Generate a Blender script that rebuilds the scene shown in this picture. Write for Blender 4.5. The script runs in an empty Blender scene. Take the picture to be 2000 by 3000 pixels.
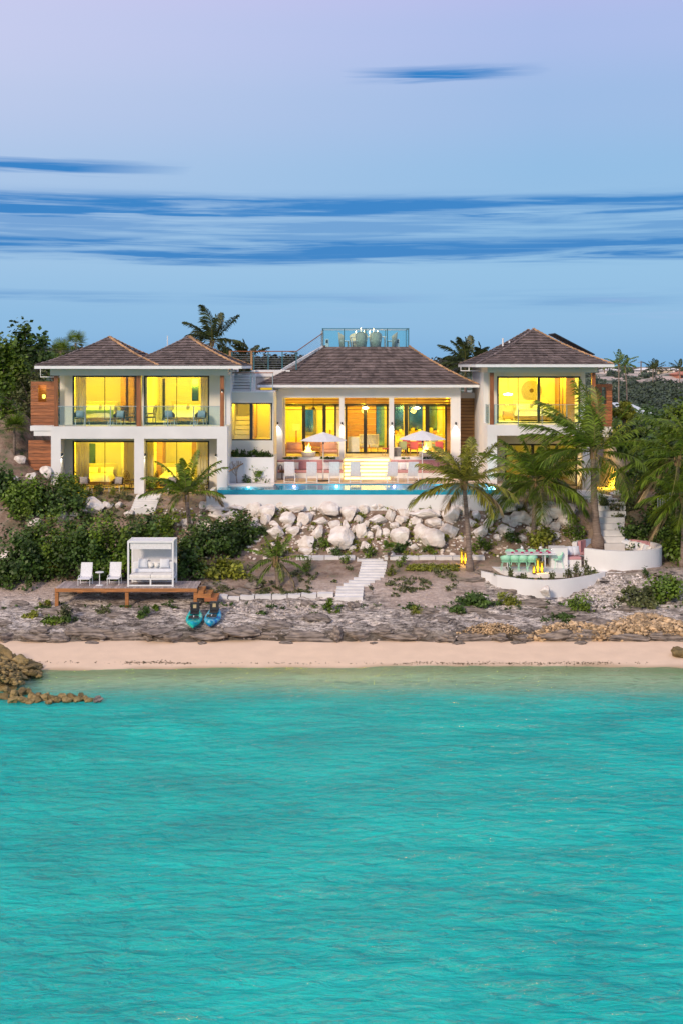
import bpy, bmesh, math, random
import numpy as np
from mathutils import Vector, Matrix, noise
R = math.radians
random.seed(7); rng = np.random.default_rng(7)
S = bpy.context.scene
COL = S.collection

# ---------------------------------------------------------------- camera
F, CZ, HY = 3500.0, 12.5, 1070.0          # focal length (photo px), camera height, horizon row
cam_d = bpy.data.cameras.new('camera'); cam = bpy.data.objects.new('camera', cam_d); COL.objects.link(cam)
cam.location = (0, 0, CZ); cam.rotation_euler = (R(90), 0, 0)
cam_d.sensor_fit = 'HORIZONTAL'; cam_d.sensor_width = 36; cam_d.lens = 36 * F / 2000
cam_d.shift_y = -430 / 2000; cam_d.clip_end = 20000
S.camera = cam

# ---------------------------------------------------------------- world
SUN_EL, SUN_AZ = R(27), R(208)             # azimuth clockwise from +Y: behind the camera, a little left
world = bpy.data.worlds.new('World'); S.world = world; world.use_nodes = True
def build_sky():
    nt = world.node_tree; N = nt.nodes; L = nt.links; N.clear()
    def nd(t, **k):
        n = N.new(t)
        for a, b in k.items(): setattr(n, a, b)
        return n
    def m(op, a, b=None, c=None, clamp=False):
        n = nd('ShaderNodeMath', operation=op); n.use_clamp = clamp
        for i, v in enumerate((a, b, c)):
            if v is None: continue
            if isinstance(v, (int, float)): n.inputs[i].default_value = v
            else: L.new(v, n.inputs[i])
        return n.outputs[0]
    def mix(f, a, b):
        n = nd('ShaderNodeMix', data_type='RGBA')
        for k, v in ((0, f), (6, a), (7, b)):
            if isinstance(v, (tuple, float, int)): n.inputs[k].default_value = v if not isinstance(v, tuple) else (*v, 1)
            else: L.new(v, n.inputs[k])
        return n.outputs[2]
    tc = nd('ShaderNodeTexCoord'); sep = nd('ShaderNodeSeparateXYZ'); L.new(tc.outputs['Generated'], sep.inputs[0])
    x, y, z = sep.outputs
    e = m('DIVIDE', z, m('SQRT', m('ADD', m('MULTIPLY', x, x), m('MULTIPLY', y, y))))   # tan(elevation)
    az = m('ARCTAN2', x, y)
    ramp = nd('ShaderNodeValToRGB'); L.new(m('DIVIDE', m('MAXIMUM', e, 0.0), 0.6), ramp.inputs[0])
    cr = ramp.color_ramp; cr.interpolation = 'EASE'
    def sr(r, g, b): return tuple(((c / 255) / 12.92 if c / 255 <= .04045 else ((c / 255 + .055) / 1.055) ** 2.4) for c in (r, g, b))
    stops = [(0, (114, 164, 207)), (.06, (123, 170, 210)), (.16, (130, 174, 211)), (.26, (130, 170, 209)), (.36, (142, 170, 210)), (.46, (156, 172, 214)), (.54, (168, 172, 216)), (1, (184, 186, 216))]
    while len(cr.elements) < len(stops): cr.elements.new(.5)
    for el, (p, c) in zip(cr.elements, stops): el.position = p; el.color = (*sr(*c), 1)
    # the west (photo left) is still brighter than the east
    lft = m('MULTIPLY_ADD', az, -1.5, .25, True)
    lft = m('MULTIPLY', lft, m('MULTIPLY_ADD', e, 5.0, -.2, True))
    base = mix(m('MULTIPLY', lft, .6), ramp.outputs[0], sr(214, 207, 226))
    # stratus streaks: stretched noise in (azimuth, elevation)
    cmb = nd('ShaderNodeCombineXYZ'); L.new(m('MULTIPLY', az, 3.0), cmb.inputs[0]); L.new(m('MULTIPLY', e, 60.0), cmb.inputs[1])
    n1 = nd('ShaderNodeTexNoise'); n1.inputs['Scale'].default_value = 1.35; n1.inputs['Detail'].default_value = 7; n1.inputs['Roughness'].default_value = .6; n1.inputs['Distortion'].default_value = .5
    L.new(cmb.outputs[0], n1.inputs['Vector'])
    cmb2 = nd('ShaderNodeCombineXYZ'); L.new(m('MULTIPLY', az, 7.0), cmb2.inputs[0]); L.new(m('MULTIPLY', e, 170.0), cmb2.inputs[1]); cmb2.inputs[2].default_value = 3.7
    n2 = nd('ShaderNodeTexNoise'); n2.inputs['Scale'].default_value = 1.0; n2.inputs['Detail'].default_value = 5; n2.inputs['Roughness'].default_value = .55; n2.inputs['Distortion'].default_value = .8
    L.new(cmb2.outputs[0], n2.inputs['Vector'])
    nz = m('ADD', m('MULTIPLY', n1.outputs[0], .55), m('MULTIPLY', n2.outputs[0], .45))
    def bump(v, c, w, soft=.35):           # 1 inside |v-c|<w, falling off
        d = m('ABSOLUTE', m('SUBTRACT', v, c))
        return m('SUBTRACT', 1.0, m('DIVIDE', m('SUBTRACT', d, w * (1 - soft)), w * soft), None, True)
    ew = m('ADD', e, m('ADD', m('MULTIPLY', m('SUBTRACT', n1.outputs[0], .5), .022), m('MULTIPLY', m('SUBTRACT', n2.outputs[0], .5), .012)))
    band = m('MAXIMUM', bump(ew, .0975, .0135, .55), bump(ew, .132, .0125, .5))
    band = m('MAXIMUM', band, m('MULTIPLY', bump(ew, .115, .033, .5), .62))
    holes = m('MULTIPLY_ADD', nz, 6.0, -2.2, True)
    c1 = m('MULTIPLY', band, m('MULTIPLY_ADD', m('SUBTRACT', band, .0), .55, m('MULTIPLY', holes, .6), True), None, True)
    c1 = m('MULTIPLY', c1, m('MULTIPLY_ADD', holes, .75, .25, True))
    def streak(ac, aw, ec, ewid):
        a = bump(m('ADD', az, m('MULTIPLY', m('SUBTRACT', n2.outputs[0], .5), .05)), ac, aw, .75)
        ee = m('ADD', e, m('ADD', m('MULTIPLY', m('SUBTRACT', n1.outputs[0], .5), .012), m('MULTIPLY', m('SUBTRACT', n2.outputs[0], .5), .009)))
        b = bump(ee, ec, ewid, .7)
        return m('MULTIPLY', m('MULTIPLY', a, b), m('MULTIPLY_ADD', nz, 7.0, -2.75, True))
    c2 = m('MAXIMUM', streak(.088, .082, .2435, .0085), streak(-.245, .125, .1630, .0075))
    c2 = m('MAXIMUM', c2, m('MULTIPLY', streak(-.245, .13, .057, .006), .42))
    c2 = m('MAXIMUM', c2, m('MULTIPLY', streak(.20, .11, .054, .010), .30))
    c2 = m('MAXIMUM', c2, m('MULTIPLY', streak(-.03, .13, .056, .006), .30))
    cl = m('MAXIMUM', c1, c2, None, True)
    sky_c = mix(m('MULTIPLY', cl, .97), base, sr(0, 110, 182))
    # faint rosy tops
    sky_c = mix(m('MULTIPLY', m('MULTIPLY', streak(.16, .26, .049, .014), m('MULTIPLY_ADD', n1.outputs[0], 5, -2.6, True)), .35), sky_c, sr(180, 180, 225))
    ns = nd('ShaderNodeTexSky', sky_type='NISHITA'); ns.sun_disc = False; ns.sun_elevation = R(6); ns.sun_rotation = SUN_AZ
    add = nd('ShaderNodeMix', data_type='RGBA', blend_type='ADD'); add.inputs[0].default_value = .012
    L.new(sky_c, add.inputs[6]); L.new(ns.outputs[0], add.inputs[7])
    bg = nd('ShaderNodeBackground'); bg.inputs[1].default_value = 1.0; L.new(add.outputs[2], bg.inputs[0])
    out = nd('ShaderNodeOutputWorld'); L.new(bg.outputs[0], out.inputs[0])
build_sky()
sun_d = bpy.data.lights.new('sun', 'SUN'); sun_d.energy = 2.4; sun_d.angle = R(10); sun_d.color = (1, .80, .60)
sun = bpy.data.objects.new('sun', sun_d); COL.objects.link(sun)
sun.rotation_euler = Vector((-math.sin(SUN_AZ) * math.cos(SUN_EL), -math.cos(SUN_AZ) * math.cos(SUN_EL), -math.sin(SUN_EL))).to_track_quat('-Z', 'Y').to_euler()
S.view_settings.view_transform = 'Standard'; S.view_settings.look = 'None'
S.view_settings.exposure = 0.2; S.view_settings.gamma = 1.0; S.view_settings.use_curve_mapping = False
S.cycles.max_bounces = 8; S.cycles.diffuse_bounces = 4; S.cycles.glossy_bounces = 3; S.cycles.transparent_max_bounces = 12; S.cycles.transmission_bounces = 4
S.cycles.sample_clamp_indirect = 4.0; S.cycles.use_denoising = True; S.cycles.caustics_reflective = False; S.cycles.caustics_refractive = False

# ---------------------------------------------------------------- helpers
def X(px, D): return (px - 1000) * D / F
def Z(py, D): return CZ - (py - HY) * D / F
def P(px, py, D): return Vector((X(px, D), D, Z(py, D)))
def lerp(a, b, t): return a + (b - a) * t
ORG = {}
def tag(o, label=None, cat=None, group=None, kind=None):
    if label: o['label'] = label
    if cat: o['category'] = cat
    if group: o['group'] = group
    if kind: o['kind'] = kind
    return o
def thing(name, label, cat, loc=(0, 0, 0), group=None, rz=0):
    o = bpy.data.objects.new(name, None); COL.objects.link(o); o.empty_display_size = .2
    o.location = loc; o.rotation_euler = (0, 0, rz); ORG[o.name] = Vector(loc)
    return tag(o, label, cat, group)
def link(name, me, parent=None, origin=None):
    o = bpy.data.objects.new(name, me); COL.objects.link(o)
    if parent is not None:
        o.parent = parent; ORG[o.name] = ORG.get(parent.name, Vector())
    else:
        ORG[o.name] = Vector(origin) if origin is not None else Vector()
        o.location = ORG[o.name]
    return o
def copy_tree(o, parent=None, loc=None, rz=None, label=None, sc=None):
    c = o.copy(); COL.objects.link(c); c.parent = parent
    if loc is not None: c.location = loc
    if rz is not None: c.rotation_euler = (0, 0, rz)
    if sc is not None: c.scale = (sc, sc, sc) if not isinstance(sc, tuple) else sc
    if label: c['label'] = label
    for ch in list(o.children): copy_tree(ch, c)
    return c
class Proto:
    """first use moves the built thing itself, later uses copy it"""
    def __init__(s, o): s.o = o; s.used = False
    def put(s, loc, rz=0, label=None, sc=None, group=None):
        if not s.used:
            s.used = True; c = s.o; c.location = loc; c.rotation_euler = (0, 0, rz)
            if label: c['label'] = label
            if sc is not None: c.scale = (sc, sc, sc) if not isinstance(sc, tuple) else sc
        else: c = copy_tree(s.o, None, loc, rz, label, sc if sc is not None else (1., 1., 1.))
        if group: c['group'] = group
        return c

class MB:
    def __init__(s): s.v = []; s.f = []; s.c = []
    def add(s, vs, fs, col=None):
        b = len(s.v); s.v += [tuple(v) for v in vs]; s.f += [tuple(b + i for i in f) for f in fs]
        s.c += [random.random() if col is None else col] * len(fs); return s
    def box(s, x0, x1, y0, y1, z0, z1, col=None):
        if x0 > x1: x0, x1 = x1, x0
        if y0 > y1: y0, y1 = y1, y0
        if z0 > z1: z0, z1 = z1, z0
        return s.add([(x0, y0, z0), (x1, y0, z0), (x1, y1, z0), (x0, y1, z0), (x0, y0, z1), (x1, y0, z1), (x1, y1, z1), (x0, y1, z1)],
              [(0, 3, 2, 1), (4, 5, 6, 7), (0, 1, 5, 4), (1, 2, 6, 5), (2, 3, 7, 6), (3, 0, 4, 7)], col)
    def obox(s, c, size, rot=None, col=None):
        hx, hy, hz = size[0] / 2, size[1] / 2, size[2] / 2
        vs = [Vector((a * hx, b * hy, d * hz)) for d in (-1, 1) for a, b in ((-1, -1), (1, -1), (1, 1), (-1, 1))]
        if rot is not None: vs = [rot @ v for v in vs]
        vs = [v + Vector(c) for v in vs]
        return s.add(vs, [(0, 3, 2, 1), (4, 5, 6, 7), (0, 1, 5, 4), (1, 2, 6, 5), (2, 3, 7, 6), (3, 0, 4, 7)], col)
    def tube(s, pts, r, n=8, cap=True, col=None):
        pts = [Vector(p) for p in pts]; rs = r if isinstance(r, (list, tuple)) else [r] * len(pts)
        vs = []; prev = None
        for i, p in enumerate(pts):
            t = (pts[min(i + 1, len(pts) - 1)] - pts[max(i - 1, 0)]).normalized()
            if prev is None: u = t.orthogonal().normalized()
            else:
                u = prev - t * prev.dot(t)
                u = u.normalized() if u.length > 1e-6 else t.orthogonal().normalized()
            prev = u; w = t.cross(u)
            for k in range(n):
                a = 2 * math.pi * k / n; vs.append(p + (u * math.cos(a) + w * math.sin(a)) * rs[i])
        fs = [(i * n + k, i * n + (k + 1) % n, (i + 1) * n + (k + 1) % n, (i + 1) * n + k) for i in range(len(pts) - 1) for k in range(n)]
        if cap: fs += [tuple(range(n - 1, -1, -1)), tuple((len(pts) - 1) * n + k for k in range(n))]
        return s.add(vs, fs, col)
    def lathe(s, prof, n=20, c=(0, 0, 0), cap=True, col=None):
        vs = [(c[0] + r * math.cos(2 * math.pi * k / n), c[1] + r * math.sin(2 * math.pi * k / n), c[2] + z) for r, z in prof for k in range(n)]
        fs = [(i * n + k, i * n + (k + 1) % n, (i + 1) * n + (k + 1) % n, (i + 1) * n + k) for i in range(len(prof) - 1) for k in range(n)]
        if cap: fs += [tuple(range(n - 1, -1, -1)), tuple((len(prof) - 1) * n + k for k in range(n))]
        return s.add(vs, fs, col)
    def prism(s, poly, z0, z1, col=None):
        n = len(poly); vs = [(x, y, z0) for x, y in poly] + [(x, y, z1) for x, y in poly]
        return s.add(vs, [tuple(range(n - 1, -1, -1)), tuple(range(n, 2 * n))] + [(i, (i + 1) % n, n + (i + 1) % n, n + i) for i in range(n)], col)
    def ring(s, cx, cy, r0, r1, z0, z1, a0, a1, n=32, col=None):
        vs = []
        for i in range(n + 1):
            a = lerp(a0, a1, i / n); ca, sa = math.cos(a), math.sin(a)
            vs += [(cx + r0 * ca, cy + r0 * sa, z0), (cx + r1 * ca, cy + r1 * sa, z0), (cx + r1 * ca, cy + r1 * sa, z1), (cx + r0 * ca, cy + r0 * sa, z1)]
        fs = [(4 * i + k, 4 * i + (k + 1) % 4, 4 * i + 4 + (k + 1) % 4, 4 * i + 4 + k) for i in range(n) for k in range(4)]
        fs += [(3, 2, 1, 0), (4 * n, 4 * n + 1, 4 * n + 2, 4 * n + 3)]
        return s.add(vs, fs, col)
    def pillow(s, c, w, h, t, rot=None, n=6, col=None):
        """soft cushion lying in its local xz plane, thickness along y"""
        vs = []; fs = []
        for side in (-1, 1):
            for j in range(n + 1):
                for i in range(n + 1):
                    u = i / n * 2 - 1; v = j / n * 2 - 1
                    b = max(0, (1 - u ** 4) * (1 - v ** 4)) ** .6
                    q = 1 - .06 * (u * u * (1 - v * v) * 0 + (1 - abs(u)) * 0)
                    vs.append(Vector((u * w / 2 * (1 - .05 * (1 - v * v)), side * t / 2 * b, v * h / 2 * (1 - .05 * (1 - u * u)))))
        m = (n + 1) ** 2
        for sd in (0, 1):
            for j in range(n):
                for i in range(n):
                    a = sd * m + j * (n + 1) + i; q = (a, a + 1, a + n + 2, a + n + 1)
                    fs.append(q if sd == 0 else q[::-1])
        if rot is not None: vs = [rot @ v for v in vs]
        return s.add([v + Vector(c) for v in vs], fs, col)
    def build(s, name, mat, parent=None, smooth=False, origin=None, bevel=0, kind=None):
        o = ORG.get(parent.name, Vector()) if parent is not None else (Vector(origin) if origin is not None else Vector())
        me = bpy.data.meshes.new(name)
        me.from_pydata([(v[0] - o.x, v[1] - o.y, v[2] - o.z) for v in s.v], [], s.f)
        at = me.attributes.new('rnd', 'FLOAT', 'FACE'); at.data.foreach_set('value', np.array(s.c, dtype=np.float32))
        if smooth: me.shade_smooth()
        me.materials.append(mat); ob = link(name, me, parent, origin)
        if bevel:
            md = ob.modifiers.new('bevel', 'BEVEL'); md.width = bevel; md.segments = 2; md.limit_method = 'ANGLE'
        if kind: ob['kind'] = kind
        return ob
def box(name, x0, x1, y0, y1, z0, z1, mat, parent=None, bevel=0):
    return MB().box(x0, x1, y0, y1, z0, z1).build(name, mat, parent, bevel=bevel)
def np_mesh(name, V, Q, rnd, mat, smooth=False):
    me = bpy.data.meshes.new(name); V = np.ascontiguousarray(V, dtype=np.float32); Q = np.ascontiguousarray(Q, dtype=np.int32)
    k = Q.shape[1]; me.vertices.add(len(V)); me.vertices.foreach_set('co', V.ravel())
    me.loops.add(Q.size); me.loops.foreach_set('vertex_index', Q.ravel())
    me.polygons.add(len(Q)); me.polygons.foreach_set('loop_start', np.arange(0, Q.size, k, dtype=np.int32))
    try: me.polygons.foreach_set('loop_total', np.full(len(Q), k, dtype=np.int32))
    except Exception: pass
    me.update(calc_edges=True); me.validate()
    at = me.attributes.new('rnd', 'FLOAT', 'FACE'); at.data.foreach_set('value', np.asarray(rnd, dtype=np.float32))
    if smooth: me.shade_smooth()
    me.materials.append(mat); return me

# ---------------------------------------------------------------- materials
def srgb(r, g, b): return tuple(((c / 255) / 12.92 if c / 255 <= .04045 else ((c / 255 + .055) / 1.055) ** 2.4) for c in (r, g, b))
MATS = {}
def mat(name, col, rough=.6, var=.12, scale=3.0, bump=0.0, bscale=None, metal=0, rnd=0.0, col2=None, stretch=None, spec=.5, emit=None, estr=0, trans=0.0, detail=4):
    """principled with noise colour variation, per-piece variation (rnd) and fine bump"""
    if name in MATS: return MATS[name]
    M = bpy.data.materials.new(name); M.use_nodes = True; nt = M.node_tree; N = nt.nodes; L = nt.links; bs = N['Principled BSDF']
    tc = N.new('ShaderNodeTexCoord'); mp = N.new('ShaderNodeMapping'); L.new(tc.outputs['Object'], mp.inputs[0])
    if stretch: mp.inputs['Scale'].default_value = stretch
    no = N.new('ShaderNodeTexNoise'); no.inputs['Scale'].default_value = scale; no.inputs['Detail'].default_value = detail; L.new(mp.outputs[0], no.inputs['Vector'])
    c2 = col2 if col2 else tuple(c * (1 - 2 * var) for c in col); c1 = col if col2 else tuple(min(1, c * (1 + var)) for c in col)
    rp = N.new('ShaderNodeValToRGB'); rp.color_ramp.elements[0].position = .3; rp.color_ramp.elements[1].position = .7
    rp.color_ramp.elements[0].color = (*c2, 1); rp.color_ramp.elements[1].color = (*c1, 1); L.new(no.outputs[0], rp.inputs[0])
    out = rp.outputs[0]
    if rnd:
        at = N.new('ShaderNodeAttribute'); at.attribute_name = 'rnd'
        mr = N.new('ShaderNodeMapRange'); mr.inputs[3].default_value = 1 - rnd; mr.inputs[4].default_value = 1 + rnd; L.new(at.outputs['Fac'], mr.inputs[0])
        hs = N.new('ShaderNodeHueSaturation'); L.new(mr.outputs[0], hs.inputs['Value']); L.new(out, hs.inputs['Color']); out = hs.outputs[0]
    L.new(out, bs.inputs['Base Color']); bs.inputs['Roughness'].default_value = rough; bs.inputs['Metallic'].default_value = metal
    bs.inputs['Specular IOR Level'].default_value = spec
    if bump:
        nb = N.new('ShaderNodeTexNoise'); nb.inputs['Scale'].default_value = bscale or scale * 4; nb.inputs['Detail'].default_value = 6; L.new(mp.outputs[0], nb.inputs['Vector'])
        bp = N.new('ShaderNodeBump'); bp.inputs['Strength'].default_value = bump; bp.inputs['Distance'].default_value = .05; L.new(nb.outputs[0], bp.inputs['Height']); L.new(bp.outputs[0], bs.inputs['Normal'])
    if emit: bs.inputs['Emission Color'].default_value = (*emit, 1); bs.inputs['Emission Strength'].default_value = estr
    if trans:
        ts = N.new('ShaderNodeBsdfTranslucent'); L.new(out, ts.inputs[0]); mx = N.new('ShaderNodeMixShader'); mx.inputs[0].default_value = trans
        L.new(bs.outputs[0], mx.inputs[1]); L.new(ts.outputs[0], mx.inputs[2]); L.new(mx.outputs[0], N['Material Output'].inputs[0])
    MATS[name] = M; return M
def glass(name, tint, refl=.06, rough=.02):
    if name in MATS: return MATS[name]
    M = bpy.data.materials.new(name); M.use_nodes = True; nt = M.node_tree; N = nt.nodes; L = nt.links; N.remove(N['Principled BSDF'])
    t = N.new('ShaderNodeBsdfTransparent'); t.inputs[0].default_value = (*tint, 1)
    g = N.new('ShaderNodeBsdfGlossy'); g.inputs['Roughness'].default_value = rough
    lw = N.new('ShaderNodeFresnel'); lw.inputs[0].default_value = 1.5
    no = N.new('ShaderNodeTexNoise'); no.inputs['Scale'].default_value = .8; mr = N.new('ShaderNodeMapRange'); mr.inputs[3].default_value = refl * .6; mr.inputs[4].default_value = refl * 1.4; L.new(no.outputs[0], mr.inputs[0])
    ad = N.new('ShaderNodeMath'); ad.operation = 'ADD'; ad.use_clamp = True; ge = N.new('ShaderNodeNewGeometry'); fk = N.new('ShaderNodeMath'); fk.operation = 'MULTIPLY_ADD'; fk.use_clamp = True; L.new(ge.outputs['Backfacing'], fk.inputs[0]); fk.inputs[1].default_value = -5; L.new(lw.outputs[0], fk.inputs[2]); L.new(fk.outputs[0], ad.inputs[0]); L.new(mr.outputs[0], ad.inputs[1])
    mx = N.new('ShaderNodeMixShader'); L.new(ad.outputs[0], mx.inputs[0]); L.new(t.outputs[0], mx.inputs[1]); L.new(g.outputs[0], mx.inputs[2])
    L.new(mx.outputs[0], N['Material Output'].inputs[0]); MATS[name] = M; return M
def lamp_mat(name, col, s):
    return mat(name, tuple(min(1, c) for c in col), .5, .03, 2, emit=col, estr=s)

STUCCO = mat('white_stucco', (.76, .755, .75), .8, .04, .7, bump=.15, bscale=30)
STUCCO_B = mat('cream_stucco', (.72, .68, .60), .8, .04, .7, bump=.15, bscale=30)
PLASTER = mat('interior_plaster', (.86, .80, .62), .7, .03, .6, bump=.05, bscale=20)
TILE = mat('floor_tile', (.60, .56, .50), .45, .06, 1.5, bump=.05)
WHITE = mat('white_powder_coat', (.76, .77, .78), .45, .03, 5)
SLING = mat('white_sling_fabric', (.74, .745, .765), .85, .05, 12, bump=.2, bscale=120)
DARK = mat('black_frame', (.018, .019, .022), .4, .1, 8)
STEEL = mat('brushed_steel', (.42, .46, .48), .35, .06, 12, metal=.7)
IPE = mat('red_hardwood', (.36, .125, .045), .55, .25, 2.0, bump=.25, rnd=.3, stretch=(1, 6, 14), bscale=8)
IPE_V = mat('hardwood_post', (.30, .105, .035), .5, .2, 2.0, bump=.2, rnd=.15, stretch=(8, 8, 1), bscale=8)
DECKW = mat('weathered_deck_board', (.42, .35, .33), .75, .18, 2.0, bump=.3, rnd=.22, stretch=(12, 1, 4), bscale=10)
CEDAR = mat('warm_cedar_siding', (.46, .25, .09), .6, .14, 2.0, bump=.2, rnd=.16, stretch=(1, 8, 14), bscale=8)
SHING = mat('weathered_shingle', (.19, .145, .135), .85, .28, 1.6, bump=.4, rnd=.32, bscale=22, col2=(.095, .072, .066), detail=8)
CAP_O = mat('warm_cedar_sunlit_cap', (.52, .30, .14), .75, .15, 4, bump=.3, rnd=.3)  # warm wood; on the right hips its orange paints the low sunlight
CAP_D = mat('unlit_cedar_cap', (.17, .13, .12), .85, .15, 4, bump=.3, rnd=.35)  # dark copy for the hips without the painted sunlight
PINK = mat('dusty_pink_fabric', (.56, .29, .31), .9, .06, 8, bump=.2, bscale=90)
BLUEGREY = mat('blue_grey_fabric', (.30, .40, .46), .9, .1, 10, bump=.2, bscale=80)
LINEN = mat('white_linen', (.82, .80, .76), .9, .05, 6, bump=.3, bscale=20)
STRIPE = mat('striped_cushion_fabric', (.80, .81, .84), .9, .05, 8, stretch=(1, 1, 22), col2=(.55, .60, .68))
RATTAN = mat('dark_rattan', (.10, .055, .025), .6, .25, 14, bump=.5, bscale=90)
WICKER = mat('pale_wicker', (.55, .50, .38), .75, .16, 20, bump=.6, bscale=120)
WOODF = mat('light_wood', (.45, .27, .10), .5, .15, 3, bump=.1, stretch=(1, 1, 8))
GLASS = glass('window_glass', (.97, .98, .96), .015)
GLASS_B = glass('balustrade_glass', (.86, .95, .96), .035)
GLASS_T = glass('teal_deck_glass', (.85, .975, .98), .05)
BACKGLASS = mat('dark_green_window_glass', (.06, .13, .11), .15, .1, 1, metal=.7)
SEA_TINT_GLASS = mat('sea_reflection_tint_glass', (.26, .56, .60), .12, .12, 1.2, metal=1)  # teal reflection of sea and sky is put into the glass colour
CONC = mat('white_path_plank', (.72, .71, .70), .75, .06, 2, bump=.15, rnd=.06, bscale=25)
# ---------------------------------------------------------------- terrain
PROF = [(-400, -3.4), (5, -3.2), (25, -2.5), (38, -1.5), (45, -.55), (48, -.16), (49.3, 0.0), (51, .11), (53, .25), (53.32, .66), (55, .92), (57, 1.26), (59, 1.82), (62, 2.42), (62.7, 2.58),
        (65.4, 4.72), (66.6, 5.22), (68, 5.3), (90, 5.4), (110, 3.5), (160, 1.0), (9000, 0.5)]
PD = np.array([p[0] for p in PROF]); PZ = np.array([p[1] for p in PROF])
def nz(x, y, z=0): return noise.noise(Vector((x, y, z)))
def fbm(x, y, z=0, o=4):
    s = 0; a = .5
    for i in range(o): s += a * nz(x, y, z); x *= 2.03; y *= 2.03; z *= 2.03; a *= .5
    return s
def smooth(a, b, t):
    t = min(1, max(0, (t - a) / (b - a))); return t * t * (3 - 2 * t)
def edge_shift(x): return .30 * nz(x * .35, 3.1) + .16 * nz(x * 1.3, 8.2) + .07 * nz(x * 3.1, 1.2)
def ground_h(x, y):
    d = y - (edge_shift(x) * (1 - smooth(54, 57, y)) if y > 52 else 0)
    h = float(np.interp(d, PD, PZ))
    # earth bank beside the guest wing, photo left
    h += 3.1 * smooth(66.5, 71, y) * smooth(-16.9, -19.5, x) * (1 - smooth(95, 115, y))
    h += 1.2 * smooth(60, 66, y) * smooth(-14, -19, x) * (1 - smooth(95, 115, y))
    # right-hand bank
    h += 2.2 * smooth(66, 72, y) * smooth(16.2, 19.5, x) * (1 - smooth(95, 115, y))
    h += .35 * smooth(56.5, 59.0, y) * smooth(11, 14, x) * (1 - smooth(59.5, 61.5, y))
    return h
def hit(px, py, d0=50.0, d1=95.0):
    d = d0
    while d < d1:
        if Z(py, d) <= ground_h(X(px, d), d): return d
        d += .03
    return d1
def on(px, py, d0=50.0):
    d = hit(px, py, d0); x = X(px, d); return Vector((x, d, ground_h(x, d)))
def rock_mask(x, y):
    if y < 52.9: return 0
    m = 1 - smooth(57.0, 59.5, y + .9 * nz(x * .3, y * .3) + (1.2 if x < -8 else 0) - (1.3 if x > 7 else 0))
    # sand tongue from the steps down to the shelf
    m *= 1 - .8 * smooth(1.6, .4, abs(x - 3.2 - (58 - y) * .15 + nz(y * .5, 2.2) * .8) / 1.6) * smooth(55.2, 57, y)
    return m
def ground_z(x, y):
    h = ground_h(x, y)
    r = rock_mask(x, y)
    if r > 0.01:
        u = fbm(x * .28, y * .75, 4.2, 3) * 1.5
        t = (h * 5.5 + u * 2.4)
        fl = math.floor(t); fr = t - fl
        st = (fl + smooth(.25, .62, fr)) - t             # bedding steps
        rg = 1 - abs(nz(x * 1.1, y * 2.6, 7)) * 2         # ridged
        h += r * (st * .17 + .12 * u * .6 + .10 * (rg - .5) + .09 * fbm(x * 3.5, y * 6, 1, 3) + .04 * nz(x * 12, y * 15, 2)) * smooth(53.0, 53.6, y - edge_shift(x))
    if y > 56:
        k = 1 - r
        h += k * (.05 * fbm(x * 1.2, y * 1.2, 9, 3) + .018 * nz(x * 6, y * 6, 3)) * (1 - smooth(66.0, 67, y))
    return h
def grid_mesh(name, xs, ys, fn, material, masks):
    V = []; mk = [[] for _ in masks]
    for y in ys:
        for x in xs:
            V.append((x, y, fn(x, y)))
            for l, f in zip(mk, masks.values()): l.append(f(x, y))
    nx = len(xs); ny = len(ys); i = np.arange(ny - 1)[:, None] * nx + np.arange(nx - 1)[None, :]
    Q = np.stack([i, i + 1, i + nx + 1, i + nx], -1).reshape(-1, 4)
    me = np_mesh(name, np.array(V), Q, np.zeros(len(Q)), material, True)
    for k, l in zip(masks, mk):
        at = me.attributes.new(k, 'FLOAT', 'POINT'); at.data.foreach_set('value', np.array(l, dtype=np.float32))
    return me
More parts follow.
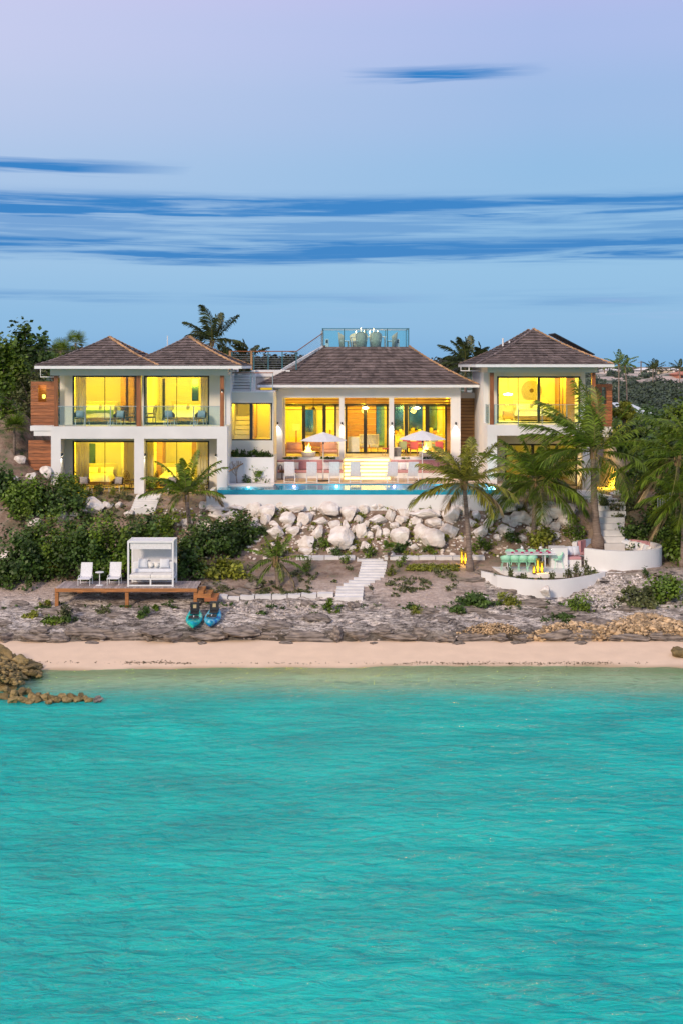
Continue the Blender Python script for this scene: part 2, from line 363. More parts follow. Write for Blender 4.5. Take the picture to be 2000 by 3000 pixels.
def ground_material():
    M = bpy.data.materials.new('limestone_and_soil'); M.use_nodes = True; nt = M.node_tree; N = nt.nodes; L = nt.links; bs = N['Principled BSDF']
    tc = N.new('ShaderNodeTexCoord')
    def no(sc, det=6, st=None, dist=0, rough=.6):
        n = N.new('ShaderNodeTexNoise'); n.inputs['Scale'].default_value = sc; n.inputs['Detail'].default_value = det; n.inputs['Distortion'].default_value = dist; n.inputs['Roughness'].default_value = rough
        if st: mp = N.new('ShaderNodeMapping'); mp.inputs['Scale'].default_value = st; L.new(tc.outputs['Object'], mp.inputs[0]); L.new(mp.outputs[0], n.inputs['Vector'])
        else: L.new(tc.outputs['Object'], n.inputs['Vector'])
        return n.outputs[0]
    def ramp(f, *st):
        r = N.new('ShaderNodeValToRGB'); L.new(f, r.inputs[0])
        while len(r.color_ramp.elements) < len(st): r.color_ramp.elements.new(.5)
        for e, (p, c) in zip(r.color_ramp.elements, st): e.position = p; e.color = (*c, 1)
        return r.outputs[0]
    def at(n): a = N.new('ShaderNodeAttribute'); a.attribute_name = n; return a.outputs['Fac']
    def mix(f, a, b):
        n = N.new('ShaderNodeMix'); n.data_type = 'RGBA'; L.new(f, n.inputs[0]); L.new(a, n.inputs[6]); L.new(b, n.inputs[7]); return n.outputs[2]
    def mul(a, b):
        n = N.new('ShaderNodeMath'); n.operation = 'MULTIPLY'; n.use_clamp = True; L.new(a, n.inputs[0])
        if isinstance(b, (int, float)): n.inputs[1].default_value = b
        else: L.new(b, n.inputs[1])
        return n.outputs[0]
    n1 = no(1.6, 9, (1, 1.6, 6), .6, .68)
    rockc = ramp(n1, (.36, (.030, .026, .022)), (.45, (.17, .145, .125)), (.54, (.44, .385, .34)), (.66, (.72, .64, .56)))
    n2 = no(7, 6)
    sandc = ramp(n2, (.3, (.44, .33, .27)), (.55, (.58, .46, .39)), (.75, (.66, .56, .50)))
    n3 = no(2.2, 8)
    soilc = ramp(n3, (.32, (.17, .105, .07)), (.5, (.33, .235, .175)), (.72, (.50, .39, .32)))
    lo_n = no(.55, 4); palec = ramp(no(2.2, 9, (1, 1.8, 7), .5, .62), (.36, (.09, .075, .065)), (.44, (.46, .40, .35)), (.54, (.88, .80, .72)))
    pm = N.new('ShaderNodeMapRange'); pm.inputs[1].default_value = .42; pm.inputs[2].default_value = .54; L.new(lo_n, pm.inputs[0]); rockc = mix(pm.outputs[0], rockc, palec)
    ck = ramp(no(1.5, 9, (1, 2.2, 9), .3, .62), (.455, (1, 1, 1)), (.5, (.10, .09, .08)), (.545, (1, 1, 1)))
    cm = N.new('ShaderNodeMix'); cm.data_type = 'RGBA'; cm.blend_type = 'MULTIPLY'; cm.inputs[0].default_value = .85; L.new(rockc, cm.inputs[6]); L.new(ck, cm.inputs[7]); rockc = cm.outputs[2]
    c = mix(at('rock'), sandc, rockc); c = mix(at('soil'), c, soilc)
    grn = ramp(no(30, 4), (.3, (.020, .045, .010)), (.7, (.075, .115, .025)))
    vg = no(1.1, 6); vr = N.new('ShaderNodeMapRange'); vr.inputs[1].default_value = .50; vr.inputs[2].default_value = .62; L.new(vg, vr.inputs[0])
    c = mix(mul(vr.outputs[0], at('veg')), c, grn)
    wet = ramp(no(5, 6), (.35, (.018, .015, .010)), (.6, (.07, .052, .028)), (.8, (.2, .15, .08)))
    c = mix(at('wet'), c, wet)
    L.new(c, bs.inputs['Base Color']); bs.inputs['Roughness'].default_value = .9
    b1 = N.new('ShaderNodeBump'); b1.inputs['Strength'].default_value = 1; b1.inputs['Distance'].default_value = .16; L.new(no(4.5, 10, (1, 1.5, 2.5), .4, .7), b1.inputs['Height'])
    L.new(b1.outputs[0], bs.inputs['Normal']); return M
GROUND = ground_material()
xs = np.concatenate([[-4000, -1500, -600, -250, -120, -70, -45, -32, -26, -23], np.arange(-21, 21.01, .09), [23, 26, 32, 45, 70, 120, 250, 600, 1500, 4000]])
ys = np.concatenate([[52.55, 52.7], np.arange(52.8, 60, .075), np.arange(60, 68, .13), np.arange(68, 76, .4), np.arange(76, 110, 3), [120, 140, 170, 220, 300, 500, 1000, 3000, 9000]])
def gz(x, y):
    if y < 52.6: return -.35
    d = y - edge_shift(x) * (1 - smooth(54, 57, y))
    z = ground_z(x, y)
    if d < 53.0: z = min(z, .25 - (53.0 - d) * 2.5)
    return z
def soil_mask(x, y):
    m = smooth(58.6, 60.2, y + nz(x * .5, y * .5) * .8) * (1 - .55 * smooth(2.0, 5.5, x) * (1 - smooth(60.8, 61.8, y)))
    return max(m, .8 * smooth(-9.2, -6, x) * smooth(-1.2, -2.6, x) * smooth(57.2, 58.0, y)) if y < 60 else m
me = grid_mesh('ground', xs, ys, gz, GROUND, {'rock': rock_mask, 'soil': soil_mask,
    'veg': lambda x, y: smooth(58, 60, y) * .55 + .45 * smooth(66, 69, y) + (.5 if y > 90 else 0),
    'wet': lambda x, y: (1 - smooth(.45, .80, ground_h(x, y) + .15 * nz(x * .8, y * 2))) * (.75 + .35 * nz(x * .6, 5)) * (y < 55)})
tag(link('ground', me), kind='structure')

SAND = mat('pale_pink_sand', (.79, .60, .425), .9, .035, 1.2, bump=.25, bscale=14)
def beach_h(x, y):
    # the shoreline bows gently; a low berm marks the wash line
    s = .35 * math.sin(x * .16 + .6) + .18 * nz(x * .25, 6.6) - .35 * smooth(-9, -15, x)
    yy = y - s * smooth(40, 47, y) * (1 - smooth(51.5, 53, y))
    h = float(np.interp(yy, PD[:13], PZ[:13])) if yy < 53 else .25
    if yy > 47: h += .012 * nz(x * .8, y * 1.5)
    elif yy > 30: h += .10 * fbm(x * .12, y * .12, 5, 2)
    return h
bx = np.concatenate([[-900, -300, -100, -50, -35], np.arange(-25, 25.1, .4), [35, 50, 100, 300, 900]])
by = np.concatenate([[-600, -200, -60, -20, 0], np.arange(6, 44, 1.0), np.arange(44, 54.2, .15)])
def sand_material():
    M = SAND; nt = M.node_tree; N = nt.nodes; L = nt.links; bs = N['Principled BSDF']
    src = bs.inputs['Base Color'].links[0].from_socket
    a = N.new('ShaderNodeAttribute'); a.attribute_name = 'damp'; mx = N.new('ShaderNodeMix'); mx.data_type = 'RGBA'
    L.new(a.outputs['Fac'], mx.inputs[0]); L.new(src, mx.inputs[6]); mx.inputs[7].default_value = (.42, .30, .17, 1); L.new(mx.outputs[2], bs.inputs['Base Color'])
    # dark seagrass and stone patches on the shallow bed
    no = N.new('ShaderNodeTexNoise'); no.inputs['Scale'].default_value = .35; no.inputs['Detail'].default_value = 6
    tc = N.new('ShaderNodeTexCoord'); L.new(tc.outputs['Object'], no.inputs['Vector'])
    return M
me = grid_mesh('beach', bx, by, beach_h, sand_material(), {'damp': lambda x, y: (.8 * (1 - smooth(-.01, .03, beach_h(x, y) + .03 * nz(x * .5, 1.7))) * smooth(-.16, -.04, beach_h(x, y)))})
tag(link('beach', me), kind='structure')

# ---------------------------------------------------------------- sea
def water_material():
    M = bpy.data.materials.new('turquoise_sea_water'); M.use_nodes = True; nt = M.node_tree; N = nt.nodes; L = nt.links; N.remove(N['Principled BSDF'])
    tc = N.new('ShaderNodeTexCoord')
    def no(sc, st, det, dist=0):
        mp = N.new('ShaderNodeMapping'); mp.inputs['Scale'].default_value = st; mp.inputs['Rotation'].default_value = (0, 0, .12); L.new(tc.outputs['Object'], mp.inputs[0])
        n = N.new('ShaderNodeTexNoise'); n.inputs['Scale'].default_value = sc; n.inputs['Detail'].default_value = det; n.inputs['Distortion'].default_value = dist; n.inputs['Roughness'].default_value = .55
        L.new(mp.outputs[0], n.inputs['Vector']); return n.outputs[0]
    b1 = N.new('ShaderNodeBump'); b1.inputs['Strength'].default_value = 1; b1.inputs['Distance'].default_value = .55; L.new(no(1.3, (1, 1.9, 1), 5, .6), b1.inputs['Height'])
    b2 = N.new('ShaderNodeBump'); b2.inputs['Strength'].default_value = 1; b2.inputs['Distance'].default_value = .10; L.new(no(4.5, (1, 2.2, 1), 4, .3), b2.inputs['Height']); L.new(b1.outputs[0], b2.inputs['Normal'])
    b3 = N.new('ShaderNodeBump'); b3.inputs['Strength'].default_value = 1; b3.inputs['Distance'].default_value = .55; L.new(no(.42, (1, 2.4, 1), 3, .5), b3.inputs['Height']); L.new(b3.outputs[0], b1.inputs['Normal'])
    ta = N.new('ShaderNodeAttribute'); ta.attribute_name = 'turb'; tm = N.new('ShaderNodeMapRange'); tm.inputs[3].default_value = .14; tm.inputs[4].default_value = 1; L.new(ta.outputs['Fac'], tm.inputs[0])
    for bb in (b1, b2, b3): L.new(tm.outputs[0], bb.inputs['Strength'])
    gl = N.new('ShaderNodeBsdfGlossy'); gl.inputs['Roughness'].default_value = .08; L.new(b2.outputs[0], gl.inputs['Normal'])
    tr = N.new('ShaderNodeBsdfTransparent'); tr.inputs[0].default_value = (.62, .90, .78, 1)
    # light scattered back by the suspended fine sand
    df = N.new('ShaderNodeBsdfDiffuse'); pn = N.new('ShaderNodeValToRGB'); pn.color_ramp.elements[0].position = .34; pn.color_ramp.elements[1].position = .66
    pn.color_ramp.elements[0].color = (.0, .41, .385, 1); pn.color_ramp.elements[1].color = (.0, .585, .515, 1); L.new(no(.16, (1, 2.6, 1), 6, .8), pn.inputs[0]); sh = N.new('ShaderNodeMix'); sh.data_type = 'RGBA'; sa = N.new('ShaderNodeAttribute'); sa.attribute_name = 'turb'; sm = N.new('ShaderNodeMapRange'); sm.interpolation_type = 'SMOOTHSTEP'; sm.inputs[1].default_value = .12; sm.inputs[2].default_value = .75
    L.new(sa.outputs['Fac'], sm.inputs[0]); L.new(sm.outputs[0], sh.inputs[0]); sh.inputs[6].default_value = (.24, .52, .40, 1); L.new(pn.outputs[0], sh.inputs[7]); L.new(sh.outputs[2], df.inputs[0])
    bd = N.new('ShaderNodeBump'); bd.inputs['Distance'].default_value = .30; L.new(no(1.25, (1, 2.3, 1), 4, .5), bd.inputs['Height']); L.new(tm.outputs[0], bd.inputs['Strength']); L.new(bd.outputs[0], df.inputs['Normal'])
    a = N.new('ShaderNodeAttribute'); a.attribute_name = 'turb'
    m0 = N.new('ShaderNodeMixShader'); L.new(a.outputs['Fac'], m0.inputs[0]); L.new(tr.outputs[0], m0.inputs[1]); L.new(df.outputs[0], m0.inputs[2])
    fr = N.new('ShaderNodeFresnel'); fr.inputs[0].default_value = 1.5; L.new(b2.outputs[0], fr.inputs['Normal'])
    ge = N.new('ShaderNodeNewGeometry'); fk = N.new('ShaderNodeMath'); fk.operation = 'MULTIPLY_ADD'; fk.use_clamp = True; L.new(ge.outputs['Backfacing'], fk.inputs[0]); fk.inputs[1].default_value = -5; L.new(fr.outputs[0], fk.inputs[2])
    mx = N.new('ShaderNodeMixShader'); L.new(fk.outputs[0], mx.inputs[0]); L.new(m0.outputs[0], mx.inputs[1]); L.new(gl.outputs[0], mx.inputs[2])
    L.new(mx.outputs[0], N['Material Output'].inputs[0])
    return M
def build_sea():
    xs = np.concatenate([[-900, -300, -100, -60], np.arange(-40, 40.1, .16), [60, 100, 300, 900]])
    ys = np.concatenate([[-600, -200, -60, -20, 0], np.arange(8, 53.9, .13)])
    V = []; tb = []
    for y in ys:
        for x in xs:
            d = math.hypot(x, y)
            z = 0
            if 6 < y < 54 and abs(x) < 41:
                am = .25 + .75 * smooth(51, 44, y)
                z = am * ((.055 * nz(x * .4, y * .8, .3) + .030 * nz(x * 1.2, y * 2.3, 5)) * (.55 + .9 * abs(nz(x * .07, y * .09, 8))) + .012 * nz(x * 3.3, y * 5.5, 9))
            V.append((x, y, z)); tb.append(.95 * smooth(-.02, .85, -float(np.interp(y + .8 * nz(x * .2, y * .2), PD, PZ))))
    nx, ny = len(xs), len(ys); i = np.arange(ny - 1)[:, None] * nx + np.arange(nx - 1)[None, :]
    Q = np.stack([i, i + 1, i + nx + 1, i + nx], -1).reshape(-1, 4)
    # closed body: sides and a flat bottom below the sea bed
    nv = len(V); bd = -6
    per = list(range(nx)) + [k * nx + nx - 1 for k in range(1, ny)] + [(ny - 1) * nx + k for k in range(nx - 2, -1, -1)] + [k * nx for k in range(ny - 2, 0, -1)]
    VV = V + [(V[k][0], V[k][1], bd) for k in per]; n = len(per); qs = []
    for k in range(n): qs.append((per[(k + 1) % n], per[k], nv + k, nv + (k + 1) % n))
    c = [nv, nv + nx - 1, nv + nx - 1 + ny - 1, nv + 2 * (nx - 1) + ny - 1]
    me = bpy.data.meshes.new('sea_water'); me.from_pydata(VV, [], [tuple(q) for q in Q.tolist()] + qs + [tuple(range(nv + n - 1, nv - 1, -1))])
    me.shade_smooth(); at = me.attributes.new('turb', 'FLOAT', 'POINT'); at.data.foreach_set('value', np.array(tb + [0] * n, dtype=np.float32))
    me.materials.append(water_material()); tag(link('sea_water', me), kind='structure')
build_sea()
# ---------------------------------------------------------------- architecture helpers
def wall_open(name, x0, x1, z0, z1, y0, y1, ops, material, parent):
    """one wall with rectangular openings [(ox0, ox1, oz0, oz1)], butted boxes"""
    b = MB(); xs = sorted({x0, x1, *[o[0] for o in ops], *[o[1] for o in ops]})
    for a, c in zip(xs, xs[1:]):
        m = (a + c) / 2; cur = z0
        for o in sorted([o for o in ops if o[0] < m < o[1]], key=lambda o: o[2]):
            if o[2] > cur + 1e-4: b.box(a, c, y0, y1, cur, o[2])
            cur = o[3]
        if cur < z1 - 1e-4: b.box(a, c, y0, y1, cur, z1)
    return b.build(name, material, parent)
def window(parent, x0, x1, z0, z1, y, mullions=(), fw=.09, label=None, gm=None, bottom=.12, thin=True, depth=.10):
    b = MB(); b.box(x0, x0 + fw, y, y + depth, z0, z1); b.box(x1 - fw, x1, y, y + depth, z0, z1)
    b.box(x0 + fw, x1 - fw, y, y + depth, z1 - fw, z1); b.box(x0 + fw, x1 - fw, y, y + depth, z0, z0 + bottom)
    w = b.build('window', DARK, parent)
    if label: w['label'] = label
    xs = [x0 + fw] + list(mullions) + [x1 - fw]
    for a, c in zip(xs, xs[1:]):
        box('pane', a, c, y + .045, y + .06, z0 + bottom, z1 - fw, gm or GLASS, w)
    for m in mullions:
        hw = .018 if thin else .085
        box('mullion', m - hw, m + hw, y + .02, y + .085, z0 + bottom, z1 - fw, DARK, w)
    return w
def hip_roof(parent, x0, x1, y0, y1, ze, rise, run=None, label=None, right_caps=True, top_cut=None, step=.29, sides='flrb'):
    """flared hip roof; courses of separate shingles, hip caps, fascia. top_cut: stop at that distance from the eave (flat top)"""
    W, Dp = x1 - x0, y1 - y0; half = min(W, Dp) / 2 if run is None else run
    def g(t): return t * (.74 + .26 * t)
    def zz(d): return ze + rise * g(min(1, d / half))
    roof = MB()
    dmax = top_cut or half
    # underlay skin
    n = 10; rings = []
    for k in range(n + 1):
        d = dmax * k / n; z = zz(d) - .03
        rings.append([(x0 + d, y0 + d, z), (x1 - d, y0 + d, z), (x1 - d, y1 - d, z), (x0 + d, y1 - d, z)])
    vs = [p for r in rings for p in r]
    fs = [(4 * k + j, 4 * k + (j + 1) % 4, 4 * k + 4 + (j + 1) % 4, 4 * k + 4 + j) for k in range(n) for j in range(4)]
    roof.add(vs + [], fs + [tuple(4 * n + j for j in range(4))], .3)
    ro = roof.build('roof', SHING, parent)
    sh = MB(); nc = int(round(dmax / step))
    for k in range(nc):
        d0, d1 = dmax * k / nc, dmax * (k + 1) / nc
        za, zb = zz(d0), zz(d1)
        for sd in sides:
            if sd == 'f': A = lambda s, d: (x0 + d + s * (W - 2 * d), y0 + d); ln = W - 2 * d0
            elif sd == 'b': A = lambda s, d: (x1 - d - s * (W - 2 * d), y1 - d); ln = W - 2 * d0
            elif sd == 'r': A = lambda s, d: (x1 - d, y0 + d + s * (Dp - 2 * d)); ln = Dp - 2 * d0
            else: A = lambda s, d: (x0 + d, y1 - d - s * (Dp - 2 * d)); ln = Dp - 2 * d0
            if ln < .1: continue
            m = max(1, int(ln / .19)); cut = [0] + [(i + random.uniform(-.3, .3)) / m for i in range(1, m)] + [1]
            for a, c in zip(cut, cut[1:]):
                up = random.uniform(.06, .085); ov = .07
                p = [A(a, d0 - ov), A(c, d0 - ov), A(c, d1), A(a, d1)]
                za_ = za + up - ov * .3
                sh.add([(*p[0], za_), (*p[1], za_), (*p[2], zb + .006), (*p[3], zb + .006), (*p[0], za_ - .03), (*p[1], za_ - .03)], [(0, 1, 2, 3), (4, 5, 1, 0)])
    s = sh.build('shingles', SHING, ro, kind='stuff')
    # hip caps
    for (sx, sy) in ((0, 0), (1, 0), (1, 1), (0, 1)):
        m = CAP_O if sx == 1 and right_caps else CAP_D; hb = MB(); k = int(dmax * 1.5 / .27)  # right hips carry sunset light as orange colour, the others stay dark
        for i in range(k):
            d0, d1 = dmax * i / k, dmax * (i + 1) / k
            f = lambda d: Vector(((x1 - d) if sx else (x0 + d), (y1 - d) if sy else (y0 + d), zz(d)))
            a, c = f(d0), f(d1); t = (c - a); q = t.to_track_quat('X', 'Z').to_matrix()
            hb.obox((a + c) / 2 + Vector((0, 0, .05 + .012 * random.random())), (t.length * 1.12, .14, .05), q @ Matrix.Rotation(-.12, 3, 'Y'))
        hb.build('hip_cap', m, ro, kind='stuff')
    # fascia and soffit
    fb = MB(); t = .05; zl, zh = ze - .16, ze + .005
    fb.box(x0 - t, x1 + t, y0 - t, y0, zl, zh); fb.box(x0 - t, x1 + t, y1, y1 + t, zl, zh); fb.box(x0 - t, x0, y0, y1, zl, zh); fb.box(x1, x1 + t, y0, y1, zl, zh)
    fb.build('fascia', WHITE, ro)
    MB().box(x0, x1, y0, y1, zl + .02, zl + .05).build('soffit', STUCCO_B, ro)
    return ro
def ceiling_lamp(loc, energy, label, radius=.16, col=(1, .72, .07), group='recessed ceiling lamps'):
    t = thing('ceiling_lamp', label, 'lamp', loc, group)
    MB().lathe([(radius * .9, -.015), (radius, -.03), (radius, 0)], 16, loc).build('housing', WHITE, t)
    MB().lathe([(radius * .05, -.034), (radius * .8, -.034), (radius * .8, -.02)], 16, loc).build('diffuser', lamp_mat('warm_lamp_diffuser', (1, .78, .25), 6), t)
    ld = bpy.data.lights.new('bulb', 'POINT'); ld.energy = energy; ld.color = col; ld.shadow_soft_size = .25
    lo = bpy.data.objects.new('bulb', ld); COL.objects.link(lo); lo.parent = t; lo.location = (0, 0, -.42)
    return t
def curtain(loc, w, h, label, rz=0, material=None):
    t = MB(); n = int(w / .035); vs = []; fs = []
    for i in range(n + 1):
        x = w * i / n; y = .045 * math.sin(i * 1.25) + .015 * math.sin(i * .37)
        vs += [(loc[0] + x, loc[1] + y * 1.2, loc[2]), (loc[0] + x, loc[1] + y, loc[2] + h)]
    for i in range(n): fs.append((2 * i, 2 * i + 2, 2 * i + 3, 2 * i + 1))
    t.add(vs, fs)
    o = t.build('curtain', material or CURT, None, True, loc); tag(o, label, 'curtain', 'bedroom curtains')
    md = o.modifiers.new('thick', 'SOLIDIFY'); md.thickness = .006; return o
CURT = mat('sheer_curtain', (.80, .74, .55), .9, .06, 3, trans=.35)
LIT = (1, .70, .012)

# ================================================================ guest wing (photo left)
D0 = 67.3; DW = 69.3
def gx(p): return X(p, D0)
gw = thing('guest_wing', 'two-storey white guest wing with twin hipped shingle roofs', 'house', (gx(408), D0 + 3, 5.25))
ZG, ZU, ZS, ZB, ZT = 5.25, 9.06, 8.36, 11.93, 12.30
xL, xR = gx(149.5), gx(666); DB = 74.6
# columns / side walls / slabs
for a, c in ((149.5, 178), (393.5, 422), (636, 666)):
    box('column', gx(a), gx(c), D0, D0 + .55, 4.9, ZS, STUCCO, gw)
MB().box(xL, xR, D0, DW + .1, ZS, ZU - .002).build('balcony_slab', STUCCO, gw)
box('plinth', xL - .02, xR + .02, D0 - .06, DB, 4.0, ZG - .004, STUCCO, gw)
for a, c in ((xL + .012, xL + .3), (xR - .3, xR - .012)):
    box('side_wall', a, c, D0 + .551, DB, ZG, ZS - .003, STUCCO, gw)
    box('side_wall', a, c, DW + .102, DB, ZS, ZT - .05, STUCCO, gw)
box('rear_wall', xL, xR, DB + .002, DB + .25, 4.5, ZT, STUCCO, gw)
box('party_wall', gx(404), gx(412), DW + .26, DB, ZG, ZS, PLASTER, gw)
box('party_wall', gx(404), gx(412), DW + .26, DB, ZU, ZB, PLASTER, gw)
box('inner_floor', xL + .3, xR - .3, DW + .101, DB, ZS + .05, ZU, PLASTER, gw)
box('inner_ceiling', xL + .3, xR - .3, DW + .25, DB, ZB - .05, ZB + .1, PLASTER, gw)
box('ground_ceiling', xL + .3, xR - .3, DW + .25, DB, ZS - .05, ZS + .048, PLASTER, gw)
def wx(p): return X(p, DW)
up = [(wx(212.5), wx(401), ZU, Z(1100, DW)), (wx(422), wx(613.5), ZU, Z(1100, DW))]
lo = [(wx(213), wx(401), ZG, Z(1291, DW)), (wx(422), wx(613.5), ZG, Z(1291, DW))]
wall_open('front_wall', xL + .3, xR - .3, ZU, ZB + .1, DW, DW + .25, up, STUCCO_B, gw)
wall_open('front_wall', xL + .3, xR - .3, ZG, ZS - .003, DW, DW + .25, lo, STUCCO_B, gw)
for o in up + lo: window(gw, *o, DW + .02, mullions=[(o[0] + o[1]) / 2])
# eaves beam and timber posts
box('eaves_beam', gx(147), gx(668), D0 - .02, D0 + .45, ZB, ZT, STUCCO_B, gw)
box('eaves_beam', gx(147), gx(147) + .4, D0 + .451, DB, ZB, ZT, STUCCO_B, gw)
box('balcony_ceiling', gx(147) + .401, xR, D0 + .451, DW, ZB + .02, ZB + .2, STUCCO_B, gw)
for a, c in ((158, 169), (400, 413), (645, 656)):
    box('post', gx(a), gx(c), D0 + .03, D0 + .26, ZU, ZB - .002, IPE_V, gw)
# glass balustrade
zr = Z(1190, D0)
for a, c, posts in ((169, 400, (248, 323)), (413, 645, (420, 491, 567))):
    rl = box('balustrade_rail', gx(a), gx(c), D0 + .05, D0 + .085, zr - .02, zr + .015, STEEL, gw)
    e = [a] + list(posts) + [c]
    for u, v in zip(e, e[1:]):
        if v - u > 20: box('balustrade_panel', gx(u + 1), gx(v - 1), D0 + .06, D0 + .075, ZU + .05, zr - .025, GLASS_B, rl)
    for q in posts: box('balustrade_post', gx(q - 1.4), gx(q + 1.4), D0 + .09, D0 + .14, ZU, zr, STEEL, rl)
# wall lights of the wing (small dark cylinders)
DOWN = lamp_mat('white_downlight', (1, .93, .80), 12)
def downlight(loc, label, energy=9, col=(1, .9, .72), tilt=0):
    t = thing('wall_light', label, 'wall light', loc, 'downlights on the columns')
    MB().lathe([(.045, -.09), (.05, -.07), (.05, .07), (.03, .08)], 12, loc).build('housing', DARK, t)
    MB().box(loc[0] - .015, loc[0] + .015, loc[1], loc[1] + .09, loc[2] - .02, loc[2] + .02).build('bracket', DARK, t)
    MB().lathe([(.002, -.093), (.042, -.093), (.042, -.085)], 12, loc).build('lens', DOWN, t)
    if energy:
        ld = bpy.data.lights.new('beam', 'SPOT'); ld.energy = energy; ld.color = col; ld.spot_size = R(74); ld.spot_blend = .6; ld.shadow_soft_size = .03
        lo_ = bpy.data.objects.new('beam', ld); COL.objects.link(lo_); lo_.parent = t; lo_.location = (0, 0, -.1); lo_.rotation_euler = (R(16), 0, 0)
downlight((gx(178) + .06, D0 + .1, Z(1332, D0)), 'small downlight washing the leftmost ground-floor column of the guest wing', 45)
downlight((gx(422) + .06, D0 + .1, Z(1332, D0)), 'small downlight on the middle ground-floor column of the guest wing', 45)
downlight((gx(636) - .06, D0 - .06, Z(1333, D0)), 'unlit dark wall light on the ground-floor column nearest the pool', 0)
downlight((gx(651), D0 - .05, Z(1143, D0)), 'unlit dark wall light on the upstairs timber post nearest the main pavilion', 0)
# roofs
ye = 66.45
def ex(p): return X(p, ye)
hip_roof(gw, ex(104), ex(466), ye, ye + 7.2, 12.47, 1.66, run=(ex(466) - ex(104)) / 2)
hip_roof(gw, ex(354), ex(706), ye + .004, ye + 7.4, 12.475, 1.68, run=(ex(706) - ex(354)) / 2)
# timber privacy screens at the left end, plank by plank
sc = thing('timber_screen', 'red hardwood plank screen with an opening, beside the upstairs balcony', 'screen', (gx(120), D0 + 1.4, 9.0))
def planks(parent, x0, x1, z0, z1, y, n, material, gap=.018, skip=None, th=.04):
    h = (z1 - z0) / n
    for i in range(n):
        a, c = z0 + i * h + gap / 2, z0 + (i + 1) * h - gap / 2
        segs = [(x0, x1)]
        if skip and c > skip[2] and a < skip[3]: segs = [(x0, skip[0]), (skip[1], x1)]
        for u, v in segs:
            if v - u > .03: box('plank', u, v, y + random.uniform(0, .012), y + th, a, c, material, parent)
Ds = D0 + 1.2
planks(sc, X(90, Ds), X(158, Ds), Z(1247, Ds), Z(1117, Ds), Ds, 13, IPE, skip=(X(112, Ds), X(136, Ds), Z(1176, Ds), Z(1136, Ds)))
box('back_panel', X(90, Ds), X(158, Ds), Ds + .9, Ds + .95, Z(1247, Ds), Z(1120, Ds), IPE, sc)
box('end_panel', X(90, Ds), X(90, Ds) + .05, Ds + .05, Ds + .9, Z(1247, Ds), Z(1118, Ds), IPE, sc)
ld = thing('shower_lamp', 'warm lamp glowing inside the upstairs timber screen', 'lamp', (X(122, Ds), Ds + .5, Z(1168, Ds)))
MB().lathe([(.03, 0), (.09, .05), (.09, .2), (.03, .24)], 12, ld.location).build('lamp_shade', lamp_mat('yellow_green_glow', (.9, 1, .12), 2.2), ld)
pl = bpy.data.lights.new('bulb', 'POINT'); pl.energy = 10; pl.color = (1, .8, .1); pl.shadow_soft_size = .1
po = bpy.data.objects.new('bulb', pl); COL.objects.link(po); po.parent = ld; po.location = (0, -.15, .5)
box('screen_ledge', X(91, D0 + .5), gx(149) - .004, D0 + .3, D0 + 2.4, Z(1262, D0 + .3), Z(1247, D0 + .3) - .01, STUCCO, gw)
box('screen_ledge', X(101, D0 + .5), gx(149) - .004, D0 + .35, D0 + 2.3, Z(1277, D0 + .3), Z(1262, D0 + .3) - .004, STUCCO, gw)
s2 = thing('timber_screen', 'dark red hardwood plank screen beside the ground floor of the guest wing', 'screen', (X(117, Ds), Ds, 5))
planks(s2, X(83, Ds), gx(149) - .01, Z(1378, Ds), Z(1289, Ds), Ds, 9, IPE)
# white rectangular rainwater frame under the left eave
gf = MB(); yq = D0 + .4
gf.tube([P(119, 1080, yq), P(119, 1104, yq), P(158, 1104, yq)], .035, 6); tag(gf.build('rain_pipe', WHITE, gw))

# ---- rooms of the wing
def bed(loc, rz, label, w=1.9, l=2.1, throw=None):
    t = thing('bed', label, 'bed', (0, 0, 0))
    MB().box(-w / 2, w / 2, 0, l, .12, .42).build('base', WOODF, t, bevel=.02)
    MB().box(-w / 2 - .1, w / 2 + .1, l, l + .1, .1, 1.25).build('headboard', WICKER, t, bevel=.03)
    m = MB(); n = 14; vs = []; fs = []
    for j in range(n + 1):
        for i in range(n + 1):
            u, v = i / n, j / n; e = min(u, 1 - u, v * .8) ; zz_ = .72 * (1 - (max(0, .12 - e) / .12) ** 2 * .45) + .05 * noise.noise(Vector((u * 5, v * 6, loc[0]))) + .05 * noise.noise(Vector((u * 2, v * 2, 9)))
            vs.append(((u - .5) * (w + .16), -.06 + v * (l - .35), zz_))
    for j in range(n):
        for i in range(n): a = j * (n + 1) + i; fs.append((a, a + 1, a + n + 2, a + n + 1))
    # skirts to the base
    m.add(vs, fs); k = len(vs)
    rim = [i for i in range(n + 1)]; vb = [(vs[i][0], vs[i][1] - .03, .34) for i in rim]
    m.add([vs[i] for i in rim] + vb, [(i + 1, i, n + 1 + i, n + 2 + i) for i in range(n)])
    for sd in (0, n):
        rim = [j * (n + 1) + sd for j in range(n + 1)]; vb = [(vs[i][0] * 1.02, vs[i][1], .34) for i in rim]
        m.add([vs[i] for i in rim] + vb, [(i, i + 1, n + 2 + i, n + 1 + i) for i in range(n)])
    m.build('duvet', LINEN, t, True)
    for s in (-1, 1): MB().pillow((s * w * .25, l - .25, .85), w * .42, .42, .2, Matrix.Rotation(R(-28), 3, 'X')).build('pillow', LINEN, t, True)
    if throw: MB().box(-w / 2 - .11, w / 2 + .11, .05, .55, .3, .79).build('throw', throw, t, bevel=.06)
    for sx in (-1, 1):
        for sy in (.08, l - .08): MB().box(sx * (w / 2 - .08) - .03, sx * (w / 2 - .08) + .03, sy - .03, sy + .03, 0, .13).build('leg', WOODF, t)
    t.location = loc; t.rotation_euler = (0, 0, rz); return t
def dark_pane(parent, px0, px1, py0, py1, D, material=None):
    a = box('rear_window', X(px0, D), X(px1, D), D - .05, D - .006, Z(py1, D), Z(py0, D), material or BACKGLASS, parent)
    return a
zr2 = DB - .02
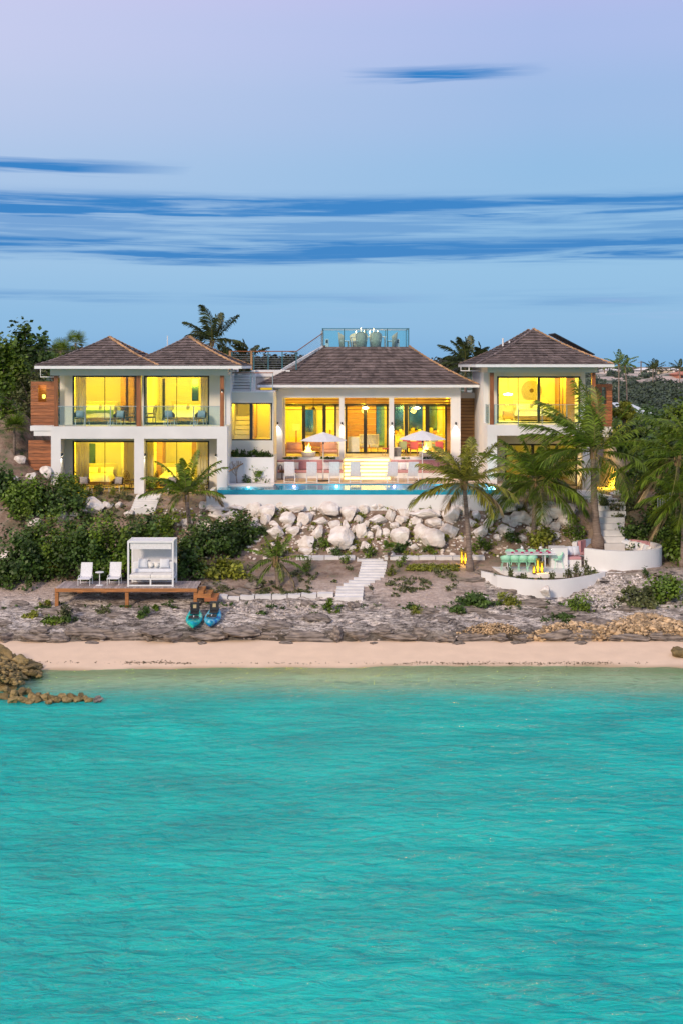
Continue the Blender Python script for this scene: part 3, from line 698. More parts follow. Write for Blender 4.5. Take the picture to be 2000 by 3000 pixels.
# upper left
bed((X(287, 72), 70.9, ZU + .003), 0, 'bed with a rumpled white duvet and green throw, upstairs left room', throw=mat('green_throw', (.30, .42, .06), .9, .1, 6))
curtain((wx(216), DW + .45, ZU + .02), .62, 2.75, 'gathered curtain at the left end of the upstairs left window')
dark = IPE_V
box('wardrobe_panel', X(357, 74), X(372, 74), 73.6, DB, ZU, ZB - .06, CEDAR, gw)
box('wardrobe_panel', X(380, 73), X(395, 73), 72.6, 73.5, ZU, ZB - .06, CEDAR, gw)
# upper right
bed((X(548, 72.6), 71.3, ZU + .003), 0, 'bed with a rumpled white duvet, upstairs right room')
curtain((wx(586), DW + .45, ZU + .02), .52, 2.75, 'gathered curtain at the right end of the upstairs right window')
dark_pane(gw, 563, 582, 1109, 1195, DB); box('door_frame', X(477, DB), X(484, DB), DB - .07, DB - .003, ZU, ZU + 2.6, DARK, gw)
box('wardrobe_panel', X(436, 73.5), X(444, 73.5), 73, DB, ZU, ZB - .06, CEDAR, gw)
# lower left
bed((X(284, 72), 70.9, ZG + .003), 0, 'bed with a white duvet, downstairs left room')
curtain((wx(217), DW + .45, ZG + .02), .78, 2.75, 'wide gathered curtain at the left of the downstairs left window')
dark_pane(gw, 262, 280, 1299, 1388, DB); box('wardrobe_panel', X(360, 74), X(368, 74), 73.4, DB, ZG, ZS - .06, PLASTER, gw)
# lower right
bed((X(520, 72.4), 71, ZG + .003), 0, 'bed with a white duvet, downstairs right room behind the palm')
curtain((wx(576), DW + .45, ZG + .02), .70, 2.75, 'gathered curtain at the right of the downstairs right window')
curtain((wx(428), DW + .45, ZG + .02), .40, 2.75, 'narrow curtain at the left of the downstairs right window')
dark_pane(gw, 476, 484, 1299, 1322, DB); box('wardrobe_panel', X(448, 74), X(482, 74), 73.2, DB, ZG, ZS - .06, CEDAR, gw)
box('door_frame', X(563, DB), X(576, DB), DB - .07, DB - .003, ZG, ZG + 2.9, CEDAR, gw)
for q, zc, nm in ((285, ZB - .05, 'upstairs left room'), (535, ZB - .05, 'upstairs right room'), (285, ZS - .05, 'downstairs left room'), (535, ZS - .05, 'downstairs right room')):
    x = X(q, 71.8)
    ceiling_lamp((x, 71.3, zc - .002), 330, f'lit ceiling lamp in the {nm} of the guest wing', col=LIT)
# ---- balcony and patio chairs
def lounge_chair():
    t = thing('balcony_chair', 'x', 'chair', (0, 0, 0), 'woven armchairs outside the bedrooms')
    for sx in (-1, 1):
        for sy in (-1, 1): MB().tube([(sx * .27, sy * .25, 0), (sx * .25, sy * .22, .40)], .016, 6).build('leg', WHITE, t)
    MB().box(-.29, .29, -.27, .27, .38, .42).build('seat', RATTAN, t, bevel=.015)
    b = MB(); n = 14; vs = []; fs = []
    for i in range(n + 1):
        a = math.pi * (-.08 + 1.16 * i / n); x, y = .33 * math.cos(a), .05 + .30 * math.sin(a); h = .60 + .22 * math.sin(max(0, min(math.pi, a)))
        vs += [(x, y, .44), (x * 1.08, y * 1.1, h), (x * 1.02, y * 1.04, h), (x * .93, y * .93, .44)]
    for i in range(n):
        for k in range(4): fs.append((4 * i + k, 4 * i + (k + 1) % 4, 4 * i + 4 + (k + 1) % 4, 4 * i + 4 + k))
    b.add(vs, fs).build('backrest', RATTAN, t, True)
    MB().pillow((0, .16, .64), .46, .42, .16, Matrix.Rotation(R(-14), 3, 'X')).build('cushion', BLUEGREY, t, True)
    return Proto(t)
def side_table():
    t = thing('side_table', 'x', 'table', (0, 0, 0), 'low tables between the woven armchairs')
    MB().lathe([(.27, .36), (.28, .37), (.28, .39), (.27, .40)], 20).build('table_top', RATTAN, t)
    for k in range(3):
        a = k * 2.094 + .4; MB().tube([(.24 * math.cos(a), .24 * math.sin(a), 0), (.14 * math.cos(a), .14 * math.sin(a), .36)], .013, 6).build('leg', WHITE, t)
    return Proto(t)
def peacock_chair():
    t = thing('rattan_armchair', 'x', 'chair', (0, 0, 0), 'dark bent-rattan armchairs')
    for sx in (-1, 1):
        MB().tube([(sx * .27, -.26, 0), (sx * .25, -.24, .25), (sx * .26, -.27, .44)], .022, 6).build('leg', RATTAN, t)
        MB().tube([(sx * .30, .30, 0), (sx * .24, .24, .25), (sx * .25, .26, .44)], .022, 6).build('leg', RATTAN, t)
        MB().tube([(sx * .28, .25, .66), (sx * .34, 0, .66), (sx * .32, -.22, .64), (sx * .28, -.28, .44)], .02, 6).build('arm', RATTAN, t)
    MB().lathe([(.02, .42), (.31, .42), (.33, .45), (.31, .48)], 20).build('seat', RATTAN, t)
    b = MB()
    for rr in (.30, .18):
        pts = [(rr * math.cos(a), .30 + .10 * math.sin(a) * .5, .86 + rr * .95 * math.sin(a)) for a in [2 * math.pi * k / 20 for k in range(21)]]
        b.tube(pts, .016, 5, False)
    for k in range(10):
        a = 2 * math.pi * k / 10; b.tube([(0, .30, .86), (.30 * math.cos(a), .30 + .05 * math.sin(a), .86 + .285 * math.sin(a))], .009, 5)
    b.build('backrest', RATTAN, t, True); b = MB()
    for k in range(5):
        x = (k - 2) * .10; b.tube([(x, .26, .46), (x * 1.2, .29, .62)], .011, 5)
    b.build('back_splat', RATTAN, t)
    return Proto(t)
LC, ST, PC = lounge_chair(), side_table(), peacock_chair()
yb, zu = 68.25, ZU + .003
for px, rz, lb in ((232, .25, 'woven armchair with blue-grey cushion, far left of the upstairs balcony'), (346, -.3, 'woven armchair with blue-grey cushion beside the rattan chair, upstairs left balcony'),
                   (494, .3, 'woven armchair with pale blue cushion, upstairs right balcony, left of its pair'), (586, -.25, 'woven armchair with pale blue cushion near the balcony end closest to the pavilion')):
    LC.put((X(px, yb), yb + .25, zu), rz, lb)
for px, lb in ((260, 'low dark table right of the far left balcony armchair'), (326, 'low dark table left of the upstairs balcony armchair beside the rattan chair'), (513, 'low dark table upstairs, right of the left armchair on the right balcony'), (571, 'low dark table upstairs beside the armchair nearest the pavilion')):
    ST.put((X(px, yb), yb - .3, zu), random.random(), lb)
PC.put((X(383, 69), 68.75, zu), 1.1, 'dark bent-rattan armchair at the right end of the upstairs left balcony')
PC.put((X(442, 69), 68.75, zu), -1.1, 'dark bent-rattan armchair at the left end of the upstairs right balcony')
zg = ZG + .003
for px, rz, lb in ((243, .25, 'grey woven armchair on the downstairs patio, leftmost'), (341, -.3, 'grey woven armchair on the downstairs patio, left of the rattan armchair'),
                   (505, .2, 'grey woven armchair on the downstairs patio behind the small palm'), (592, -.2, 'grey woven armchair on the downstairs patio right of the small palm')):
    c = LC.put((X(px, yb), yb + .25, zg), rz, lb)
    for ch in c.children:
        if ch.name.startswith('cushion'): ch.material_slots[0].link = 'OBJECT'; ch.material_slots[0].material = mat('grey_woven_cushion', (.42, .38, .35), .9, .2, 14, bump=.3)
for px, lb in ((268, 'low table on the downstairs patio beside the leftmost armchair'), (318, 'low table on the downstairs patio left of the second armchair')):
    ST.put((X(px, yb), yb - .3, zg), random.random(), lb)
PC.put((X(385, 69), 68.75, zg), 1.1, 'dark bent-rattan armchair against the middle column of the downstairs patio')
PC.put((X(446, 69), 68.75, zg), -1.1, 'dark bent-rattan armchair right of the middle column, downstairs')
# ================================================================ main pavilion
DM, DG = 74.0, 77.3                        # colonnade plane, glazing plane
def mx(p): return X(p, DM)
def hx(p): return X(p, DG)
ZP, ZF = 5.60, 6.79                        # pool terrace, raised floor
ZO, ZBM = Z(1165, DM), Z(1132, DM)
mp = thing('main_pavilion', 'single-storey white pavilion with flat-topped shingle roof and open colonnade', 'house', (mx(1074), DM + 4, ZP))
for a, c in ((800, 828), (994, 1008), (1139, 1153), (1320, 1348)):
    box('column', mx(a), mx(c), DM, DM + .42, ZP - .3, ZO, STUCCO, mp)
box('lintel', mx(800), mx(1348), DM - .003, DM + .45, ZO, ZBM, STUCCO, mp)
for a, c in ((828, 994), (1153, 1320)):
    box('retaining_wall', mx(a) + .002, mx(c) - .002, DM + .05, DM + .35, ZP - .3, ZF - .004, STUCCO, mp)
box('raised_floor', mx(800) + .02, mx(1348) - .02, DM + .43, 84, ZP, ZF, TILE, mp)
box('raised_floor', mx(828) + .002, mx(994) - .002, DM + .05, DM + .428, ZF - .002, ZF + .03, STUCCO, mp)
box('raised_floor', mx(1153) + .002, mx(1320) - .002, DM + .05, DM + .428, ZF - .002, ZF + .03, STUCCO, mp)
box('raised_floor', mx(1008) + .002, mx(1139) - .002, DM + .12, DM + .428, ZP, ZF, TILE, mp)
CX0, CX1 = mx(800) + .02, mx(1348) - .02
box('ceiling', CX0, CX1, DM + .46, 84.2, ZO + .25, ZO + .4, CEDAR, mp)
for a, c in ((CX0, CX0 + .25), (CX1 - .25, CX1)):
    box('side_wall', a, c, DM + .43, DG, ZF, ZO + .248, CEDAR if a > 0 else PLASTER, mp)
    box('side_wall', a, c, DG + .2, 84, ZF, ZO + .248, PLASTER, mp)
box('rear_wall', CX0, CX1, 84.01, 84.25, ZF, ZO + .248, PLASTER, mp)
# glazed wall: cedar header boards above, sliding doors below
ZD = Z(1183, DG)
hb = (ZO + .24 - ZD) / 4
for i in range(4): box('header_board', CX0 + .25, CX1 - .25, DG - .02 + .004 * i, DG + .12, ZD + i * hb + .012, ZD + (i + 1) * hb - .012, CEDAR, mp)
box('door_head', CX0 + .25, CX1 - .25, DG - .05, DG + .15, ZD - .13, ZD, DARK, mp)
def sliders(a, c, stiles, lbl):
    w = MB(); fw = .12
    w.box(hx(a), hx(a) + fw, DG, DG + .12, ZF, ZD - .131); w.box(hx(c) - fw, hx(c), DG, DG + .12, ZF, ZD - .131)
    w.box(hx(a) + fw, hx(c) - fw, DG, DG + .12, ZF, ZF + .1)
    o = w.build('sliding_door', DARK, mp); o['label'] = lbl
    e = [hx(a) + fw] + [hx(s) for s in stiles] + [hx(c) - fw]
    for s in stiles: box('stile', hx(s) - .11, hx(s) + .11, DG + .02, DG + .1, ZF + .1, ZD - .131, DARK, o)
    for u, v in zip(e, e[1:]): box('pane', u + .08, v - .08, DG + .055, DG + .07, ZF + .1, ZD - .131, GLASS, o)
sliders(829, 985, (890, 950), 'sliding glass doors of the lounge bay'); sliders(1011, 1137, (1069,), 'sliding glass doors above the glowing steps'); sliders(1151, 1308, (1189, 1250), 'sliding glass doors of the dining bay')
for a, c in ((985, 1011), (1137, 1151), (1308, 1322)): box('pier', hx(a) + .001, hx(c) - .001, DG, DG + .2, ZF, ZD - .131, CEDAR if a > 1300 else PLASTER, mp)
for py in (1191, 1200): 
    MB().tube([(CX0 + .26, DM + 1.0, Z(py, DM + 1)), (CX1 - .26, DM + 1.0, Z(py, DM + 1))], .018, 6).build('screen_rod', DARK, mp)
# interior
box('inner_partition', hx(1002), hx(1006), DG + .25, 84, ZF, ZO + .24, PLASTER, mp)
wp = thing('timber_wall', 'warm orange plank wall seen through the doors above the steps', 'wall', (hx(1060), 82, ZF))
hh = (ZO - ZF) / 9
for i in range(9): box('plank', X(1012, 82), X(1100, 82), 82, 82.06 + .01 * (i % 2), ZF + i * hh + .01, ZF + (i + 1) * hh - .008, CEDAR, wp)
for a, c, nm in ((1102, 1125, 'a'), (1152, 1181, 'b'), (1198, 1237, 'c'), (1257, 1280, 'd')):
    w = box('rear_window', X(a, 83.8), X(c, 83.8), 83.9, 84.0, ZF + (.05 if a < 1130 else 1.15), Z(1188, 83.8), SEA_TINT_GLASS, mp)
    MB().box(X(a, 83.8) - .05, X(a, 83.8), 83.86, 84.0, ZF, Z(1188, 83.8)).build('frame', DARK, w)
w = box('rear_window', X(895, 83.8), X(918, 83.8), 83.9, 84.0, Z(1265, 83.8), Z(1199, 83.8), SEA_TINT_GLASS, mp)
MB().box(X(918, 83.8), X(927, 83.8), 83.85, 84.0, Z(1275, 83.8), Z(1199, 83.8)).box(X(895, 83.8), X(918, 83.8), 83.85, 84.0, Z(1275, 83.8), Z(1265, 83.8) - .002).build('frame', mat('grey_reveal', (.2, .2, .22), .7), w)
ir = X(1238, 80)
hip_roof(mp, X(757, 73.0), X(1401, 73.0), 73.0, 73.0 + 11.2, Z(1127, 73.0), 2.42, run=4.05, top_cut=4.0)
RZ = Z(1020, 77.0)
# lamps inside
def pendant(loc, drop, label, e, big=.2):
    t = thing('pendant_lamp', label, 'lamp', loc, 'ceiling lights of the pavilion')
    MB().tube([loc, (loc[0], loc[1], loc[2] - drop)], .012, 6).build('stem', DARK, t)
    MB().lathe([(.03, .10), (big, .03), (big * .9, -.03), (.03, -.07)], 16, (loc[0], loc[1], loc[2] - drop)).build('lamp_shade', lamp_mat('bright_lamp_glass', (1, .80, .35), 14), t)
    ld = bpy.data.lights.new('bulb', 'POINT'); ld.energy = e; ld.color = (1, .70, .12); ld.shadow_soft_size = .2
    lo_ = bpy.data.objects.new('bulb', ld); COL.objects.link(lo_); lo_.parent = t; lo_.location = (0, 0, -drop - .28)
pendant((X(1070, 75.6), 75.6, ZO + .25), .95, 'bright ceiling lamp over the porch in front of the middle doors', 55)
pendant((X(1220, 75.6), 75.6, ZO + .25), .95, 'bright ceiling lamp over the outdoor dining table', 55)
fan = thing('ceiling_fan', 'dark three-blade ceiling fan above the pink sofas', 'fan', (X(918, 75.8), 75.8, ZO + .25))
fl = fan.location
MB().tube([fl, (fl.x, fl.y, fl.z - .95)], .02, 6).build('stem', DARK, fan)
MB().lathe([(.03, -1.05), (.12, -1.0), (.12, -.92), (.03, -.88)], 14, fl).build('motor', DARK, fan)
for k in range(3):
    a = k * 2.094 + .2; MB().obox((fl.x + .42 * math.cos(a), fl.y + .42 * math.sin(a), fl.z - .95), (.68, .13, .02), Matrix.Rotation(a, 3, 'Z') @ Matrix.Rotation(.2, 3, 'X')).build('blade', RATTAN, fan)
for x, y, e, nm in ((hx(860), 79.5, 330, 'lit ceiling lamp in the lounge, left bay of the pavilion'), (hx(960), 80.5, 300, 'lit ceiling lamp in the lounge, beside the partition'), (X(1060, 79.6), 79.4, 240, 'lit ceiling lamp in the hall above the steps'), (X(1180, 80.5), 80.5, 320, 'lit ceiling lamp in the kitchen, left side'), (X(1280, 80.5), 80.5, 320, 'lit ceiling lamp in the kitchen, right side'), (X(880, 75.5), 75.4, 70, 'ceiling lamp of the porch over the pink sofas')):
    ceiling_lamp((x, y, ZO + .245), e, nm, col=LIT)
def floor_lamp(px, D, lbl):
    l = Vector((X(px, D), D, ZF + .002)); t = thing('floor_lamp', lbl, 'lamp', l, 'lounge floor lamps')
    MB().lathe([(.16, 0), (.16, .03)], 16, l).build('base', WOODF, t); MB().tube([l + Vector((0, 0, .03)), l + Vector((0, 0, 1.35))], .05, 8).build('stem', WOODF, t)
    MB().lathe([(.27, 1.32), (.25, 1.72)], 20, l).build('lamp_shade', mat('linen_shade', (.62, .52, .28), .9, .05, 8, emit=(1, .7, .1), estr=.35), t)
floor_lamp(868, 80.5, 'floor lamp with drum shade at the left of the lounge'); floor_lamp(967, 81.5, 'floor lamp with drum shade at the right of the lounge')
sofa_in = thing('sofa', 'pale high-sided sofa just inside the middle doors', 'sofa', (hx(1033), 78.4, ZF))
box('seat', X(1018, 78.3), X(1052, 78.3), 78.0, 78.9, ZF + .002, ZF + .5, LINEN, sofa_in, .05); box('backrest', X(1018, 78.3), X(1052, 78.3), 77.85, 78.0, ZF + .002, ZF + 1.05, LINEN, sofa_in, .05)
for px, lb in ((1066, 'pale tufted chair at the left inside the middle doors'), (1095, 'pale tufted high-backed chair at the right inside the middle doors')):
    l = Vector((X(px, 78.6), 78.6, ZF + .002)); t = thing('tufted_chair', lb, 'chair', l)
    MB().box(l.x - .28, l.x + .28, l.y - .25, l.y + .3, l.z + .32, l.z + .48).build('seat', LINEN, t, bevel=.05)
    b = MB()
    for i in range(4):
        for j in range(5): b.pillow((l.x - .24 + i * .16, l.y + .3, l.z + .52 + j * .14), .18, .16, .14)
    b.build('backrest', LINEN, t, True)
    for sx in (-.22, .22):
        for sy in (-.2, .24): MB().tube([(l.x + sx, l.y + sy, l.z), (l.x + sx, l.y + sy, l.z + .33)], .02, 6).build('leg', WOODF, t)
kc = thing('kitchen_counter', 'long cream kitchen counter in front of the teal windows', 'counter', (X(1210, 82.5), 82.5, ZF))
box('cabinet', X(1152, 82.6), X(1292, 82.6), 82.3, 82.9, ZF + .002, ZF + .9, PLASTER, kc); box('worktop', X(1150, 82.6), X(1294, 82.6), 82.25, 82.95, ZF + .902, ZF + .95, LINEN, kc)
for k, px in enumerate((1158, 1172, 1208, 1218, 1228, 1262, 1272, 1283)):
    l = Vector((X(px, 82.5), 82.45, ZF + .951)); n = ('fruit_bowl', 'vase', 'jar')[k % 3]
    o = MB().lathe([(.06, 0), (.14, .12), (.12, .22 + .1 * (k % 3)), (.05, .26 + .1 * (k % 3))], 12, l).build(n, mat('warm_ceramic%d' % (k % 3), [(.6, .3, .08), (.75, .7, .55), (.5, .42, .1)][k % 3], .4), None, True, l)
    tag(o, f"{['round bowl', 'cream vase', 'ochre jar'][k % 3]} on the kitchen counter, {['first', 'second', 'third', 'fourth', 'fifth', 'sixth', 'seventh', 'eighth'][k]} from the left end", n.split('_')[-1], 'ware on the kitchen counter')

# wall lights on the columns
for px, lb in ((814, 'lit downlight on the leftmost pavilion column'), (1001, 'lit downlight on the pavilion column left of the glowing steps'), (1147, 'lit downlight on the pavilion column right of the glowing steps'), (1334, 'lit downlight on the rightmost pavilion column')):
    downlight((mx(px), DM - .10, Z(1240, DM)), lb, 95)
box('motion_sensor', mx(814) - .05, mx(814) + .04, DM - .08, DM - .004, Z(1143, DM), Z(1141, DM), DARK, mp)
# ---- glowing steps
STEPW = mat('pale_stone_tread', (.70, .62, .48), .6, .05, 3, bump=.1)
st = thing('garden_steps', 'wide stone steps glowing yellow under each tread', 'steps', (mx(1073), 73, ZP), None)
GL = lamp_mat('led_strip', (1, .74, .22), 3.2)
n = 6; rh = (ZF - ZP) / n
for i in range(n):
    y0 = 72.15 + i * .31; z1 = ZP + (i + 1) * rh
    box('tread', mx(1006) + .02, mx(1141) - .02, y0, y0 + .36 if i < n - 1 else DM + .118, z1 - .055, z1, STEPW, st)
    box('riser', mx(1006) + .05, mx(1141) - .05, y0 + .10, y0 + .13, ZP + i * rh + .002, z1 - .056, GL, st)
# ---- roof deck
rd = thing('roof_deck', 'roof terrace on the pavilion with teal glass balustrade', 'terrace', (X(1070, 77), 79, RZ))
rx0, rx1, ry0, ry1 = X(945, 77.05), X(1196, 77.05), 77.05, 80.1
box('deck_floor', rx0 - .08, rx1 + .08, ry0 - .06, ry1 + .06, RZ - .12, RZ + .02, STUCCO, rd)
rzt = Z(961, 77.05)
for i in range(4):
    a, c = lerp(rx0, rx1, i / 4), lerp(rx0, rx1, (i + 1) / 4)
    box('glass_panel', a + .04, c - .04, ry0, ry0 + .015, RZ + .06, rzt - .05, GLASS_T, rd); box('glass_panel', a + .04, c - .04, ry1, ry1 + .015, RZ + .06, rzt - .05, GLASS_T, rd)
for sx in (rx0, rx1): box('glass_panel', sx - .007, sx + .007, ry0 + .05, ry1 - .05, RZ + .06, rzt - .05, GLASS_T, rd)
POSTM = mat('teal_grey_metal', (.05, .16, .20), .4, .1, 8, metal=.3)
for i in range(5):
    for y in (ry0, ry1):
        x = lerp(rx0, rx1, i / 4); box('balustrade_post', x - .03, x + .03, y - .03, y + .03, RZ + .02, rzt - .041, POSTM, rd)
for y in (ry0, ry1): box('top_rail', rx0 - .04, rx1 + .04, y - .03, y + .03, rzt - .04, rzt, POSTM if y == ry0 else WOODF, rd); box('bottom_rail', rx0 + .04, rx1 - .04, y - .02, y + .02, RZ + .03, RZ + .06, POSTM, rd)
for sx in (rx0, rx1): box('top_rail', sx - .03, sx + .03, ry0 + .031, ry1 - .031, rzt - .04, rzt, POSTM, rd)
def wicker_chair():
    t = thing('wicker_chair', 'x', 'chair', (0, 0, 0), 'wicker dining chairs on the roof deck')
    b = MB(); n = 10; vs = []; fs = []
    for i in range(n + 1):
        a = math.pi * i / n; x, y = .30 * math.cos(a), .26 * math.sin(a); h = .72 + .25 * math.sin(a)
        vs += [(x * .85, y * .85, .05), (x * 1.08, y * 1.1, h), (x * 1.0, y * 1.02, h), (x * .78, y * .78, .05)]
    for i in range(n):
        for k in range(4): fs.append((4 * i + k, 4 * i + (k + 1) % 4, 4 * i + 4 + (k + 1) % 4, 4 * i + 4 + k))
    b.add(vs, fs).build('backrest', WICKER, t, True); MB().box(-.27, .27, -.28, .18, .40, .46).build('seat', LINEN, t, bevel=.03)
    MB().box(-.26, .26, -.27, -.22, .05, .40).build('apron', WICKER, t)
    for sx in (-.24, .24):
        for sy in (-.24, .12): MB().tube([(sx, sy, 0), (sx, sy, .1)], .02, 6).build('leg', DARK, t)
    return Proto(t)
WC = wicker_chair(); zt = RZ + .022
WC.put((X(1006, 78.4), 78.5, zt), 1.57 + .1, 'wicker chair at the left end of the roof deck table', (1.25, 1.25, 1.1)); WC.put((X(1058, 77.8), 77.75, zt), math.pi, 'wicker chair with its back to the front balustrade, left of the pair', (1.25, 1.25, 1.1))
WC.put((X(1100, 77.8), 77.75, zt), math.pi, 'wicker chair with its back to the front balustrade, right of the pair', (1.25, 1.25, 1.1)); WC.put((X(1148, 78.4), 78.5, zt), -1.67, 'wicker chair at the right end of the roof deck table', (1.25, 1.25, 1.1))
WC.put((X(1040, 79.2), 79.3, zt), .1, 'wicker chair behind the roof deck table, left', (1.2, 1.2, 1.05)); WC.put((X(1098, 79.2), 79.3, zt), -.1, 'wicker chair behind the roof deck table, right', (1.2, 1.2, 1.05))
tb = thing('roof_table', 'long pale table set with candles on the roof deck', 'table', (X(1078, 78.5), 78.5, zt))
box('table_top', X(1026, 78.5), X(1130, 78.5), 78.1, 78.9, zt + .72, zt + .77, LINEN, tb, .01)
for px in (1030, 1126):
    for y in (78.15, 78.85): box('leg', X(px, 78.5) - .03, X(px, 78.5) + .03, y - .03, y + .03, zt, zt + .72, WHITE, tb)
FLAME = lamp_mat('candle_flame', (1, .72, .35), 9)
for k, (px, h) in enumerate(((1042, .28), (1057, .46), (1066, .30), (1083, .30), (1094, .44), (1105, .28))):
    l = Vector((X(px, 78.5), 78.5 + .1 * (-1) ** k, zt + .771)); t = thing('candlestick', f"lit candle on the roof deck table, {['first', 'second and tall', 'third', 'fourth', 'fifth and tall', 'sixth'][k]} from the left", 'candle', l, 'candles on the roof deck')
    MB().lathe([(.06, 0), (.02, .04), (.02, h * .6), (.045, h * .65), (.035, h)], 10, l).build('holder', LINEN, t); MB().lathe([(.004, h), (.03, h + .04), (.004, h + .12)], 8, l).build('flame', FLAME, t)
    if k in (1, 4):
        pl = bpy.data.lights.new('glow', 'POINT'); pl.energy = 42; pl.color = (1, .74, .34); pl.shadow_soft_size = .05; po = bpy.data.objects.new('glow', pl); COL.objects.link(po); po.parent = t; po.location = (0, 0, h + .2)
for px, lb in ((958, 'white planter box with a dark slot at the left of the roof deck'), (1164, 'white planter box with a dark slot at the right of the roof deck')):
    l = Vector((X(px, 78.6), 78.6, zt)); t = thing('deck_box', lb, 'box', l)
    box('body', l.x - .12, l.x + .12, l.y, l.y + .3, l.z, l.z + .62, WHITE, t, .02); box('slot', l.x - .07, l.x + .07, l.y - .01, l.y + .02, l.z + .34, l.z + .56, DARK, t)

# ================================================================ links
DLk = 70.3
def kx(p): return X(p, DLk)
lk = thing('stair_hall', 'low cream link with a big yellow window between guest wing and pavilion', 'house', (kx(735), DLk + 2, ZP))
zk0, zk1 = Z(1340, DLk), Z(1150, DLk)
kw = (kx(677), kx(798), Z(1290, DLk), Z(1180, DLk))
wall_open('front_wall', kx(669), kx(801), zk0 - .4, zk1, DLk, DLk + .25, [kw], STUCCO_B, lk)
window(lk, *kw, DLk + .03, mullions=[kx(736)], fw=.07, bottom=.07, thin=False)
box('roof_slab', kx(668), kx(801), DLk - .02, 76, zk1 + .001, zk1 + .08, STUCCO, lk)
box('rear_wall', kx(669), kx(801) + .5, 74.5, 74.7, zk0 - .4, zk1, PLASTER, lk); box('side_wall', kx(801) - .2, kx(801), DLk + .26, 74.5, zk0 - .4, zk1, PLASTER, lk)
box('side_wall', kx(669), kx(669) + .15, DLk + .26, 74.5, zk0 - .4, zk1, PLASTER, lk)
box('inner_floor', kx(669) + .16, kx(801) - .21, DLk + .26, 74.5, Z(1292, DLk) - .3, Z(1292, DLk), TILE, lk)
fl_ = thing('indoor_stair', 'pale indoor stair flight behind the big link window', 'stair', (kx(705), 73, Z(1292, DLk)))
for i in range(5): box('step', kx(681), kx(731), 71.6 + i * .3, 74.4, Z(1290, DLk) + i * .27, Z(1290, DLk) + i * .27 + .235, PLASTER, fl_)
MB().tube([(kx(679), 71.3, Z(1288, DLk)), (kx(679), 71.3, Z(1195, DLk))], .025, 6).build('newel', STEEL, fl_)
box('pier', kx(731), kx(740), 71.4, 74.4, Z(1290, DLk), zk1 - .02, CEDAR, fl_)
ceiling_lamp((kx(765), 72.6, zk1 - .004), 150, 'lit ceiling lamp in the link between guest wing and pavilion', col=LIT); 
ceiling_lamp((kx(705), 71.2, zk1 - .004), 90, 'lit ceiling lamp over the indoor stair of the link', col=LIT)
# planter ledge with wall below
box('planter_wall', X(803, 69.3) - .15, X(803, 69.3), DLk - .819, DLk + 2, ZP - .2, Z(1340, DLk - 1), STUCCO, lk)
box('planter_wall', kx(669) + .1, X(803, 69.3), DLk - 1.0, DLk - .82, ZP - .2, Z(1340, DLk - 1), STUCCO, lk)
box('planter_soil', kx(669) + .1, X(803, 69.3) - .152, DLk - .819, DLk - .005, ZP - .2, Z(1340, DLk - 1) - .1, mat('dark_soil', (.10, .07, .05), .95, .3, 9, bump=.6), lk)
# outdoor stair to the roof terrace: white risers
osr = thing('roof_stair', 'white outdoor stair climbing over the link roof to the roof terrace', 'stair', (kx(702), 72, zk1))
for i in range(7): box('riser', kx(671), kx(733), DLk + .6 + i * .28, DLk + 3.4, zk1 + .085 + i * .165, zk1 + .085 + (i + 1) * .165 - .03, STUCCO, osr)
for px in (672, 734): box('newel', kx(px) - .04, kx(px) + .04, DLk + .3, DLk + .38, zk1 + .082, Z(1086, DLk), STEEL, osr)
for k, py in enumerate((1104, 1113, 1122, 1131, 1140)): MB().tube([(kx(672), DLk + .34, Z(py, DLk)), (kx(734), DLk + .34, Z(py, DLk))], .008, 5).build('cable', STEEL, osr)
MB().tube([(kx(668), DLk + .3, Z(1092, DLk)), (kx(800), DLk + .3, Z(1092, DLk))], .03, 6).build('handrail', IPE_V, osr)
box('baluster', kx(798) - .02, kx(798) + .02, DLk + .28, DLk + .32, zk1 + .082, Z(1093, DLk), STEEL, osr)
box('newel', kx(739), kx(746), DLk + .6, DLk + .9, zk1 + .082, Z(1084, DLk), STUCCO, osr)
rt = thing('roof_terrace', 'cream roof-terrace block with cable railing beside the pavilion roof', 'terrace', (X(790, 75), 75, zk1))
Dt = 74.6
box('terrace_block', X(744, Dt), X(850, Dt), Dt, 80, zk1 - .2, Z(1103, Dt), STUCCO_B, rt); box('terrace_slab', X(738, Dt), X(850, Dt), Dt - .1, 80, Z(1103, Dt) + .001, Z(1084, Dt), STUCCO, rt)
box('wall_lamp_glow', X(764, Dt), X(797, Dt), Dt - .06, Dt - .004, Z(1147, Dt), Z(1136, Dt), lamp_mat('amber_glow_panel', (1, .68, .05), .55), rt)
zt0, zt1 = Z(1083, Dt), Z(1029, Dt)
for px, m in ((674, CAP_O), (737, CAP_O)): box('timber_post', X(px, Dt) - .06, X(px, Dt) + .06, Dt - .05, Dt + .07, zt0 - (.0 if px > 700 else .3), zt1 + .04, m, rt)
for px in (680, 744, 786, 827, 868): box('metal_post', X(px, Dt) - .035, X(px, Dt) + .035, Dt - .03, Dt + .03, zt0 + .002, zt1 - .02, POSTM, rt)
MB().tube([(X(674, Dt), Dt, zt1), (X(869, Dt), Dt, zt1)], .032, 6).build('handrail', IPE_V, rt)
for k in range(7):
    z = lerp(zt0, zt1, (k + 1) / 8.3); MB().tube([(X(676, Dt), Dt, z), (X(868, Dt), Dt, z)], .007, 5).build('cable', STEEL, rt)
rp = thing('roof_ramp_stair', 'sloping white stringer and cable rail rising along the roof hip to the deck', 'stair', (X(880, 75), 75, zt0))
A_, B_ = P(826, 1088, Dt), P(946, 1019, 76.9); dv = B_ - A_; q = dv.to_track_quat('X', 'Z').to_matrix()
MB().obox((A_ + B_) / 2, (dv.length, .12, .30), q).build('stringer', STUCCO, rp)
up_ = Vector((0, 0, Z(1029, Dt) - zt0)); ra = P(869, 1029, Dt); rb = P(945, 976, 76.9)
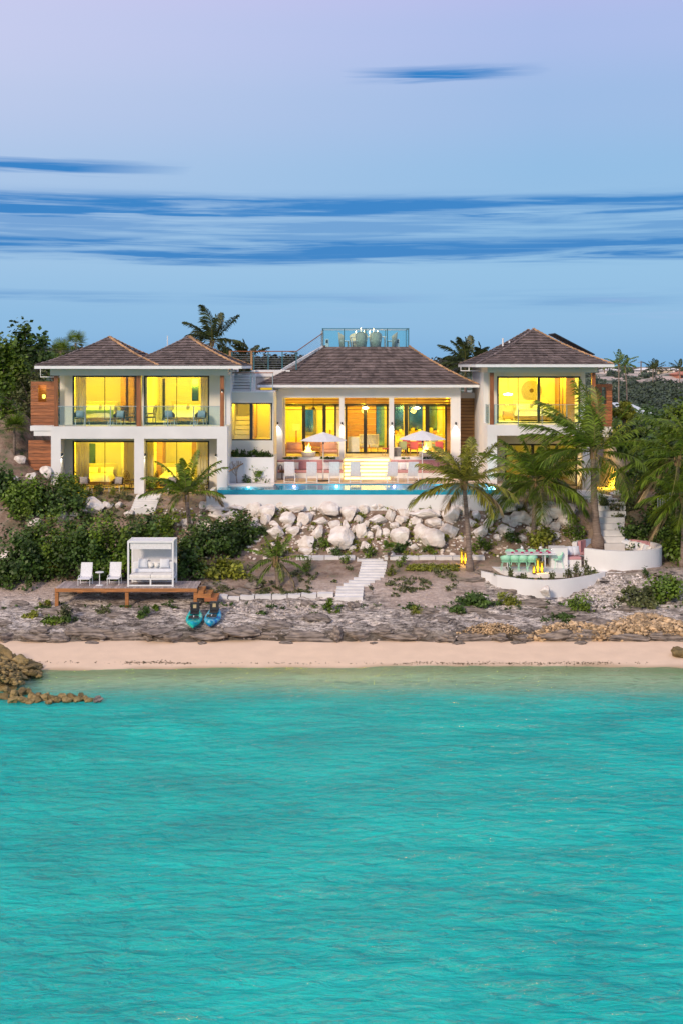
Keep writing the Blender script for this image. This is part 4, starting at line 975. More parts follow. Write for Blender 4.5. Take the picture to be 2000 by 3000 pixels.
MB().tube([ra, rb], .032, 6).build('handrail', IPE_V, rp)
for k in range(7):
    f = (k + 1) / 8.0; MB().tube([P(869, lerp(1029, 1066, f), Dt), P(945, lerp(976, 1020, f), 76.9)], .007, 5).build('cable', STEEL, rp)
box('metal_post', X(943, 76.9) - .06, X(943, 76.9) + .06, 76.85, 76.98, RZ - .1, Z(968, 76.9), STEEL, rp)

# right link: cedar slat wall
DR = 76.2
rl_ = thing('slat_wall', 'warm cedar slat wall with twin lamp between pavilion and bedroom wing', 'wall', (X(1382, DR), DR, ZP))
nsl = 17; za, zb = Z(1330, DR), Z(1166, DR); sh_ = (zb - za) / nsl
for i in range(nsl): box('slat', X(1347, DR), X(1436, DR), DR, DR + .04, za + i * sh_ + .035, za + (i + 1) * sh_, CEDAR, rl_)
box('backing', X(1347, DR), X(1436, DR), DR + .06, DR + .1, za, zb, DARK, rl_); box('top_slab', X(1346, DR), X(1436, DR), DR - .3, DR + .5, zb + .002, zb + .36, STUCCO, rl_)
box('floor_step', X(1347, DR), X(1436, DR), DR - 1.8, DR - .004, ZP + .01, ZF - .05, STUCCO, rl_)
wl = thing('twin_wall_lamp', 'pair of lit tube lamps on the cedar slat wall', 'wall light', (X(1403, DR), DR - .1, Z(1237, DR)))
for s in (-1, 1): MB().lathe([(.02, -.22), (.05, -.21), (.05, .21), (.02, .22)], 10, (wl.location.x + s * .09, DR - .08, wl.location.z)).build('tube', lamp_mat('tube_lamp', (1, .82, .45), 5), wl)
MB().box(wl.location.x - .12, wl.location.x + .12, DR - .03, DR - .004, wl.location.z - .1, wl.location.z + .1).build('bracket', DARK, wl)
pl = bpy.data.lights.new('bulb', 'POINT'); pl.energy = 60; pl.color = (1, .66, .2); pl.shadow_soft_size = .15
po = bpy.data.objects.new('bulb', pl); COL.objects.link(po); po.parent = wl; po.location = (0, -.6, 0)

# ================================================================ bedroom wing (photo right)
E0, EW, EB = 69.3, 71.2, 77.2
def bx_(p): return X(p, E0)
def bw(p): return X(p, EW)
bwg = thing('bedroom_wing', 'white two-storey bedroom wing with hipped shingle roof at the right', 'house', (bx_(1590), E0 + 3, 5.25))
zU, zS, zB, zT = Z(1244, E0), Z(1276, E0), Z(1091, E0), Z(1073, E0)
xl, xr = bx_(1427), bx_(1750)
box('balcony_slab', xl, xr - .3, E0, EW + .1, zS, zU - .002, STUCCO, bwg)
for a, c in ((1427, 1455), (1708, 1735)): box('column', bx_(a), bx_(c), E0 + .01, E0 + .5, 4.9, zS, STUCCO, bwg)
box('plinth', xl - .02, xr, E0 - .05, EB, 4.2, 5.25, STUCCO, bwg)
box('side_wall', xl + .01, xl + .28, EW + .102, EB, 5.25, zT - .02, STUCCO, bwg); box('side_wall', xr - .58, xr - .31, EW + .102, EB, 5.25, zT - .02, STUCCO, bwg)
box('side_wall', xl + .01, xl + .28, E0 + .51, EW + .1, 5.25, zS - .003, STUCCO, bwg)
box('rear_wall', xl, xr - .3, EB + .002, EB + .25, 5, zT, PLASTER, bwg)
ow = (bw(1455), bw(1699), zU, Z(1102, EW)); ol = (bw(1478), bw(1690), 5.28, Z(1300, EW))
wall_open('front_wall', xl + .28, xr - .58, zU, zB + .1, EW, EW + .25, [ow], STUCCO_B, bwg)
wall_open('front_wall', xl + .28, xr - .58, 5.25, zS - .003, EW, EW + .25, [ol], STUCCO_B, bwg)
window(bwg, *ow, EW + .02, mullions=[bw(1517), bw(1638), bw(1648)], fw=.1, bottom=.06)
box('meeting_stile', bw(1573), bw(1581), EW - .02, EW + .1, zU + .06, ow[3] - .1, DARK, bwg)
window(bwg, *ol, EW + .02, mullions=[bw(1560), bw(1630)], fw=.1, thin=False)
box('eaves_beam', xl, xr, E0 - .02, E0 + .45, zB, zT, STUCCO_B, bwg); box('eaves_beam', xl, xl + .35, E0 + .451, EB, zB, zT, STUCCO_B, bwg)
box('eaves_beam', xr - .55, xr - .25, E0 + .451, EB, zB, zT, STUCCO_B, bwg)
box('balcony_ceiling', xl + .351, xr - .56, E0 + .451, EW, zB + .02, zB + .15, STUCCO_B, bwg)
box('inner_ceiling', xl + .28, xr - .58, EW + .25, EB, zB - .04, zB + .09, PLASTER, bwg); box('inner_floor', xl + .28, xr - .58, EW + .101, EB, zS + .05, zU, PLASTER, bwg)
for a, c in ((1435, 1446), (1733, 1744)): box('post', bx_(a), bx_(c), E0 + .03, E0 + .26, zU, zB - .002, IPE_V, bwg)
zr = Z(1185, E0); rail = box('balustrade_rail', bx_(1430), bx_(1733), E0 + .05, E0 + .085, zr - .02, zr + .015, STEEL, bwg)
e = [1447, 1518, 1588, 1660, 1732]
for u, v in zip(e, e[1:]): box('balustrade_panel', bx_(u + 1), bx_(v - 1), E0 + .06, E0 + .075, zU + .05, zr - .025, GLASS_B, rail)
for q in e[:-1]: box('balustrade_post', bx_(q - 1.5), bx_(q + 1.5), E0 + .09, E0 + .14, zU, zr, STEEL, rail)
box('balustrade_panel', bx_(1431), bx_(1431) + .015, E0 + .1, EW, zU + .05, zr - .025, GLASS_B, rail)
er = 68.4
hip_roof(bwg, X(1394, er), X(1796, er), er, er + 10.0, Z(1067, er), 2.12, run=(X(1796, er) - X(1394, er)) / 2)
sp = thing('solar_panel', 'flat black solar panel on the right slope of the bedroom wing roof', 'solar panel', P(1690, 1015, 72))
a, c = P(1622, 980, 72.5), P(1742, 1038, 71.6); t_ = c - a
MB().obox((a + c) / 2 + Vector((0, 1.0, .03)), (t_.length, 2.2, .06), Matrix.Rotation(math.atan2(-(t_.z), t_.x), 3, 'Y')).build('panel', DARK, sp)
for px, py in ((1472, 990), (1491, 998)):
    o = MB().tube([P(px, py + 24, 73), P(px, py, 73)], .05, 8).build('vent_pipe', WHITE, bwg)
MB().tube([P(1349, 1075, 74.5), P(1349, 1086, 74.5), P(1405, 1086, 72.5)], .035, 6).build('rain_pipe', WHITE, bwg)
MB().tube([P(1373, 1074, 72.2), P(1373, 1086, 72.2)], .035, 6).build('rain_pipe', WHITE, bwg)
s3 = thing('timber_screen', 'red hardwood plank screen at the right end of the bedroom wing balcony', 'screen', (X(1765, 71), 71, zU))
planks(s3, X(1745, 70.8), X(1790, 70.8), Z(1250, 70.8), Z(1125, 70.8), 70.8, 13, IPE, skip=(X(1762, 70.8), X(1776, 70.8), Z(1178, 70.8), Z(1140, 70.8)))
box('end_panel', X(1790, 70.8) + .002, X(1790, 70.8) + .05, 70.8, 72.4, Z(1250, 70.8), Z(1125, 70.8), IPE, s3)
box('screen_ledge', X(1735, 70.8), X(1792, 70.8), 70.7, 72.6, Z(1265, 70.8), Z(1250, 70.8) - .003, STUCCO, bwg); box('screen_ledge', X(1735, 70.8), X(1782, 70.8), 70.75, 72.5, Z(1280, 70.8), Z(1265, 70.8) - .003, STUCCO, bwg)
bed((X(1565, 74), 73.3, zU + .003), 0, 'bed with white duvet and pale throw in the right-hand bedroom', w=2.1, throw=mat('pale_throw', (.75, .72, .66), .9, .05, 6))
wd = thing('woven_wall_disc', 'round woven wall hanging with a dark centre above the bed', 'wall art', P(1556, 1144, 77.1))
c = wd.location
b = MB()
for k in range(9): b.tube([(c.x + (.16 + k * .058) * math.cos(a), c.y, c.z + (.16 + k * .058) * math.sin(a)) for a in [2 * math.pi * i / 32 for i in range(33)]], .034, 5, False)
b.build('woven_rings', WICKER, wd, True); MB().tube([(c.x, c.y + .06, c.z), (c.x, c.y - .02, c.z)], .16, 20).build('centre', RATTAN, wd)
pendant((X(1487, 74), 74, zB - .04), 1.35, 'glowing pendant lamp left of the bed in the right-hand bedroom', 120, .3)
ns = thing('bedside_table', 'cream bedside table under the pendant lamp', 'table', (X(1487, 74.4), 74.4, zU)); l = ns.location
box('cabinet', l.x - .3, l.x + .3, l.y - .2, l.y + .3, l.z + .12, l.z + .6, WOODF, ns, .02)
for sx in (-.25, .25): box('leg', l.x + sx - .03, l.x + sx + .03, l.y - .15, l.y + .25, l.z + .003, l.z + .12, WOODF, ns)
sl = thing('wall_sconce', 'small lit wall sconce at the right of the right-hand bedroom', 'lamp', P(1682, 1162, 74)); l = sl.location
MB().lathe([(.06, -.2), (.08, 0), (.06, .2)], 10, l).build('lamp_shade', lamp_mat('sconce_glow', (1, .85, .4), 4), sl); MB().box(l.x - .03, l.x + .03, l.y, l.y + 3.2, l.z - .03, l.z + .03).build('bracket', DARK, sl)
box('wardrobe_panel', X(1650, 74), X(1700, 74), 73.2, 77, zU, zB - .05, CEDAR, bwg)
ceiling_lamp((X(1530, 74), 72.9, zB - .045), 330, 'lit ceiling lamp in the right-hand bedroom', col=LIT); ceiling_lamp((X(1620, 74), 74.5, zB - .045), 200, 'second lit ceiling lamp in the right-hand bedroom, behind the window bar', col=LIT)
ceiling_lamp((X(1580, 74), 73.5, zS - .02), 70, 'dim ceiling lamp in the lower room behind the palms', col=LIT)
# ================================================================ pool and terrace
PF, PB = 66.0, 69.0; ZW = 5.62
pxL, pxR = X(637, PF), X(1470, PF)
POOLT = mat('turquoise_pool_tile', (.02, .36, .50), .25, .08, 1.5, rnd=.1)
tag(box('pool_terrace', X(690, 69), X(1500, 69), PB + .002, 74.05, 4.5, ZP, mat('pale_pink_paving', (.62, .50, .42), .6, .06, 1.2, bump=.08), None), kind='structure')
pool = thing('infinity_pool', 'long turquoise infinity pool with white catch basin below the terrace', 'pool', ((pxL + pxR) / 2, 67.5, 4.6))
box('basin_floor', pxL + .2, pxR - .2, PF + .2, PB - .1, 4.4, 4.5, POOLT, pool)
box('spill_wall', pxL, pxR, PF, PF + .2, 4.4, ZW - .012, POOLT, pool)
box('side_wall', pxL, pxL + .2, PF + .201, PB, 4.4, ZW - .012, POOLT, pool); box('side_wall', pxR - .2, pxR, PF + .201, PB, 4.4, ZW - .012, POOLT, pool); box('rear_wall', pxL + .201, pxR - .201, PB - .099, PB, 4.4, ZW + .02, POOLT, pool)
def pool_water():
    M = bpy.data.materials.new('pool_water'); M.use_nodes = True; nt = M.node_tree; N = nt.nodes; L = nt.links; N.remove(N['Principled BSDF'])
    no = N.new('ShaderNodeTexNoise'); no.inputs['Scale'].default_value = 2.2; no.inputs['Detail'].default_value = 3
    tc = N.new('ShaderNodeTexCoord'); L.new(tc.outputs['Object'], no.inputs['Vector'])
    bp = N.new('ShaderNodeBump'); bp.inputs['Distance'].default_value = .008; L.new(no.outputs[0], bp.inputs['Height'])
    g = N.new('ShaderNodeBsdfGlossy'); g.inputs['Roughness'].default_value = .02; L.new(bp.outputs[0], g.inputs['Normal'])
    t = N.new('ShaderNodeBsdfTransparent'); t.inputs[0].default_value = (.55, .93, .98, 1); fr = N.new('ShaderNodeFresnel'); fr.inputs[0].default_value = 1.22
    ge = N.new('ShaderNodeNewGeometry'); fk = N.new('ShaderNodeMath'); fk.operation = 'MULTIPLY_ADD'; fk.use_clamp = True; L.new(ge.outputs['Backfacing'], fk.inputs[0]); fk.inputs[1].default_value = -5; L.new(fr.outputs[0], fk.inputs[2]); mx_ = N.new('ShaderNodeMixShader'); L.new(fk.outputs[0], mx_.inputs[0]); L.new(t.outputs[0], mx_.inputs[1]); L.new(g.outputs[0], mx_.inputs[2]); L.new(mx_.outputs[0], N['Material Output'].inputs[0]); return M
MB().add([(pxL - .004, PF - .004, ZW), (pxR + .004, PF - .004, ZW), (pxR + .004, PB - .102, ZW), (pxL - .004, PB - .102, ZW)], [(0, 1, 2, 3)]).build('water', pool_water(), pool)
box('coping', X(690, 69), pxR, PB - .02, PB + .25, ZW + .022, ZW + .06, mat('pink_stone_coping', (.60, .42, .36), .6, .06, 2), pool)
zc = Z(1449, 65.5)
box('catch_wall', X(606, 65.3), X(1500, 65.3), 65.2, 65.42, 3.9, zc, STUCCO, pool); box('catch_floor', X(606, 65.3), X(1500, 65.3), 65.421, PF - .002, 4.4, zc - .45, POOLT, pool)
box('catch_wall', X(606, 65.3), X(606, 65.3) + .22, 65.421, 68.6, 3.9, zc + .12, STUCCO, pool)
box('spa_ledge', pxL + .05, X(802, 68), 67.7, 68.9, ZW + .002, ZW + .08, STUCCO, pool)
for k, (px, c, lb) in enumerate(((728, (1, 1, .95), 'white'), (862, (1, .25, .5), 'pink'), (986, (.9, 1, 1), 'white'), (1154, (1, .3, .55), 'pink'), (1292, (.85, 1, 1), 'white'), (1435, (.85, 1, 1), 'white'))):
    l = Vector((X(px, 68.85), 68.86, ZW - .10)); t = thing('pool_light', f"{lb} underwater light in the pool, {['first', 'second', 'third', 'fourth', 'fifth', 'sixth'][k]} from the left", 'pool light', l, 'pool lights')
    MB().tube([l, l + Vector((0, .03, 0))], .07, 12).build('lens', lamp_mat('pool_lens_' + lb + str(k % 2), c, 14), t); MB().tube([l + Vector((0, .012, 0)), l + Vector((0, .035, 0))], .09, 12).build('rim', STEEL, t)
    pl = bpy.data.lights.new('beam', 'POINT'); pl.energy = 22; pl.color = (.5, .95, 1) if lb == 'white' else (1, .45, .7); pl.shadow_soft_size = .1
    po = bpy.data.objects.new('beam', pl); COL.objects.link(po); po.parent = t; po.location = (0, -.4, -.15)
# timber handrail on the left of the pool
hr = thing('pool_handrail', 'slanting pale timber handrail on white posts left of the pool', 'railing', P(650, 1410, 68.3))
MB().tube([P(650, 1414, 67.9), P(650, 1393, 67.9), P(712, 1358, 69.2)], .035, 6).build('handrail', CAP_O, hr)
MB().tube([P(651, 1416, 67.9), P(651, 1394, 67.9)], .03, 6).build('post', CAP_O, hr); MB().tube([P(715, 1410, 69.3), P(715, 1356, 69.3)], .03, 6).build('post', WHITE, hr)

# ---- built-in benches either side of the steps
def bench(px0, px1, lbl, pillows):
    t = thing('built_in_bench', lbl, 'bench', (mx((px0 + px1) / 2), 73.2, ZP)); x0, x1 = mx(px0), mx(px1); z0 = ZP + .002
    box('base', x0, x1, 73.05, 73.82, z0, z0 + .32, STUCCO, t); box('seat', x0 + .02, x1 - .02, 73.0, 73.74, z0 + .322, z0 + .46, PINK, t, .03)
    n = 4
    for i in range(n):
        a, c = lerp(x0 + .02, x1 - .02, i / n), lerp(x0 + .02, x1 - .02, (i + 1) / n); box('backrest', a + .006, c - .006, 73.75, 73.9, z0 + .462, z0 + 1.05, PINK, t, .04)
    for k, (px, w) in enumerate(pillows):
        l = Vector((X(px, 73.5), 73.62, z0 + .70)); o = MB().pillow(l, w, .46, .16, Matrix.Rotation(R(-16), 3, 'X') @ Matrix.Rotation(random.uniform(-.08, .08), 3, 'Y')).build('throw_pillow', STRIPE if k % 2 else LINEN, None, True, l)
        tag(o, f"{'striped' if k % 2 else 'white'} throw pillow on the {'left' if px < 1070 else 'right'} pink bench, {['first', 'second', 'third', 'fourth', 'fifth', 'sixth'][k]} from its left end", 'pillow', 'pillows on the pool benches')
bench(812, 1005, 'pink cushioned built-in bench left of the glowing steps', ((824, .50), (845, .48), (864, .48), (957, .5), (975, .48), (992, .5)))
bench(1142, 1330, 'pink cushioned built-in bench right of the glowing steps', ((1160, .5), (1180, .5), (1200, .5), (1212, .45)))
for a, c, nm in ((828, 994, 'left'), (1153, 1320, 'right')):
    box('planter_trough', mx(a), mx(c), DM - .12, DM + .045, ZF - .3, ZF - .10, STUCCO, mp)
# ---- sun loungers by the pool
def lounger(seat_h=.36, back=62, name='sun_lounger', grp='white sling loungers along the pool', fr=-.95):
    t = thing(name, 'x', 'lounger', (0, 0, 0), grp)
    # head at +y (away from the viewer is the head); backrest rises at -y side when rz = pi
    MB().box(-.31, .31, fr, .35, seat_h - .03, seat_h).build('seat', SLING, t, bevel=.01)
    a = R(back); L_ = .82
    MB().obox((0, .35 + math.cos(a) * L_ / 2, seat_h + math.sin(a) * L_ / 2), (.60, L_, .03), Matrix.Rotation(a, 3, 'X')).build('backrest', SLING, t, bevel=.01)
    f = MB()
    for s in (-1, 1):
        f.tube([(s * .33, fr - .03, seat_h - .02), (s * .33, .38, seat_h - .02)], .022, 6); f.tube([(s * .32, .35, seat_h), (s * .32, .35 + math.cos(a) * L_, seat_h + math.sin(a) * L_)], .02, 6)
    f.tube([(-.33, fr - .03, seat_h - .02), (.33, fr - .03, seat_h - .02)], .02, 6); f.tube([(-.32, .35 + math.cos(a) * L_, seat_h + math.sin(a) * L_), (.32, .35 + math.cos(a) * L_, seat_h + math.sin(a) * L_)], .02, 6)
    f.build('frame', WHITE, t)
    for s in (-1, 1):
        MB().tube([(s * .34, fr + .1, 0), (s * .34, fr + .1, seat_h)], .02, 6).build('leg', WHITE, t); MB().tube([(s * .34, .45, 0), (s * .34, .40, seat_h)], .02, 6).build('leg', WHITE, t)
        MB().tube([(s * .36, .45, .0), (s * .36, .40, seat_h + .1), (s * .36, -.05, seat_h + .1), (s * .36, -.02, seat_h - .02)], .016, 6).build('arm', WHITE, t)
    MB().tube([(-.34, .45, .08), (.34, .45, .08)], .014, 6).build('stretcher', WHITE, t)
    return Proto(t)
LG = lounger(.42, 72)
for px, rz, lb in ((851, 3.05, 'white sling lounger, leftmost of the row behind the pool'), (914, 3.14, 'white sling lounger second from the left behind the pool'), (980, 3.14, 'white sling lounger third from the left, just right of the umbrella pole'),
                   (1040, 3.14, 'white sling lounger silhouetted against the glowing steps'), (1147, 3.2, 'white sling lounger at the right edge of the glowing steps'), (1205, 3.3, 'white sling lounger half behind the palm, right of the steps')):
    LG.put((X(px, 70.2), 70.3, ZP + .003), rz, lb, sc=(.9, .9, 1.03))
# ---- umbrellas
def umbrella():
    t = thing('parasol', 'x', 'parasol', (0, 0, 0), 'white parasols on the pool terrace')
    MB().lathe([(.36, 0), (.38, .02), (.36, .05), (.05, .07)], 24).build('base', DARK, t); MB().tube([(0, 0, .05), (0, 0, 2.70)], .028, 8).build('pole', WHITE, t)
    n = 8; vs = [(0, 0, 2.92)]; fs = []
    for k in range(n * 2):
        a = math.pi * k / n; rr = 1.42 if k % 2 == 0 else 1.34
        vs += [(rr * .5 * math.cos(a), rr * .5 * math.sin(a), 2.70 - (.012 if k % 2 else 0)), (rr * math.cos(a), rr * math.sin(a), 2.42)]
    m = n * 2
    for k in range(m):
        i, j = 1 + 2 * k, 1 + 2 * ((k + 1) % m); fs += [(0, i, j), (i, i + 1, j + 1, j)]
    c = MB().add(vs, fs).build('canopy', SLING, t); md = c.modifiers.new('thick', 'SOLIDIFY'); md.thickness = .012
    for k in range(n):
        a = 2 * math.pi * k / n; MB().tube([(0, 0, 2.30), (.7 * math.cos(a), .7 * math.sin(a), 2.62)], .010, 5).build('rib', STEEL, t)
    MB().lathe([(.05, 2.22), (.05, 2.36)], 10).build('hub', DARK, t); return Proto(t)
UM = umbrella()
UM.put((X(947, 71.2), 71.2, ZP + .003), .2, 'open white parasol left of the glowing steps', 1.0); UM.put((X(1236, 71.4), 71.4, ZP + .003), .35, 'open white parasol right of the glowing steps', 1.03)
# ---- fire bowls
FIRE = lamp_mat('fire_flame', (1, .60, .10), 7)
def fire_bowl(px, py, D, label, lbl2):
    l = Vector((X(px, D), D, ZF + .03)); t = thing('fire_bowl', label, 'fire bowl', l, 'fire bowls')
    MB().lathe([(.30, 0), (.42, .06), (.46, .30), (.43, .32), (.38, .24), (.02, .22)], 24, l).build('bowl', STUCCO_B, t, True)
    f = thing('flame', lbl2, 'flame', l + Vector((0, 0, .25)), 'gas flames')
    for k in range(7):
        a = k * .9; o = Vector((.14 * math.cos(a) * (k > 0), .12 * math.sin(a) * (k > 0), 0)); h = .62 if k == 0 else random.uniform(.28, .48)
        pts = [f.location + o + Vector((.04 * math.sin(i * 1.7 + k), .02 * math.cos(i + k), h * i / 5)) for i in range(6)]
        MB().tube(pts, [.07, .09, .075, .05, .028, .004], 7).build('tongue', FIRE, f, True)
    pl = bpy.data.lights.new('glow', 'POINT'); pl.energy = 34; pl.color = (1, .5, .12); pl.shadow_soft_size = .2
    po = bpy.data.objects.new('glow', pl); COL.objects.link(po); po.parent = f; po.location = (0, -.1, .35)
fire_bowl(904, 1335, 74.3, 'round stone fire bowl in front of the pink sofas', 'tall yellow flame in front of the pink sofas'); fire_bowl(1247, 1335, 74.3, 'round stone fire bowl in front of the outdoor dining table', 'yellow flame in front of the outdoor dining table')
# ---- porch sofas, tables
SALM = mat('salmon_sofa_fabric', (.66, .36, .26), .9, .05, 6, bump=.2, bscale=70)
def sofa(px0, px1, D, rz, label, h=.78):
    w = (px1 - px0) * D / F; l = Vector((X((px0 + px1) / 2, D), D, ZF + .003)); t = thing('outdoor_sofa', label, 'sofa', (0, 0, 0), 'salmon sofas on the porch')
    f = MB()
    for s in (-1, 1):
        f.tube([(s * w / 2, -.36, 0), (s * w / 2, -.36, .62), (s * w / 2, .36, h), (s * w / 2, .38, 0)], .022, 6)
    f.tube([(-w / 2, -.36, .2), (w / 2, -.36, .2)], .022, 6); f.tube([(-w / 2, .36, h), (w / 2, .36, h)], .022, 6); f.tube([(-w / 2, .38, .2), (w / 2, .38, .2)], .022, 6)
    f.build('frame', CAP_O, t); n = 2 if w > 1.3 else 1
    MB().box(-w / 2 + .02, w / 2 - .02, -.36, .32, .24, .42).build('seat', SALM, t, bevel=.05)
    for i in range(n):
        a, c = lerp(-w / 2 + .03, w / 2 - .03, i / n), lerp(-w / 2 + .03, w / 2 - .03, (i + 1) / n); MB().pillow(((a + c) / 2, .26, .64), c - a, .52, .24, Matrix.Rotation(R(-10), 3, 'X')).build('back_cushion', SALM, t, True)
    t.location = l; t.rotation_euler = (0, 0, rz)
sofa(838, 886, 75.1, math.pi, 'salmon sofa with its back to the pool, left of the first fire bowl'); sofa(940, 990, 75.1, math.pi, 'salmon sofa with its back to the pool, right of the first fire bowl'); sofa(893, 948, 76.7, 0, 'salmon sofa facing the pool against the lounge doors')
ct = thing('coffee_table', 'low wooden coffee table among the salmon sofas', 'table', (X(925, 75.8), 75.8, ZF + .003)); l = ct.location
box('table_top', l.x - .3, l.x + .3, l.y - .3, l.y + .3, l.z + .48, l.z + .52, WOODF, ct)
for sx in (-.27, .27):
    for sy in (-.27, .27): box('leg', l.x + sx - .02, l.x + sx + .02, l.y + sy - .02, l.y + sy + .02, l.z, l.z + .48, WOODF, ct)
SAGE = mat('sage_green_fabric', (.36, .42, .22), .9, .05, 6); ROSE = mat('rose_red_fabric', (.46, .10, .11), .9, .05, 6)
def dining_chair(m, nm):
    t = thing('dining_chair', 'x', 'chair', (0, 0, 0), 'fabric dining chairs on the porch')
    MB().box(-.25, .25, -.25, .22, .42, .48).build('seat', m, t, bevel=.02); MB().obox((0, .25, .72), (.50, .05, .46), Matrix.Rotation(R(-8), 3, 'X')).build('backrest', m, t, bevel=.02)
    for sx in (-.22, .22):
        for sy in (-.22, .22): MB().tube([(sx, sy, 0), (sx * .95, sy * .95, .42)], .016, 6).build('leg', WOODF, t)
    return Proto(t)
CG, CR = dining_chair(SAGE, 's'), dining_chair(ROSE, 'r'); zf = ZF + .003
for px, p, lb in ((1178, CG, 'sage green dining chair, leftmost at the porch table'), (1211, CR, 'rose red dining chair left of the parasol pole'), (1251, CG, 'sage green dining chair right of the parasol pole'), (1284, CR, 'rose red dining chair, rightmost at the porch table')):
    p.put((X(px, 75.2), 75.1, zf), math.pi, lb)
for px, p, lb in ((1190, CR, 'dining chair on the far side of the porch table, left'), (1231, CR, 'dining chair on the far side of the porch table, middle'), (1272, CG, 'dining chair on the far side of the porch table, right')):
    p.put((X(px, 76.7), 76.75, zf), 0, lb)
CR.put((X(1133, 75.3), 75.4, zf), -1.2, 'dining chair standing beside the right frame of the middle doors')
pt = thing('porch_table', 'long wooden dining table on the porch', 'table', (X(1230, 75.9), 75.9, zf)); l = pt.location
box('table_top', X(1160, 75.9), X(1300, 75.9), 75.5, 76.35, zf + .72, zf + .77, WOODF, pt, .01)
for px in (1166, 1294):
    for y in (75.56, 76.29): box('leg', X(px, 75.9) - .04, X(px, 75.9) + .04, y - .04, y + .04, zf, zf + .72, WOODF, pt)
gp = thing('stone_planter', 'grey square planter at the foot of the column right of the steps', 'planter', (X(1163, 74.6), 74.6, zf)); l = gp.location
MB().add([(l.x - .26, l.y - .2, l.z), (l.x + .2, l.y - .2, l.z), (l.x + .2, l.y + .2, l.z), (l.x - .26, l.y + .2, l.z), (l.x - .3, l.y - .24, l.z + .55), (l.x + .26, l.y - .24, l.z + .55), (l.x + .26, l.y + .24, l.z + .55), (l.x - .3, l.y + .24, l.z + .55)], [(0, 3, 2, 1), (0, 1, 5, 4), (1, 2, 6, 5), (2, 3, 7, 6), (3, 0, 4, 7), (4, 5, 6, 7)]).build('pot', mat('grey_basalt', (.22, .21, .20), .9, .1, 5, bump=.4), gp)
MB().lathe([(.2, .55), (.22, .60)], 14, l).build('rim', LINEN, gp)
gr = thing('grill_stand', 'dark metal grill stand at the left end of the pink bench', 'grill', (X(816, 72.2), 72.2, ZP + .003)); l = gr.location
MB().tube([l + Vector((-.1, 0, 0)), l + Vector((-.1, 0, .75))], .05, 8).build('post', STEEL, gr)
MB().tube([l + Vector((.02, 0, .55)), l + Vector((.05, 0, .84)), l + Vector((.12, 0, .88)), l + Vector((.2, 0, .80)), l + Vector((.2, 0, .45))], .03, 6).build('hood_arm', DARK, gr)
MB().lathe([(.14, .42), (.18, .48), (.14, .54)], 14, l + Vector((.22, 0, 0))).build('bowl', RATTAN, gr); MB().tube([l + Vector((.22, 0, 0)), l + Vector((.22, 0, .42))], .03, 6).build('stem', DARK, gr)
MB().box(l.x - .05, l.x + .4, l.y - .1, l.y + .1, l.z, l.z + .03).build('foot', DARK, gr)

# ================================================================ timber sun deck by the shore
KD0, KD1, KZ = 56.0, 57.75, Z(1722, 56.0)
dk = thing('sun_deck', 'weathered timber sun deck on red-brown posts above the rocks', 'deck', (X(365, 57), 57, 1.2))
dx0, dx1 = X(163, KD0), X(578, KD0); nb = 46
for i in range(nb):
    a, c = lerp(dx0, dx1, i / nb), lerp(dx0, dx1, (i + 1) / nb); box('board', a + .005, c - .005, KD0 - .02, KD1, KZ - .03, KZ + random.uniform(-.003, .003), DECKW, dk)
MB().box(dx0, dx1, KD0 - .025, KD0 + .04, KZ - .20, KZ - .032).build('fascia_board', IPE_V if False else mat('orange_hardwood_beam', (.42, .17, .05), .55, .2, 2, bump=.2, stretch=(1, 8, 14)), dk)
for px in (165, 371, 572):
    box('post', X(px - 5, KD0), X(px + 5, KD0), KD0 + .05, KD0 + .2, .7, KZ - .033, MATS['orange_hardwood_beam'], dk)
for y in (56.8, 57.6): box('joist', dx0, dx1, y, y + .08, KZ - .18, KZ - .034, IPE_V, dk)
for px in (233, 304): box('bracket', X(px - 8, KD0), X(px + 8, KD0), KD0 + .05, KD0 + .12, KZ - .26, KZ - .201, MATS['orange_hardwood_beam'], dk)
for i, (pr, top) in enumerate(((596, 1732), (618, 1742), (636, 1752))):
    z1 = Z(top, KD0); box('step', dx1 + .002 if i == 0 else X((596, 618)[i - 1], KD0) - .3, X(pr, KD0), KD0 + .06 - .03 * i, KD0 + 1.2, z1 - .17, z1, IPE if i == 2 else MATS['orange_hardwood_beam'], dk)
LG2 = lounger(.42, 72, 'deck_lounger', 'white loungers on the timber deck', -.35)
LG2.put((X(250, 56.75), 56.65, KZ + .004), 0, 'white sling lounger at the left of the timber deck', .82); LG2.put((X(334, 56.75), 56.75, KZ + .004), 0, 'white sling lounger on the timber deck nearest the daybed', .82)
stt = thing('deck_table', 'small white round pedestal table between the two deck loungers', 'table', (X(292, 56.6), 56.6, KZ + .004)); l = stt.location
MB().lathe([(.19, .60), (.20, .61), (.20, .63), (.19, .64)], 20, l).build('table_top', WHITE, stt); MB().tube([l, l + Vector((0, 0, .6))], .022, 8).build('stem', WHITE, stt); MB().lathe([(.19, 0), (.18, .02), (.03, .03)], 20, l).build('base', WHITE, stt)
